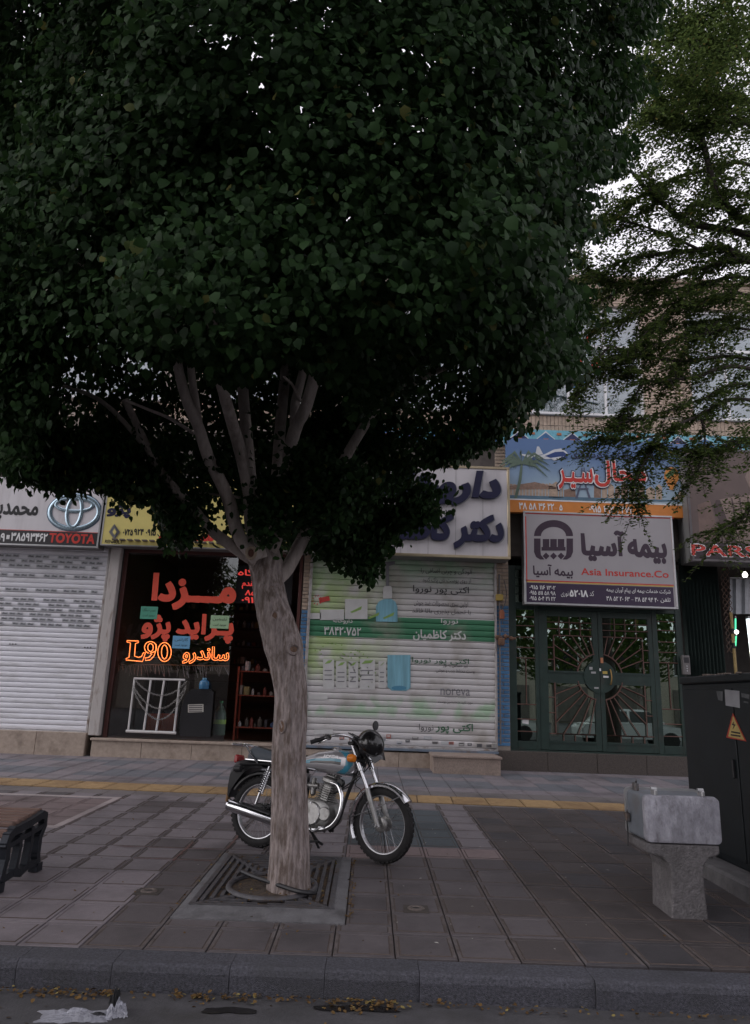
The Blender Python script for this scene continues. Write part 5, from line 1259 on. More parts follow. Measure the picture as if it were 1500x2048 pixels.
c = P(1004, 1238, YF - .1); b = MB(); b.lathe([(0, 0), (.05, 0), (.05, .13), (.03, .17), (0, .175)], (c.x, YF - .1, c.z), n=12); b.build('filter', M('filter_rust', (.25, .08, .04), .6), t, smooth=True)
# ---------------------------------------------------------------- car seat shop at the right edge: folding gate, lit interior
m_gate = M('gate_green', (.03, .045, .042), .5, var=.2)
gx0, gx1 = U4R + .04, P(1446, 1250, YF).x
t = thing('folding_gate', ((gx0 + gx1) / 2, YF + .05, .7), 'dark green folded steel gate right of the double door', 'gate')
gz0, gz1 = .45, P(1400, 1128, YF).z
n = 11
for i in range(n):
    xa = gx0 + (gx1 - gx0) * i / n; xb = gx0 + (gx1 - gx0) * (i + 1) / n; xm_ = (xa + xb) / 2
    b = MB(); b.add([(xa, YF + .06, z) for z in (gz0, gz1)] + [(xm_, YF - .03, z) for z in (gz0, gz1)] + [(xb, YF + .06, z) for z in (gz0, gz1)] + [(xm_, YF - .02, z) for z in (gz0, gz1)], [(0, 1, 3, 2), (2, 3, 5, 4), (0, 6, 7, 1), (6, 4, 5, 7)]); b.build('gate_leaf', m_gate, t)
b = MB(); b.box(gx0 - .03, gx1 + .02, YF - .045, YF + .08, gz1 + .002, gz1 + .08); b.build('head_rail', m_gate, t)
for k in range(2):
    for q in range(14):
        z = gz1 - .02 - q * .12; xk = gx1 + .04 + k * .09
        b = MB(); b.bar((xk, YF + .02, z), (xk + .09, YF + .02, z - .12), .008); b.bar((xk + .09, YF + .025, z), (xk, YF + .025, z - .12), .008); b.build('lattice', M('lattice_rust', (.15, .10, .08), .6, .3), t)
t = thing('yellow_post', P(1468, 1350, YF), 'slim yellow post standing at the entrance of the car seat shop', 'post')
b = MB(); p0, p1 = P(1473, 1370, YF - .02), P(1462, 1225, YF - .02); b.tube([p0 - Vector((0, 0, 1.2)), p1], .028, 10); b.build('shaft', M('post_yellow', (.33, .24, .10), .6, var=.3, scale=12), t, smooth=True)
for f in (.3, .5): c = p1.lerp(p0, f); b = MB(); b.lathe([(.031, 0), (.031, .1)], tuple(c), n=10); b.build('tape', m_blk, t)
m_tube = neon_mat('tube_light', (.85, .95, 1.0), 2.0); m_bulb = neon_mat('bulb_light', (1.0, .97, .9), 2.5); m_grn = neon_mat('green_light', (.1, .8, .4), 1.0)
c = P(1490, 1150, YF + .7); t = thing('light_bulb', c, 'round bright bulb hanging at the top of the car seat shop entrance', 'lamp'); b = MB(); b.lathe([(0, -.06), (.04, -.044), (.056, 0), (.042, .04), (.024, .065), (0, .07)], tuple(c), n=16); b.build('bulb', m_bulb, t, smooth=True); b = MB(); b.tube([c + Vector((0, 0, .071)), c + Vector((0, 0, .5))], .008, 6); b.build('cord', m_blk, t)
for k, (p, q, m_, lab) in enumerate((((1496, 1238), (1506, 1325), m_tube, 'upright white fluorescent tube glowing in the car seat shop'), ((1471, 1237), (1471, 1262), m_grn, 'short green light stick above the small round lamp'), ((1472, 1272), (1471, 1292), m_grn, 'short green light stick below the small round lamp'))):
    a, c = P(*p, YF + .35), P(*q, YF + .35); t = thing('tube_lamp', c, lab, 'lamp'); b = MB(); b.tube([a, c], .035 if k == 0 else .014, 10); b.build('tube', m_, t, smooth=True)
    b = MB(); b.tube([a, a + Vector((0, 0, .05))], .04 if k == 0 else .017, 10); b.build('end_cap', m_alu, t)
c = P(1473, 1264, YF + .33); t = thing('globe_lamp', c, 'small round white lamp between the two green light sticks', 'lamp'); b = MB(); b.lathe([(0, -.045), (.03, -.03), (.042, 0), (.03, .03), (0, .045)], tuple(c), n=14); b.build('globe', m_bulb, t, smooth=True); b = MB(); b.box(c.x - .015, c.x + .015, c.y + .04, c.y + .07, c.z - .05, c.z + .05); b.build('holder', m_alu, t)
t = thing('plastic_drape', P(1478, 1225, YF + .2), 'pale grey plastic sheet hanging in the car seat shop entrance', 'sheet'); b = MB(); n = 10
b.add([tuple(P(1460 + 60 * i / n, y, YF + .25 + .04 * math.sin(i * 2))) for y in (1158, 1195, 1228 ) for i in range(n + 1)], [(r_ * (n + 1) + i, r_ * (n + 1) + i + 1, (r_ + 1) * (n + 1) + i + 1, (r_ + 1) * (n + 1) + i) for r_ in range(2) for i in range(n)]); b.build('sheet', M('drape_grey', (.42, .44, .47), .5, var=.15), t, smooth=True)
b = MB(); b.tube([P(1458, 1156, YF + .25), P(1525, 1156, YF + .25)], .012, 6); b.build('rod', m_alu, t)
# ---------------------------------------------------------------- trees
LEAF_T = np.array([(0, 0, 0), (.22, .36, .03), (.58, .40, .02), (1, 0, -.12), (.58, -.40, .02), (.22, -.36, .03), (.42, 0, -.045)])
LEAF_F = np.array([(0, 1, 6), (1, 2, 6), (2, 3, 6), (3, 4, 6), (4, 5, 6), (5, 0, 6)])
CROWN_T = np.array([(0, 0, 0), (.26, .37, .05), (.62, .35, .015), (1, 0, -.13), (.62, -.35, .015), (.26, -.37, .05)]); CROWN_F = np.array([(0, 1, 5), (1, 2, 5), (2, 4, 5), (2, 3, 4)])
SMALL_T = np.array([(0, 0, 0), (.45, .28, .03), (1, 0, -.06), (.45, -.28, .03)]); SMALL_F = np.array([(0, 1, 2), (0, 2, 3)])
def leaf_frames(nrm, tip):
    nrm = nrm / np.linalg.norm(nrm, axis=1)[:, None]
    tip = tip - nrm * (tip * nrm).sum(1)[:, None]; tip /= np.maximum(np.linalg.norm(tip, axis=1)[:, None], 1e-6)
    return tip, np.cross(nrm, tip), nrm
def leaf_cloud(name, pos, nrm, tip, size, mat, parent, rnd=None, T=LEAF_T, F=LEAF_F):
    n = len(pos); u, v, w = leaf_frames(nrm, tip); off = np.array(root_of(parent).location) if parent else np.zeros(3)
    V = (pos - off)[:, None, :] + size[:, None, None] * (T[None, :, 0, None] * u[:, None, :] + T[None, :, 1, None] * v[:, None, :] + T[None, :, 2, None] * w[:, None, :])
    k = len(T); me = bpy.data.meshes.new(name)
    Fa = (F[None] + (np.arange(n) * k)[:, None, None]).reshape(-1, 3)
    me.vertices.add(n * k); me.vertices.foreach_set('co', V.reshape(-1).astype(np.float32))
    me.loops.add(len(Fa) * 3); me.loops.foreach_set('vertex_index', Fa.reshape(-1).astype(np.int32))
    me.polygons.add(len(Fa)); me.polygons.foreach_set('loop_start', np.arange(len(Fa), dtype=np.int32) * 3); me.polygons.foreach_set('loop_total', np.full(len(Fa), 3, dtype=np.int32))
    me.update(calc_edges=True)
    at = me.attributes.new('rnd', 'FLOAT', 'POINT'); r_ = RNG.random(n) if rnd is None else rnd
    at.data.foreach_set('value', np.repeat(r_, k).astype(np.float32))
    me.materials.append(mat)
    o = link(name, me, parent); return o
m_elm = leaf_mat('elm_leaf', (.011, .026, .010), (.028, .062, .020), (.11, .11, .035), .30, .5, .003)
m_bark = M('elm_bark', (.28, .235, .225), .9, var=.5, scale=36, bump=1.0, bscale=60, stretch=(1, 1, .2), dirt=(.13, .098, .084), dscale=30, dlo=.45, dhi=.62)
m_limb = M('limb_bark', (.40, .345, .32), .85, var=.25, scale=16, bump=.6, bscale=50, stretch=(1, 1, .35), dirt=(.20, .165, .145), dscale=7)
TB = Vector((-.535, 5.83, zg(5.83)))
tree = thing('elm_tree', TB, 'big dense round elm with many upright limbs in front of the parked motorcycle', 'tree')
YT = 5.83
trunk_px = [(579, 1800, 100), (578, 1772, 88), (580, 1700, 79), (579, 1600, 72), (578, 1500, 67), (582, 1393, 64), (573, 1330, 68), (566, 1290, 78), (545, 1217, 66), (534, 1159, 62), (530, 1122, 68), (532, 1098, 50)]
tp = [P(x, y, YT + (.05 if y < 1200 else 0)) for x, y, w in trunk_px]
def px_m(p): return (p - Vector((0, 0, CAM_H))).dot(_F) / FPX
tr = [w / 2 * px_m(p) for (x, y, w), p in zip(trunk_px, tp)]
tp[0].z = TB.z - .05
from mathutils import noise as mnoise
def bark_tube(path, rad, n=22, amp=.035, seed=0):
    b = MB(); rings = []; rr = random.Random(seed); k = len(path); ph = [rr.uniform(0, 6.28) for _ in range(6)]
    for i, p in enumerate(path):
        ring = []
        for j in range(n):
            a = 2 * math.pi * j / n; z = p.z
            rough = (mnoise.noise(Vector((math.cos(a) * 3.2, math.sin(a) * 3.2, z * 1.3 + seed))) * .6 + mnoise.noise(Vector((math.cos(a) * 9, math.sin(a) * 9, z * 3 + seed)))) * amp * 1.25 if n > 20 else 0
            f = 1 + rough + amp * (math.sin(3 * a + ph[0] + z * 1.7) + .7 * math.sin(5 * a + ph[1] - z * 3.1) + .6 * math.sin(9 * a + ph[2] + z * 6)) + .015 * rr.uniform(-1, 1)
            t = (path[min(i + 1, k - 1)] - path[max(i - 1, 0)]).normalized(); s1 = t.cross(Vector((0, 1, 0))).normalized(); s2 = s1.cross(t)
            ring.append(p + (s1 * math.cos(a) + s2 * math.sin(a)) * rad[i] * f)
        rings.append(ring)
    b.loft(rings); return b
pa, ra = spline(tp, 14), lerp_list(tr, 14)
bark_tube(pa, ra, 72, .022, 4).build('trunk', m_bark, tree, smooth=True)
limbs = [ # photo pixels, widths, depth at start and end
    ([(512, 1124), (470, 1096), (426, 1063), (378, 1008), (332, 957), (300, 905), (250, 800)], 30, 16, 5.8, 5.4),
    ([(514, 1118), (477, 1070), (455, 993), (419, 920), (397, 854), (371, 792), (350, 700), (330, 560)], 34, 20, 5.7, 5.0),
    ([(397, 854), (390, 800), (382, 737), (380, 640)], 22, 15, 5.35, 5.3),
    ([(521, 1116), (503, 1048), (499, 986), (485, 920), (470, 865), (459, 828), (444, 773), (430, 720), (420, 560)], 33, 24, 5.75, 5.0),
    ([(522, 1100), (506, 1010), (499, 930), (492, 847), (486, 755), (490, 600)], 30, 24, 6.0, 6.1),
    ([(538, 1112), (562, 1041), (573, 957), (584, 883), (595, 847), (613, 810), (640, 700), (660, 560)], 36, 26, 5.85, 5.4),
    ([(589, 850), (591, 803), (603, 755), (622, 660), (630, 540)], 24, 17, 5.7, 5.8),
    ([(541, 1165), (572, 1140), (602, 1085), (631, 1026), (655, 985), (700, 900), (760, 800)], 36, 22, 5.9, 6.4),
    ([(545, 1080), (553, 980), (560, 865), (575, 700)], 30, 24, 6.2, 6.9),
    ([(389, 868), (342, 838), (294, 818), (250, 800)], 9, 6, 5.5, 5.2),
    ([(480, 995), (440, 990), (395, 985)], 7, 4, 5.75, 5.8), ([(600, 800), (585, 770), (566, 752)], 8, 5, 5.7, 5.3), ([(655, 985), (700, 950), (735, 925)], 10, 6, 6.1, 5.9),
    ([(350, 700), (260, 600), (150, 520)], 16, 9, 5.0, 4.6), ([(300, 905), (200, 800), (80, 760)], 13, 8, 5.4, 5.6), ([(660, 560), (800, 470), (950, 400)], 18, 9, 5.4, 5.0), ([(760, 800), (880, 740), (980, 700)], 16, 9, 6.4, 6.6)]
for i, (pp, w0, w1, ya, yb) in enumerate(limbs):
    n = len(pp); pts = [P(x, y, ya + (yb - ya) * k / (n - 1)) for k, (x, y) in enumerate(pp)]
    rad = [(w0 + (w1 - w0) * k / (n - 1)) / 2 * .86 * px_m(p) for k, p in enumerate(pts)]
    bark_tube(spline(pts, 5), lerp_list(rad, 5), 12, .03, i).build('limb' if w0 > 12 else 'twig', m_limb, tree, smooth=True)
c = P(503, 1107, 5.62); b = MB(); b.tube([(c.x + .035 * math.cos(a), c.y - .02, c.z + .045 * math.sin(a)) for a in [i * math.pi / 8 for i in range(16)]], .012, 6, closed=True); b.build('knot_ring', M('knot_wood', (.28, .22, .17), .9, var=.2), tree, smooth=True)
b = MB(); b.lathe([(0, 0), (.03, .002), (.03, .015)], (c.x, c.y - .02, c.z), 'Y', 12); b.build('knot_core', M('knot_core', (.10, .045, .035), .9), tree)
for (px, py, r_, s_) in ((566, 1452, .030, 1.6), (590, 1300, .045, .8), (553, 1235, .026, 1.3), (596, 1560, .022, 2.0), (548, 1180, .024, 1.1)):
    c = P(px, py, YT - .02); yy = c.y
    k_ = min(range(len(pa)), key=lambda i: abs(pa[i].z - c.z)); ax_ = pa[k_]; rr_ = ra[k_]; ddx = max(-.92, min(.92, (c.x - ax_.x) / rr_)); nrm_ = Vector((ddx, -math.sqrt(1 - ddx * ddx), 0)); base = Vector((ax_.x, ax_.y, c.z)) + nrm_ * rr_ * .96
    tx = Vector((0, 0, 1)).cross(nrm_); b = MB()
    b.tube([base + tx * r_ * math.cos(a) + Vector((0, 0, 1)) * r_ * s_ * math.sin(a) for a in [i * math.pi / 9 for i in range(18)]], r_ * .34, 6, closed=True); b.build('bark_scar', m_bark, tree, smooth=True)
    b = MB(); b.quad(*[base + nrm_ * .004 + tx * r_ * math.cos(a) + Vector((0, 0, 1)) * r_ * s_ * math.sin(a) for a in [i * math.pi / 6 for i in range(12)]]); b.build('scar_wood', M('scar_wood', (.16, .10, .07), .9, var=.4, scale=40), tree)
# crown
PROF_Z = np.array([2.75, 3.05, 3.5, 4.2, 5.0, 6.0, 7.2, 8.2, 9.2, 10.0]); PROF_R = np.array([1.75, 2.25, 2.52, 2.62, 2.75, 3.05, 3.6, 3.7, 3.0, 1.0])
CX, CY = -.62, 5.75
def crown_points(n, inner):
    z = RNG.uniform(2.75, 10.0, n * 2); keep = RNG.random(n * 2) < (.45 + .55 * np.interp(z, [2.7, 6.5, 10], [1, .8, .5])); z = z[keep][:n]
    n = len(z); phi = RNG.uniform(-math.pi, math.pi, n)
    front = np.cos(phi + math.pi / 2)                                   # +1 toward the street camera
    drop = RNG.random(n) < (.45 + .55 * (front > -.35)); z, phi = z[drop], phi[drop]; n = len(z)
    lob = 1 + .055 * np.sin(3 * phi + 1.1 + z * .8) + .045 * np.sin(5 * phi - z * 1.7) + .035 * np.sin(8 * phi + z * 2.9) + .03 * np.sin(13 * phi - z * 4.1)
    r_ = np.interp(z, PROF_Z, PROF_R) * lob
    dep = RNG.exponential(.30, n) if not inner else RNG.uniform(.4, 1.6, n)
    r_ = np.maximum(r_ - dep, .3)
    return np.stack([CX + r_ * np.cos(phi), CY + r_ * np.sin(phi), z], 1)
cl = [crown_points(17500, False), crown_points(3600, True)]
# the open bowl under the crown: a shell of sprays that hides the sky above the limbs
n = 1900; ph = RNG.uniform(-math.pi, math.pi, n); rr_ = np.sqrt(RNG.random(n)) * 2.5
cl.append(np.stack([CX + rr_ * np.cos(ph), CY + rr_ * np.sin(ph), 4.7 - .62 * rr_ + RNG.exponential(.35, n)], 1))
hollow = np.concatenate(cl); hr_ = np.hypot(hollow[:, 0] - CX, hollow[:, 1] - CY)
hollow = hollow[~((hr_ < 2.05) & (hollow[:, 2] < 4.45) & (hollow[:, 1] < 6.7)) & ~((hollow[:, 1] < 4.6) & (hollow[:, 2] < 3.3) & (np.abs(hollow[:, 0] - CX) < 1.5))]
hollow = hollow[~((hollow[:, 1] > 6.2) & (hollow[:, 2] < 4.3) & (RNG.random(len(hollow)) < .55))]
# boughs: push the shell in and out and leave thin places between them
nz = np.array([mnoise.noise(Vector((p[0] * 1.05, p[1] * 1.05, p[2] * 1.05))) + .55 * mnoise.noise(Vector((p[0] * 2.5 + 7, p[1] * 2.5, p[2] * 2.5))) for p in hollow])
outer = np.array([.16, .16, .08]) * (hollow - np.array([CX, CY, 5.5])); hollow = hollow + outer * nz[:, None]
hollow = hollow[(nz > -.42) | (RNG.random(len(hollow)) < .35)]
cl = [hollow]
# hanging lobes seen in the photograph: pixel centre, depth, radii in metres, sprays
for (px, py, Y, rx, rz, k) in ((735, 1110, 6.3, .34, .30, 200), (700, 1060, 6.5, .5, .32, 210), (825, 1030, 6.2, .30, .22, 120), (900, 930, 6.0, .45, .3, 160), (380, 1060, 5.5, .30, .16, 75), (330, 1010, 5.7, .42, .25, 120), (120, 930, 5.6, .6, .25, 190), (230, 940, 5.5, .5, .25, 150), (20, 900, 5.6, .5, .3, 140),
                              (535, 1040, 5.45, .10, .16, 24), (600, 985, 5.5, .22, .16, 50), (640, 955, 5.4, .22, .2, 55), (500, 1010, 5.4, .12, .12, 14), (425, 900, 5.3, .14, .12, 24), (1090, 690, 5.9, .4, .5, 200), (1010, 800, 6.0, .4, .3, 140), (1150, 620, 6.0, .3, .35, 110), (960, 860, 6.0, .3, .2, 80), (1185, 300, 5.4, .35, .6, 120), (1240, 150, 5.2, .35, .5, 110), (420, 735, 4.3, .4, .12, 70), (560, 720, 4.0, .5, .14, 90), (700, 760, 4.6, .5, .16, 90), (690, 900, 6.9, .6, .5, 200), (450, 930, 7.4, .9, .4, 110), (240, 860, 7.0, .8, .5, 150), (560, 930, 5.5, .16, .2, 34), (520, 830, 5.3, .2, .12, 26), (640, 1010, 5.5, .2, .2, 60), (690, 980, 5.7, .25, .25, 90), (455, 885, 5.2, .12, .10, 16), (600, 900, 5.3, .12, .15, 20), (400, 1060, 5.9, .3, .14, 50)):
    c = P(px, py, Y); q = RNG.normal(0, .5, (k, 3)); q = q[np.linalg.norm(q, axis=1) < 1.15]
    cl.append(np.array(c)[None] + q * np.array([rx, min(rx, .35), rz])[None])
cl = np.concatenate(cl)
# keep the window in the crown through which the limbs show
def to_px(a):
    v = a - np.array([0, 0, CAM_H]); z = v @ np.array(_F); return 750 + FPX * (v @ np.array(CR)) / z, 1024 - FPX * (v @ np.array(CU)) / z, z
LPS = 22
k = len(cl); cen = np.repeat(cl, LPS, 0) + RNG.normal(0, .085, (k * LPS, 3)) * np.array([1, 1, .9])
out = cen - np.array([CX, CY, 6.0]); out[:, 2] *= .25; out /= np.linalg.norm(out, axis=1)[:, None]
nrm = out * .85 + np.array([0, 0, .4]) + RNG.normal(0, .46, cen.shape)
tip = out * .35 + np.array([0, 0, -.85]) + RNG.normal(0, .38, cen.shape)
size = np.clip(RNG.normal(.053, .014, len(cen)), .026, .09); rad_ = np.hypot(cen[:, 0] - CX, cen[:, 1] - CY); size = np.where((rad_ < 1.9) & (cen[:, 2] > 4.6), size * 2.0, size)
sx, sy, sz = to_px(cen)
wob = np.repeat(RNG.normal(0, 24, k), LPS); wob2 = np.repeat(RNG.normal(0, 16, k), LPS)
# gap under the crown: in front of the limbs nothing hangs below the front rim
gap = (sx > 320) & (sx < 690) & (sy > 745 + 30 * np.sin(sx * .03)) & (cen[:, 1] < 5.35)
gapb = (sx > 395) & (sx < 600) & (sy > 760) & (cen[:, 1] < 6.3) & (RNG.random(len(cen)) < .82) & ~((np.abs(sx - 540) < 40) & (sy > 950)) & ~((sx > 585) & (sy > 900)) & ~((np.abs(sx - 425) < 30) & (np.abs(sy - 900) < 40))
# soft outline limits on the street side, as the crown is clipped there
lim_x = np.interp(sy, [-200, 0, 250, 400, 560, 700, 800, 880, 940, 1040, 1100, 1180], [1360, 1310, 1250, 1195, 1165, 1195, 1100, 1025, 885, 880, 800, 745]) + wob + 22 * np.sin(sy * .045) + 14 * np.sin(sy * .11 + 1) + RNG.normal(0, 6, len(sx)) - np.interp(sy, [0, 350, 500, 800], [10, 20, 45, 30])
lim_y = np.interp(sx, [-300, 0, 100, 200, 300, 330, 400, 440, 470, 620, 640, 740, 760, 880, 900, 1020, 1180], [930, 935, 985, 985, 1010, 1090, 1085, 1030, 1110, 1110, 1100, 1180, 1120, 1075, 1050, 870, 780]) + wob2 + 12 * np.sin(sx * .06) + RNG.normal(0, 5, len(sx)) - 8
ok = ~gap & ~gapb & (sx < lim_x) & (sy < lim_y) & (sz > 2.0)
cen, nrm, tip, size, sx, sy, sz = [a[ok] for a in (cen, nrm, tip, size, sx, sy, sz)]
inframe = (sx > 10) & (sx < 1490) & (sy > 10) & (sy < 2000)
order = np.argsort(np.where(inframe, sz / size, 1e9))[:280]
rnd = RNG.random(len(cen)); single = np.zeros(len(cen), bool); single[order] = True
crown = leaf_cloud('crown', cen[~single], nrm[~single], tip[~single], size[~single], m_elm, tree, rnd[~single], CROWN_T, CROWN_F); crown['kind'] = 'stuff'
LM = []
for q in range(6):
    me = bpy.data.meshes.new('leaf'); me.from_pydata([tuple(p) for p in LEAF_T], [], [tuple(int(x) for x in f) for f in LEAF_F]); me.materials.append(m_elm)
    at = me.attributes.new('rnd', 'FLOAT', 'POINT'); at.data.foreach_set('value', np.full(7, .15 + .15 * q, dtype=np.float32)); LM.append(me)
uu, vv, wwv = leaf_frames(nrm[single], tip[single])
for i, (c, s, a, b_, d) in enumerate(zip(cen[single], size[single], uu, vv, wwv)):
    o = link('leaf', LM[i % 6], tree)
    o.matrix_local = Matrix(((a[0] * s, b_[0] * s, d[0] * s, c[0] - TB.x), (a[1] * s, b_[1] * s, d[1] * s, c[1] - TB.y), (a[2] * s, b_[2] * s, d[2] * s, c[2] - TB.z), (0, 0, 0, 1)))
# an added elm: its crown shades the big one and closes the top left corner
nb = thing('elm_tree', TB + Vector((-7.3, .1, 0)), 'added round elm shading the big one, its leaves showing at the upper left edge', 'tree')
for ch in list(tree.children):
    if ch.name.split('.')[0] in ('trunk', 'limb', 'crown'):
        o = ch.copy(); COL.objects.link(o); o.parent = nb
nb.rotation_euler = (0, 0, R(160))
# --- second tree, trunk beyond the right edge, airy sprays of small leaves
m_loc = leaf_mat('small_leaf', (.031, .056, .018), (.09, .135, .038), (.18, .16, .05), .48, .5, .008)
m_bark2 = M('dark_bark', (.055, .045, .04), .9, var=.3, scale=14, bump=.8, bscale=40, stretch=(1, 1, .3))
T2 = Vector((6.3, 8.8, zg(8.8)))
tree2 = thing('street_tree', T2, 'airy small leaved tree reaching in from the right edge in front of the upstairs windows', 'tree')
tpts = [T2 + Vector(v) for v in ((0, 0, -.05), (.02, 0, .8), (-.05, .05, 2.2), (-.1, 0, 3.2), (.1, .1, 4.6), (.2, .1, 6.2), (.1, 0, 7.8))]
bark_tube(spline(tpts, 4), lerp_list([.24, .2, .18, .16, .13, .09, .05], 4), 16, .03, 9).build('trunk', m_bark2, tree2, smooth=True)
br = [([(1500, 472), (1383, 447), (1333, 413), (1300, 385), (1260, 340)], 22, 8.6, 8.2), ([(1500, 520), (1443, 497), (1367, 503), (1277, 513), (1225, 530)], 20, 8.6, 8.6), ([(1500, 524), (1417, 533), (1333, 557), (1253, 572), (1187, 543), (1160, 520)], 13, 8.5, 8.8), ([(1253, 572), (1200, 603), (1153, 627)], 8, 8.7, 8.9), ([(1500, 557), (1400, 570), (1320, 582), (1267, 570), (1200, 565)], 12, 8.7, 8.9),
      ([(1500, 718), (1367, 722), (1283, 710), (1220, 690)], 12, 8.6, 8.3), ([(1500, 737), (1383, 755), (1290, 762), (1250, 737)], 12, 8.4, 8.2), ([(1290, 762), (1260, 805), (1235, 845)], 6, 8.3, 8.3), ([(1500, 800), (1400, 830), (1330, 868), (1280, 940), (1262, 1005)], 9, 8.4, 7.8), ([(1400, 830), (1410, 880), (1390, 960)], 6, 8.3, 8.0), ([(1540, 1010), (1480, 1040), (1440, 1062)], 8, 8.2, 7.9), ([(1500, 640), (1440, 640), (1380, 645), (1320, 650)], 9, 8.9, 8.9),
      ([(1560, 340), (1500, 438), (1440, 395), (1410, 300), (1390, 180), (1380, 40)], 26, 8.6, 7.8), ([(1500, 250), (1400, 255), (1330, 240), (1290, 230)], 12, 8.3, 7.9), ([(1500, 110), (1420, 100), (1340, 60)], 12, 8.2, 7.8), ([(1520, 880), (1440, 900), (1370, 900), (1310, 890)], 8, 8.3, 8.0), ([(1500, 330), (1420, 340), (1340, 360), (1270, 400), (1215, 420)], 11, 8.5, 8.5), ([(1500, 610), (1430, 600), (1330, 610), (1240, 640), (1190, 660)], 8, 8.4, 8.6), ([(1330, 868), (1250, 880), (1180, 872)], 5, 8.2, 8.2), ([(1220, 690), (1180, 740), (1150, 790)], 5, 8.3, 8.4), ([(1500, 660), (1400, 670), (1300, 690), (1200, 725)], 8, 8.6, 8.2), ([(1500, 770), (1400, 800), (1300, 832), (1215, 850)], 8, 8.5, 8.1), ([(1440, 640), (1380, 690), (1340, 760)], 6, 8.8, 8.4), ([(1500, 590), (1400, 600), (1320, 640), (1255, 705)], 8, 8.7, 8.3), ([(1400, 500), (1330, 468), (1240, 440), (1190, 450)], 8, 8.5, 8.3), ([(1500, 390), (1420, 400), (1370, 420)], 8, 8.4, 8.2), ([(1500, 200), (1420, 200), (1330, 150), (1280, 130)], 10, 8.2, 7.8)]
lp, ln, lt, ls = [], [], [], []; tw = MB(); rr = random.Random(21)
dens = {12: 1.0}
for bi, (pp, w, ya, yb) in enumerate(br):
    n = len(pp); pts = [P(x, y, ya + (yb - ya) * k / (n - 1)) for k, (x, y) in enumerate(pp)]
    if pp[0][0] >= 1500: pts = [Vector((T2.x, T2.y, max(T2.z + 2.4, pts[0].z - .5)))] + pts
    pa = spline(pts, 6); rad = [max(.006, w / 2 * .0056 * (1 - .75 * i / len(pa))) for i in range(len(pa))]
    bark_tube(pa, rad, 7, .02, bi).build('branch', m_bark2, tree2, smooth=True)
    top = pp[-1][1] < 330
    for i in range(3, len(pa) - 1):
        for rep in range(5 if top else 3):
            if rr.random() < .15: continue
            p = pa[i].lerp(pa[i + 1], rr.random()); d0 = (pa[i + 1] - pa[i]).normalized()
            side = d0.cross(Vector((0, 0, 1))).normalized() * rr.choice((-1, 1))
            d = (d0 * rr.uniform(.2, 1) + side * rr.uniform(.2, 1) + Vector((0, 0, rr.uniform(-.6, .35)))).normalized()
            L_ = rr.uniform(.25, .75); q = [p]
            for s in range(6):
                d = (d + Vector((rr.uniform(-.2, .2), rr.uniform(-.2, .2), rr.uniform(-.26, .08)))).normalized(); q.append(q[-1] + d * L_ / 6)
            tw.tube(q, [.005, .0045, .004, .0035, .003, .0025, .002], 4, cap=False)
            for s in range(6):
                for e in range(9):
                    a = q[s].lerp(q[s + 1], e / 9); dd = (q[s + 1] - q[s]).normalized(); sg = 1 if (s * 4 + e) % 2 else -1
                    sdv = dd.cross(Vector((0, 0, 1))).normalized() * sg
                    off = sdv * rr.uniform(.0, .05) + Vector((0, 0, rr.uniform(-.03, .01))) + dd * rr.uniform(-.02, .03)
                    lp.append(a + off); lt.append(sdv * .8 + dd * .6 + Vector((rr.gauss(0, .3), rr.gauss(0, .3), -.35 + rr.gauss(0, .3)))); ln.append(Vector((rr.gauss(0, .35), rr.gauss(0, .35), 1))); ls.append(rr.uniform(.036, .064))
tw.build('twigs', m_bark2, tree2, kind='stuff')
# the dense dark upper crown at the top right and the rest of the crown beyond the frame
for (px, py, Y, rx, rz, k) in ((1420, 60, 7.9, .9, .55, 4600), (1465, 80, 8.1, .55, .45, 3600), (1390, 30, 7.8, .6, .4, 3000), (1440, 170, 8.0, .5, .3, 2000), (1300, 250, 8.0, .35, .3, 1300), (1350, 190, 7.9, .6, .35, 2400), (1450, 260, 8.2, .6, .3, 1900), (1330, 20, 7.7, .7, .4, 2600), (1480, 700, 8.6, .7, .35, 500), (1470, 890, 8.2, .5, .18, 420), (1440, 620, 8.8, .7, .3, 300), (1240, 620, 8.8, .3, .2, 160), (1650, 300, 8.8, 1.0, .9, 3000), (1700, 700, 8.8, 1.0, .6, 1800), (1480, -250, 8.4, 1.4, .9, 4000), (1480, 1050, 8.1, .2, .08, 120), (1290, 940, 8.0, .25, .1, 170), (1265, 985, 7.9, .12, .12, 90)):
    c = P(px, py, Y); q = np.random.default_rng(int(px + py)).normal(0, .55, (k, 3)) * np.array([rx, rx, rz])
    nc = max(4, k // 45); cc = np.random.default_rng(k).normal(0, .6, (nc, 3)) * np.array([rx, rx, rz]); pick = np.random.default_rng(k + 1).integers(0, nc, k)
    q = cc[pick] + np.random.default_rng(k + 2).normal(0, 1, (k, 3)) * np.array([.13, .13, .035])
    lp += [Vector(v) for v in (np.array(c) + q)]; ln += [Vector((rr.gauss(0, .4), rr.gauss(0, .4), 1)) for _ in range(k)]; lt += [Vector((rr.gauss(0, 1), rr.gauss(0, 1), -.3)) for _ in range(k)]; ls += [rr.uniform(.036, .062) for _ in range(k)]
o = leaf_cloud('crown', np.array([tuple(v) for v in lp]), np.array([tuple(v) for v in ln]), np.array([tuple(v) for v in lt]), np.array(ls), m_loc, tree2, T=SMALL_T, F=SMALL_F); o['kind'] = 'stuff'
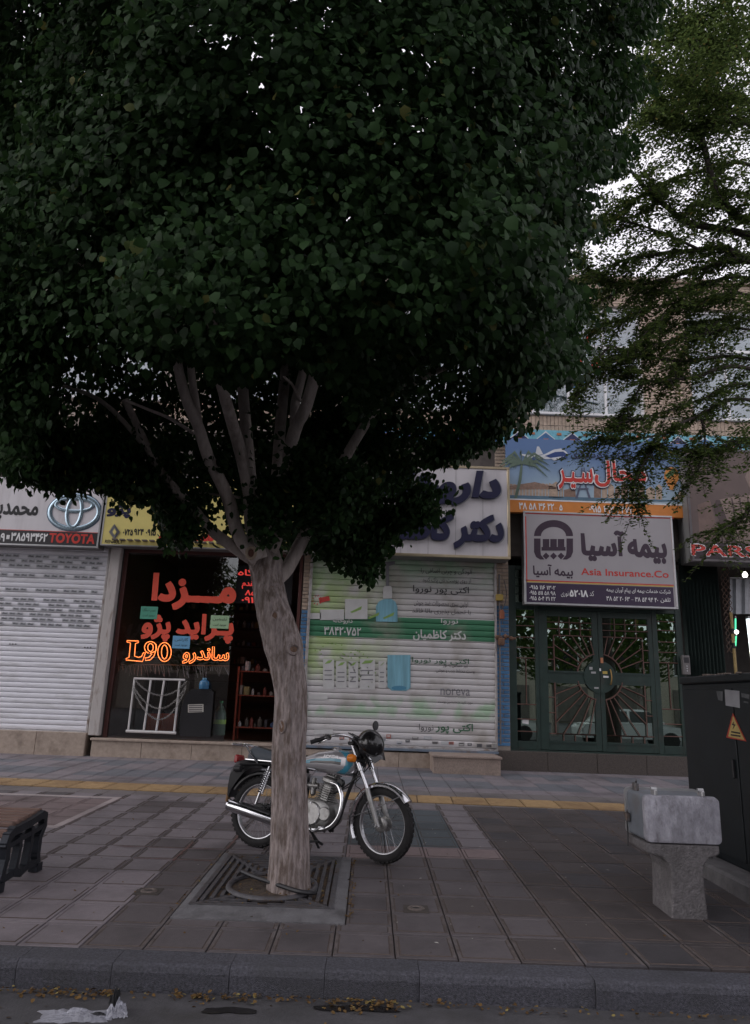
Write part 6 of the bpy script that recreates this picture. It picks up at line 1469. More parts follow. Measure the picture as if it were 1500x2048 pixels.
# ---------------------------------------------------------------- motorcycle (local axes: x forward, y to its left, z up)
bk = G(512, 1694)
YAW, LEAN, STEER = R(-24), R(-7), R(-13)
bike = thing('motorcycle', bk, 'silver and turquoise motorcycle parked on the pavement behind the elm trunk', 'motorcycle', rot=(LEAN, 0, YAW))
m_tyre = M('tyre_rubber', (.022, .021, .022), .8, var=.25, bump=.3); m_chrome = M('chrome', (.62, .62, .64), .16, 1.0, var=.06, spec=.5); m_rimm = M('rim_steel', (.40, .40, .42), .3, .9, var=.1)
m_silver = M('tank_silver', (.42, .41, .43), .28, .45, var=.05, coat=.6); m_cyan = M('tank_turquoise', (.045, .25, .36), .28, 0, var=.05, coat=.6); m_tankk = M('tank_black', (.02, .02, .022), .3, 0, coat=.5); m_gold = M('tank_gold', (.22, .17, .09), .35, .4)
m_alum = M('engine_alu', (.34, .335, .33), .42, .8, var=.2, scale=25, dirt=(.12, .11, .10), dscale=9); m_bkp = M('bike_black', (.02, .02, .022), .42, var=.15); m_vinyl = M('seat_vinyl', (.025, .026, .029), .55, var=.1); m_seatg = M('seat_grey', (.085, .10, .12), .55, var=.12)
m_frame = M('frame_black', (.018, .018, .02), .4, var=.1)
WB, WR = 1.22, .302
ax_p = Vector((WB, 0, WR)); rake = Vector((-math.sin(R(27)), 0, math.cos(R(27)))); piv = Vector((.96, 0, .86))
ST = Matrix.Translation(piv) @ Matrix.Rotation(STEER, 4, rake) @ Matrix.Translation(-piv)
def xf(b, m): b.v = [tuple(m @ Vector(p)) for p in b.v]; return b
def bb(name, b, mat, parent=bike, smooth=True, front=False):
    if front: xf(b, ST)
    return b.build(name, mat, parent, local=True, smooth=smooth)
def wheel(cx_, front):
    cen = (cx_, 0, WR); w_ = .032 if front else .040
    b = MB(); b.lathe([(.226, -w_ * .62), (.236, -w_ * .66), (.232, -w_ * .4), (.226, 0), (.232, w_ * .4), (.236, w_ * .66), (.226, w_ * .62), (.222, 0), (.226, -w_ * .62)], cen, 'Y', 44); whl = bb('wheel', b, m_rimm, front=front)
    b = MB(); pr_ = [(.234, -w_ * .7), (.250, -w_ * .98), (.275, -w_ * .96), (.293, -w_ * .62), (.302, -w_ * .2), (.302, w_ * .2), (.293, w_ * .62), (.275, w_ * .96), (.250, w_ * .98), (.234, w_ * .7), (.234, -w_ * .7)]
    b.lathe(pr_, cen, 'Y', 48); bb('tyre', b, m_tyre, whl, front=front)
    b = MB(); n = 44
    for k in range(n):
        a0 = 2 * math.pi * k / n
        for sgn in (-1, 1):
            ang_ = a0
            b.add(*_tread(cen, ang_, sgn, w_))
    bb('tread_blocks', b, m_tyre, whl, smooth=False, front=front)
    hr = .062 if front else .07
    b = MB(); b.lathe([(.02, -.05), (hr * .8, -.05), (hr, -.042), (hr, -.03), (hr * .55, -.02), (hr * .55, .03), (hr, .035), (hr, .045), (.02, .05)], cen, 'Y', 28); bb('hub', b, m_alum if front else m_bkp, whl, front=front)
    b = MB()
    for k in range(18):
        for sgn in (-1, 1):
            a = 2 * math.pi * (k + .25 * sgn) / 18; a2 = a + (.42 if k % 2 else -.42)
            b.tube([(cx_ + hr * .9 * math.cos(a2), sgn * .034, WR + hr * .9 * math.sin(a2)), (cx_ + .228 * math.cos(a), sgn * .006, WR + .228 * math.sin(a))], .0018, 4, cap=False)
    bb('spokes', b, m_rimm, whl, front=front)
    return whl
def _tread(cen, a, sgn, w_):
    vs = []
    for da in (0, .085):
        for (r_, y) in ((.297, .35), (.290, .78), (.307, .32), (.299, .80)):
            ang_ = a + da + y * .05; vs.append((cen[0] + r_ * math.cos(ang_), sgn * y * w_, cen[2] + r_ * math.sin(ang_)))
    return vs, [(2, 3, 7, 6), (0, 2, 6, 4), (1, 5, 7, 3), (0, 1, 3, 2), (4, 6, 7, 5)]
wheel(0, False); wheel(WB, True)
# front end
b = MB()
for s in (-1, 1):
    b.tube([(piv + Vector((0, s * .085, 0))) + rake * .13, (piv + Vector((0, s * .085, 0))) - rake * .33], .0155, 10)
f = bb('fork_tubes', b, m_chrome, front=True)
b = MB()
for s in (-1, 1):
    lo = ax_p + Vector((0, s * .085, 0)); b.tube([(piv + Vector((0, s * .085, 0))) - rake * .31, lo + rake * .03, lo - rake * .02], [.024, .022, .02], 10)
bb('fork_legs', b, m_alum, f, front=True)
b = MB()
for h_ in (.10, -.06): c = piv + rake * h_; b.box(c.x - .03, c.x + .035, -.11, .11, c.z - .016, c.z + .016, .008)
bb('fork_clamp', b, m_bkp, f, front=True)
b = MB()
for s in (-1, 1): c = piv + Vector((0, s * .085, 0)) - rake * .1; b.tube([c + rake * .03, c - rake * .05], .026, 12)
bb('fork_cover', b, m_chrome, f, front=True)
b = MB(); b.tube([ax_p + Vector((0, -.12, 0)), ax_p + Vector((0, .12, 0))], .009, 8); bb('axle', b, m_rimm, front=True)
def fender(cx_, r_, a0, a1, w_, n=26):
    rings = []
    for k in range(n + 1):
        a = R(a0 + (a1 - a0) * k / n); ring = []
        for (dr, y) in ((-.02, -w_), (-.004, -w_), (.012, -w_ * .6), (.018, 0), (.012, w_ * .6), (-.004, w_), (-.02, w_), (-.006, w_ * .9), (.006, 0), (-.006, -w_ * .9)):
            ring.append((cx_ + (r_ + dr) * math.cos(a), y, WR + (r_ + dr) * math.sin(a)))
        rings.append(ring)
    b = MB(); b.loft(rings); return b
bb('front_mudguard', fender(WB, .325, 38, 172, .052), m_chrome, front=True)
b = fender(WB, .333, 172, 205, .05, 6); bb('mud_flap', b, m_chrome, front=True)
b = MB()
for s in (-1, 1): b.tube([(WB + .32 * math.cos(R(50)), s * .055, WR + .32 * math.sin(R(50))), (WB + .0, s * .095, WR + .14)], .0045, 6); b.tube([(WB + .33 * math.cos(R(176)), s * .05, WR + .33 * math.sin(R(176))), (WB - .06, s * .095, WR + .12)], .0045, 6)
bb('mudguard_stays', b, m_rimm, front=True)
c = piv + rake * .03 + Vector((.12, 0, .02))
b = MB(); b.lathe([(0, -.10), (.05, -.095), (.083, -.05), (.09, 0), (.093, .012), (.085, .02)], tuple(c), 'X', 22); hl = bb('headlight', b, m_bkp, front=True)
b = MB(); b.lathe([(.084, .018), (.06, .032), (0, .04)], tuple(c), 'X', 22); bb('lens', b, M('lens_glass', (.5, .5, .5), .1, .3), hl, front=True)
b = MB(); b.lathe([(.093, .008), (.097, .014), (.093, .022), (.086, .02)], tuple(c), 'X', 22); bb('bezel', b, m_chrome, hl, front=True)
m_amber = M('amber', (.75, .22, .02), .25, var=.05)
for s in (-1, 1):
    p = piv + Vector((.04, s * .19, -.03)); b = MB(); b.tube([piv + Vector((.04, s * .1, -.03)), p], .009, 8); st = bb('indicator', b, m_bkp, front=True)
    b = MB(); b.lathe([(0, -.035), (.032, -.03), (.036, .0), (.03, .03), (0, .038)], tuple(p), 'X', 16); bb('amber_lens', b, m_amber, st, front=True)
hb = [(.02, 0, .10), (.01, .08, .105), (-.03, .17, .15), (-.10, .27, .155), (-.22, .34, .11)]
pts = [piv + Vector((x, -y, z)) for x, y, z in hb[::-1]] + [piv + Vector((x, y, z)) for x, y, z in hb[1:]]
b = MB(); b.tube(spline(pts, 5), .0115, 10); hbar = bb('handlebar', b, m_chrome, front=True)
for s in (-1, 1):
    e = piv + Vector((-.22, s * .34, .11)); d = (e - (piv + Vector((-.10, s * .27, .155)))).normalized()
    b = MB(); b.tube([e - d * .06, e - d * .055, e + d * .065, e + d * .07], [.017, .019, .0185, .022], 12); bb('grip', b, m_bkp, hbar, front=True)
    b = MB(); q = e - d * .085; b.box(q.x - .03, q.x + .03, q.y - .02, q.y + .02, q.z - .022, q.z + .022, .008); bb('switch_box', b, m_bkp, hbar, front=True)
    b = MB(); b.tube(spline([q + Vector((.03, 0, .01)), q + Vector((.06, s * .03, .0)), e + Vector((.06, s * .02, -.01)), e + d * .05 + Vector((.06, 0, -.012))], 4), .0055, 6); bb('lever', b, m_chrome, hbar, front=True)
    if s < 0: continue
    q2 = q + Vector((.04, s * .02, .02)); tp_ = q2 + Vector((.05, s * -.02, .055)); b = MB(); b.tube(spline([q2, q2 + Vector((.02, s * .01, .06)), tp_], 4), .005, 6); mi = bb('mirror', b, m_bkp, hbar, front=True)
    b = MB(); b.lathe([(0, -.014), (.035, -.012), (.045, 0), (.043, .006), (0, .008)], tuple(tp_ + Vector((0, 0, .03))), 'X', 16); bb('mirror_head', b, m_bkp, mi, front=True)
b = MB()
for s in (-.055, .055): c = piv + rake * .14 + Vector((.05, s, .0)); b.lathe([(0, -.05), (.03, -.045), (.04, 0), (.04, .02), (0, .022)], tuple(c), 'Z', 16)
bb('gauges', b, m_bkp, front=True)
b = MB()
for k, (y, dxx) in enumerate(((-.05, .02), (.03, .05), (-.02, -.01))):
    b.tube(spline([piv + Vector((-.05, y - .15, .16)), piv + Vector((.10 + dxx, y - .06, .05)), piv + Vector((.06, y, -.12)), piv + Vector((-.04 - dxx, y, -.25)), (.72, y * .5, .5)], 6), .0045, 6)
b.tube(spline([piv + Vector((.08, -.06, -.02)), piv + Vector((.02, -.1, -.25)), (WB - .18, -.1, .55), (WB - .08, -.07, WR + .03)], 6), .004, 6)
bb('cables', b, m_bkp)
# tank with painted bands
NX, NA = 64, 44; rings = []
def tank_sec(t):
    x = .40 + .56 * t
    zt_ = np.interp(t, [0, .08, .3, .6, .85, .96, 1], [.775, .81, .855, .885, .875, .84, .79]); zb_ = np.interp(t, [0, .1, .5, .85, .95, 1], [.735, .70, .675, .665, .69, .75]); w_ = np.interp(t, [0, .06, .3, .65, .9, .97, 1], [.035, .075, .108, .125, .12, .09, .04])
    return x, zt_, zb_, w_
for i in range(NX + 1):
    x, zt_, zb_, w_ = tank_sec(i / NX); ring = []
    for j in range(NA):
        a = 2 * math.pi * j / NA; ca, sa = math.cos(a), math.sin(a)
        ring.append((x, w_ * math.copysign(abs(ca) ** .62, ca), (zt_ + zb_) / 2 + (zt_ - zb_) / 2 * math.copysign(abs(sa) ** .75, sa)))
    rings.append(ring)
b = MB(); b.loft(rings)
def band(x, z):
    t = (x - .40) / .56
    up = .755 + .045 * math.sin(min(1, t * 1.25) * 2.0)
    if t < .02: return 0
    d = z - (.75 + .035 * math.sin(t * 2.4))
    if t < .76:
        lo = -.05 * t - .006 * 0
        if -.01 < d < .014: return 1
        if -.036 * t - .014 < d < -.01 and t > .12: return 2 if d > -.022 * t - .012 else 3
    # crescent at the front
    r_ = math.hypot((x - .70) / .215, (z - .775) / .125)
    if .82 < r_ < 1.08 and x > .74 and z < .872 : return 1
    return 0
for k, fc in enumerate(b.f):
    c = sum((Vector(b.v[i]) for i in fc), Vector()) / len(fc)
    if abs(c.y) > .05: b.m[k] = band(c.x, c.z)
tank = bb('fuel_tank', b, [m_silver, m_cyan, m_tankk, m_gold])
b = MB(); rail = [tank_sec(i / 20) for i in range(21)]
for s in (-1, 1): b.tube([(x, s * (w_ * .93), zb_ + .004) for x, zt_, zb_, w_ in rail], .006, 6)
bb('tank_trim', b, m_chrome, tank)
b = MB(); b.lathe([(.04, 0), (.042, .012), (.03, .02), (0, .021)], (.72, 0, .882), 'Z', 18); bb('filler_cap', b, m_chrome, tank)
# seat and tail
rings = []
for i in range(25):
    t = i / 24; x = -.16 + .58 * t
    zt_ = np.interp(t, [0, .04, .12, .3, .45, .7, 1], [.80, .845, .865, .845, .825, .82, .815]); w_ = np.interp(t, [0, .05, .5, 1], [.09, .115, .125, .095]); zb_ = .735
    rings.append([(x, -w_ * .92, zb_), (x, -w_, zb_ + .03), (x, -w_ * .98, zt_ - .035), (x, -w_ * .8, zt_ - .008), (x, 0, zt_), (x, w_ * .8, zt_ - .008), (x, w_ * .98, zt_ - .035), (x, w_, zb_ + .03), (x, w_ * .92, zb_)])
b = MB(); b.loft(rings)
for k, fc in enumerate(b.f):
    c = sum((Vector(b.v[i]) for i in fc), Vector()) / len(fc)
    if abs(c.y) > .095 and c.x < .3: b.m[k] = 1
seat = bb('seat', b, [m_vinyl, m_seatg])
b = MB()
for s in (-1, 1): b.tube([(-.17, s * .105, .738), (.42, s * .118, .732)], .007, 6)
bb('seat_trim', b, m_chrome, seat)
b = MB()
for s in (-1, 1): b.tube(spline([(-.02, s * .125, .71), (-.12, s * .125, .80), (-.19, s * .12, .86), (-.34, s * .10, .865)], 5), .009, 8)
b.tube([(-.34, -.10, .865), (-.34, .10, .865)], .009, 8); b.tube([(-.24, -.11, .866), (-.24, .11, .866)], .007, 6)
b.box(-.36, -.22, -.07, .07, .868, .88, .004)
bb('rear_rack', b, m_chrome)
b = MB()
rings = []
for x, z, w_, h_ in ((.0, .70, .10, .06), (-.14, .70, .095, .08), (-.24, .66, .085, .10), (-.30, .58, .08, .09), (-.33, .48, .075, .04), (-.335, .40, .07, .012)):
    rings.append([(x - h_ * .4, -w_, z + .01), (x + h_ * .5, -w_ * .9, z - h_ * .4), (x + h_ * .5, w_ * .9, z - h_ * .4), (x - h_ * .4, w_, z + .01), (x - h_ * .55, w_ * .7, z + h_ * .5), (x - h_ * .55, -w_ * .7, z + h_ * .5)])
b.loft(rings); tail = bb('tail_fairing', b, m_bkp)
b = MB(); b.box(-.335, -.285, -.06, .06, .70, .775, .012); bb('tail_light', b, M('tail_red', (.35, .02, .02), .25, var=.05), tail)
for s in (-1, 1):
    b = MB(); b.tube([(-.2, s * .08, .66), (-.2, s * .15, .65)], .008, 6); st = bb('rear_indicator', b, m_bkp); b = MB(); b.lathe([(0, -.04), (.03, -.034), (.036, 0), (.03, .034), (0, .04)], (-.2, s * .165, .65), 'X', 14); bb('indicator_lens', b, m_bkp, st)
b = MB(); b.box(-.385, -.36, -.03, .03, .35, .42, .008); bb('flap_reflector', b, M('reflector_amber', (.25, .13, .05), .4), tail)
bb('rear_mudguard', fender(0, .335, 20, 150, .06), m_bkp)
# frame, swing arm, shocks
b = MB()
b.tube([piv + rake * .08 + Vector((-.02, 0, 0)), piv - rake * .12 + Vector((-.02, 0, 0))], .03, 12)
b.tube(spline([(.93, 0, .86), (.70, 0, .72), (.42, 0, .70), (.2, 0, .68)], 5), .018, 8)
b.tube(spline([(.96, 0, .78), (.86, 0, .5), (.80, 0, .30), (.72, 0, .2)], 5), .017, 8)
for s in (-1, 1):
    b.tube(spline([(.42, s * .09, .70), (.1, s * .11, .71), (-.22, s * .11, .69)], 4), .012, 8); b.tube(spline([(.40, s * .08, .69), (.42, s * .09, .5), (.38, s * .09, .28)], 4), .014, 8); b.tube([(.40, s * .09, .30), (.0, s * .10, WR)], .016, 8); b.tube([(.12, s * .11, .70), (.40, s * .09, .40)], .010, 8)
    b.tube([(.38, s * .09, .28), (.72, s * .08, .2)], .013, 8)
bb('frame', b, m_frame)
for s in (-1, 1):
    p, q = Vector((.12, s * .135, .69)), Vector((.02, s * .13, .36)); n = 90
    b = MB(); b.tube([p, q], .012, 8); sh = bb('shock_absorber', b, m_chrome)
    d = (q - p); u = d.orthogonal().normalized(); v = d.normalized().cross(u)
    b = MB(); b.tube([p + d * (.12 + .6 * k / n) + (u * math.cos(k * .68) + v * math.sin(k * .68)) * .027 for k in range(n)], .0055, 5); bb('spring', b, m_chrome, sh)
b = MB(); b.prism([(-.06, .26), (.02, .245), (.4, .27), (.4, .33), (.02, .37), (-.06, .34)], .06, .085, 'Y'); bb('chain_case', b, m_bkp)
b = MB(); b.prism([(.20, .48), (.40, .46), (.42, .66), (.26, .69), (.17, .62)], -.125, .125, 'Y'); bb('side_cover', b, m_silver)
# engine
b = MB()
rings = []
for y, k in ((-.15, .8), (-.135, 1), (-.06, 1.02), (.06, 1.02), (.135, 1), (.15, .8)):
    rings.append([(.585 + (.19 * math.copysign(abs(math.cos(a)) ** .7, math.cos(a))) * k, y, .335 + (.115 * math.copysign(abs(math.sin(a)) ** .8, math.sin(a))) * k) for a in [2 * math.pi * i / 26 for i in range(26)]])
b.loft(rings); eng = bb('engine_case', b, m_alum)
b = MB(); b.lathe([(0, 0), (.088, 0), (.096, .008), (.096, .03)], (.60, -.172, .335), 'Y', 28); bb('clutch_cover', b, m_alum, eng)
b = MB(); b.lathe([(0, 0), (.05, 0), (.056, .006), (.056, .02)], (.73, -.165, .34), 'Y', 22); bb('oil_cover', b, m_alum, eng)
for k in range(8):
    a = 2 * math.pi * k / 8; b = MB(); b.lathe([(0, -.178), (.007, -.178), (.007, -.16)], (.60 + .085 * math.cos(a), 0, .335 + .085 * math.sin(a)), 'Y', 6); bb('bolt', b, m_rimm, eng)
tilt = Matrix.Translation(Vector((.655, 0, .44))) @ Matrix.Rotation(R(14), 4, 'Y') @ Matrix.Translation(Vector((-.655, 0, -.44)))
b = MB(); b.box(.60, .71, -.055, .055, .43, .60, .02); bb('cylinder', xf(b, tilt), m_alum, eng)
for k in range(8):
    z = .445 + k * .018; b = MB(); g = .08 if k < 6 else .075; b.box(.655 - g, .655 + g, -g, g, z, z + .006, .003); bb('cooling_fin', xf(b, tilt), m_alum, eng)
b = MB(); b.box(.585, .725, -.07, .07, .592, .64, .012); b.box(.60, .71, -.06, .06, .641, .672, .015); bb('cylinder_head', xf(b, tilt), m_alum, eng)
for k in range(5): b = MB(); b.box(.59 + k * .028, .598 + k * .028, -.06, .06, .672, .682); bb('head_rib', xf(b, tilt), m_alum, eng)
b = MB(); b.lathe([(0, -.05), (.028, -.05), (.03, 0), (.026, .05), (0, .05)], (.52, 0, .56), 'X', 14); b.lathe([(0, 0), (.026, 0), (.026, -.06), (.012, -.075), (0, -.076)], (.52, 0, .55), 'Z', 14); b.lathe([(0, 0), (.028, 0), (.022, .05), (0, .055)], (.52, 0, .575), 'Z', 14); bb('carburettor', b, m_alum, eng)
b = MB(); b.lathe([(0, -.03), (.033, -.03), (.035, -.02), (.035, .02), (0, .022)], (.80, -.03, .60), 'Y', 16); bb('horn', b, m_bkp)
hd = [(.715, -.05, .60), (.80, -.07, .575), (.855, -.085, .46), (.835, -.10, .32), (.74, -.115, .225), (.55, -.125, .205), (.40, -.13, .225)]
b = MB(); b.tube(spline(hd, 7), .0195, 12); ex = bb('exhaust_pipe', b, m_chrome)
mf = [(.40, -.13, .225), (.30, -.15, .235), (.26, -.155, .24), (-.20, -.17, .325), (-.23, -.17, .331)]
b = MB(); b.tube([Vector(p) for p in mf], [.022, .03, .045, .05, .048], 18); bb('muffler', b, m_chrome, ex)
d = Vector((-.46, -.015, .085)).normalized(); e_ = Vector((-.23, -.17, .331)); b = MB(); b.tube([e_, e_ + d * .012, e_ + d * .02], [.05, .051, .03], 18); bb('end_cap', b, m_chrome, ex)
b = MB(); b.tube([Vector((.2, -.155, .283)), Vector((-.1, -.168, .338))], .032, 10); bb('heat_shield', b, m_bkp, ex)
b = MB(); b.tube([(.50, -.24, .24), (.50, -.1, .235)], .016, 10); bb('foot_peg', b, m_bkp)
b = MB(); b.tube(spline([(.62, -.18, .22), (.66, -.2, .20), (.74, -.22, .235)], 4), .008, 6); b.box(.73, .78, -.25, -.2, .23, .245, .004); bb('brake_pedal', b, m_rimm)
b = MB(); b.tube([(.44, .10, .25), (.50, .27, .03)], .012, 8); b.box(.485, .53, .25, .31, .012, .024, .004); bb('side_stand', b, m_bkp)
b = MB()
for s in (-1, 1): b.tube([(.42, s * .1, .24), (.55, s * .13, .10), (.60, s * .14, .075)], .012, 8)
b.tube([(.55, -.13, .10), (.55, .13, .10)], .010, 8); bb('center_stand', b, m_bkp)
a_ = .70
TEXT_JOBS.append(('HONDA', .655, .80, .800, .826, -.1245, M('tank_letter', (.60, .60, .62), .3, .5), tank, .003, .03, .1, None, 'lettering', 'local'))
# helmet hung over the headlight
BM = Matrix.Translation(bk) @ Matrix.Rotation(YAW, 4, 'Z') @ Matrix.Rotation(LEAN, 4, 'X')
hc = BM @ Vector((1.075, -.06, .945))
hm = thing('helmet', hc, 'black half helmet hanging over the headlight of the motorcycle', 'helmet', rot=(R(12), R(38), YAW - .3))
m_hel = M('helmet_black', (.012, .012, .013), .22, var=.1, coat=.4)
b = MB(); rings = []
for i in range(12):
    th_ = R(2 + 100 * i / 11); r_ = .118 * math.sin(th_); z = .118 * math.cos(th_); rings.append([(r_ * math.cos(a) * 1.12, r_ * math.sin(a) * .95, z) for a in [2 * math.pi * j / 28 for j in range(28)]])
for i in range(10, -1, -1):
    th_ = R(4 + 96 * i / 10); r_ = .104 * math.sin(th_); z = .104 * math.cos(th_); rings.append([(r_ * math.cos(a) * 1.12, r_ * math.sin(a) * .95, z) for a in [2 * math.pi * j / 28 for j in range(28)]])
b.loft(rings); hs_ = b.build('shell', m_hel, hm, local=True, smooth=True)
b = MB(); b.tube([(.1325 * math.cos(a), .1125 * math.sin(a), -.0195) for a in [2 * math.pi * j / 32 for j in range(32)]], .007, 6, closed=True); b.build('edge_trim', M('trim_rubber', (.03, .03, .03), .5), hm, local=True, smooth=True)
b = MB(); b.add([(.10 + .07 * t, y * (1 - .25 * t), .01 - .03 * t - .03 * abs(y) / .08) for t in (0, .5, 1) for y in (-.09, -.05, 0, .05, .09)], [(r_ * 5 + i, r_ * 5 + i + 1, r_ * 5 + i + 6, r_ * 5 + i + 5) for r_ in range(2) for i in range(4)]); b.build('peak', m_hel, hm, local=True, smooth=True)
b = MB(); b.tube(spline([(.02, -.12, -.02), (.02, -.10, -.13), (.01, 0, -.17), (.02, .10, -.13), (.02, .12, -.02)], 5), .006, 6); b.build('chin_strap', m_bkp, hm, local=True, smooth=True)
# ---------------------------------------------------------------- bench at the left edge
m_cast = M('bench_iron', (.022, .025, .032), .45, .4, var=.2, bump=.2); m_wood = M('bench_wood', (.17, .105, .085), .6, var=.3, scale=12, stretch=(.25, 2, 2), bump=.3, dirt=(.09, .06, .05), dscale=5)
bx = -2.49; by0, by1 = 5.44, 6.06; bz = zg(5.75)
bench = thing('park_bench', (bx - .75, 5.75, bz), 'backless slatted wooden bench with black cast iron ends at the left edge', 'bench')
SH = P(35, 1668, by0 + .08).z - bz
def bench_end(x):
    b = MB(); w = .05
    def strip(pts, h_): # a flat bar following a path in the y-z plane
        for (p, q) in zip(pts[:-1], pts[1:]):
            d = Vector((q[0] - p[0], q[1] - p[1])).normalized(); nx = Vector((-d.y, d.x)) * h_ / 2; e = d * h_ * .3
            poly = [(p[0] - e.x + nx.x, p[1] - e.y + nx.y), (q[0] + e.x + nx.x, q[1] + e.y + nx.y), (q[0] + e.x - nx.x, q[1] + e.y - nx.y), (p[0] - e.x - nx.x, p[1] - e.y - nx.y)]
            b.prism([(y, bz + z) for y, z in poly], x - w / 2 + random.uniform(-.0015, .0015), x + w / 2 + random.uniform(-.0015, .0015), 'X')
    S_ = SH
    strip([(by0 - .005, .035), (by0 + .03, .10), (by0 + .06, .2), (by0 + .045, .3), (by0 + .03, S_ - .07), (by0 + .06, S_ - .015), (by0 + .12, S_ + .01)], .06)
    strip([(by0 + .10, S_ + .005), (by0 + .35, S_ + .025), (by1 - .05, S_ + .055), (by1, S_ + .04), (by1 + .005, S_ - .03), (by1 - .05, .26), (by1 - .05, .14), (by1 - .02, .05)], .055)
    strip([(by0 + .06, .075), (by0 + .2, .085), (by0 + .31, .06), (by0 + .42, .085), (by1 - .03, .075)], .05)
    strip([(by0 + .22, .09), (by0 + .245, .25), (by0 + .23, S_ - .04)], .045); strip([(by0 + .40, .09), (by0 + .425, .25), (by0 + .41, S_ - .02)], .045)
    strip([(by0 + .08, S_ - .075), (by0 + .35, S_ - .05), (by1 - .02, S_ - .03)], .035)
    b.prism([(by0 - .04, bz - .002), (by0 + .05, bz - .002), (by0 + .05, bz + .06), (by0 - .03, bz + .06)], x - .035, x + .035, 'X'); b.prism([(by1 - .06, bz + .01), (by1 + .03, bz + .01), (by1 + .02, bz + .07), (by1 - .06, bz + .07)], x - .035, x + .035, 'X')
    b.build('iron_end', m_cast, bench)
bench_end(bx); bench_end(bx - 1.5)
for k in range(7):
    y = by0 + .085 + k * .082; z = bz + SH + .05 + .05 * (y - by0) / .62 - (.03 if k == 0 else 0)
    b = MB(); b.box(bx - 1.6, bx - .01, y - .032, y + .032, z - .035 - (.02 if k == 0 else 0), z, .008); b.build('slat', m_wood, bench)
# ---------------------------------------------------------------- concrete pedestal with a steel box on top
g = G(1380, 1838); YP = g.y
def xp_(px, py=1700): return P(px, py, YP).x
def zp_(py, px=1365): return P(px, py, YP).z
m_pc = M('pedestal_concrete', (.15, .14, .145), .9, var=.3, scale=30, bump=1.0, bscale=75, dirt=(.09, .085, .085), dscale=3.5, dlo=.5, dhi=.75)
m_lid = M('worn_white_lid', (.31, .305, .345), .6, var=.42, scale=11, stretch=(1.6, 1, .8), bump=.5, bscale=70, dirt=(.12, .11, .12), dscale=16, dlo=.55, dhi=.8)
ped = thing('concrete_pedestal', (xp_(1380), YP + .2, zg(YP)), 'grey concrete pedestal with flared top at the right side of the pavement', 'pedestal')
xl_, xr_ = xp_(1343, 1800), xp_(1414, 1800); cl_, cr_ = xp_(1292), xp_(1440); ztop, zcap = zp_(1689), zp_(1706); zb_ = zg(YP) - .03
prof = [(xl_ - .005, zb_), (xr_ + .005, zb_), (xr_ - .005, zp_(1790)), (xr_ - .01, zp_(1745)), (xr_ + .005, zp_(1728)), (xr_ + .04, zp_(1716)), (cr_ - .02, zcap - .012), (cr_, zcap), (cr_, ztop), (cl_, ztop), (cl_, zcap), (cl_ + .02, zcap - .012), (xl_ - .04, zp_(1716)), (xl_ - .005, zp_(1728)), (xl_ + .01, zp_(1745)), (xl_ + .005, zp_(1790))]
b = MB(); b.prism(prof, YP, YP + .36, 'Y'); o = b.build('column', m_pc, ped)
bv = o.modifiers.new('bevel', 'BEVEL'); bv.width = .012; bv.segments = 2; bv.limit_method = 'ANGLE'
box = thing('steel_box', ((cl_ + cr_) / 2, YP + .2, ztop), 'whitish worn steel box with a rounded front standing on the concrete pedestal', 'box')
x0, x1 = xp_(1290, 1640), xp_(1441, 1640); z0, z1 = ztop + .004, zp_(1592); r_ = .034
def rrect(x0, x1, z0, z1, r_): return [(cx_ + r_ * math.cos(R(a)), cz_ + r_ * math.sin(R(a))) for cx_, cz_, aa in ((x1 - r_, z1 - r_, 0), (x0 + r_, z1 - r_, 90), (x0 + r_, z0 + r_, 180), (x1 - r_, z0 + r_, 270)) for a in range(aa, aa + 91, 18)]
b = MB(); b.loft([[(x, y, z) for x, z in rrect(x0 + d_, x1 - d_, z0 + d_, z1 - d_, r_)] for y, d_ in ((YP - .012, .012), (YP - .018 + .01, .004), (YP + .03, 0), (YP + .05, .004))]); b.build('front_lid', m_lid, box, smooth=True)
b = MB(); b.loft([[(x, y, z) for x, z in rrect(x0 + d_, x1 - d_, z0 + .002, z1 - d_ * 1.2, r_ * .8)] for y, d_ in ((YP + .051, .012), (YP + .35, .004))]); b.build('body', M('box_grey', (.20, .22, .25), .5, .25, var=.2, scale=8, dirt=(.16, .15, .15), dscale=4), box, smooth=True)
b = MB(); b.loft([[(x, y, z) for x, z in rrect(x0 - .012, x1 + .012, z0 - .0, z1 + .012, r_)] for y in (YP + .351, YP + .38)]); b.build('back_flange', m_alu, box, smooth=True)
for f_ in (.17, .80):
    xx = x0 + (x1 - x0) * f_; b = MB(); b.box(xx - .012, xx + .012, YP + .0, YP + .08, z1 - .004, z1 + .035, .005); b.lathe([(.014, -.02), (.014, .02)], (xx, YP + .05, z1 + .036), 'X', 10); b.build('hinge', m_alu, box)
for (xx, zz) in ((x0 - .016, z0 + .12), (x0 + .06, z1 + .02)):
    b = MB(); b.box(xx - .018, xx + .014, YP + .29, YP + .35, zz - .03, zz + .03, .006); b.tube([(xx, YP + .31, zz + .02), (xx - .01, YP + .28, zz + .05)], .008, 6); b.build('latch', m_pipe, box)
b = MB(); b.tube(spline([(x0 - .02, YP + .32, z0 + .10), (x0 - .03, YP + .28, z0 + .02), (x0 - .045, YP + .25, z0 - .07)], 4), .005, 5); b.build('loose_wire', m_bkp, box, smooth=True)
c = P(1418, 1783, YP + .1); n_ = thing('paper_scrap', c, 'tiny white paper scrap stuck to the side of the concrete pedestal', 'paper'); b = MB(); b.box(xr_ + .0005, xr_ + .012, YP + .08, YP + .16, c.z - .015, c.z + .02); b.build('scrap', m_whl, n_)
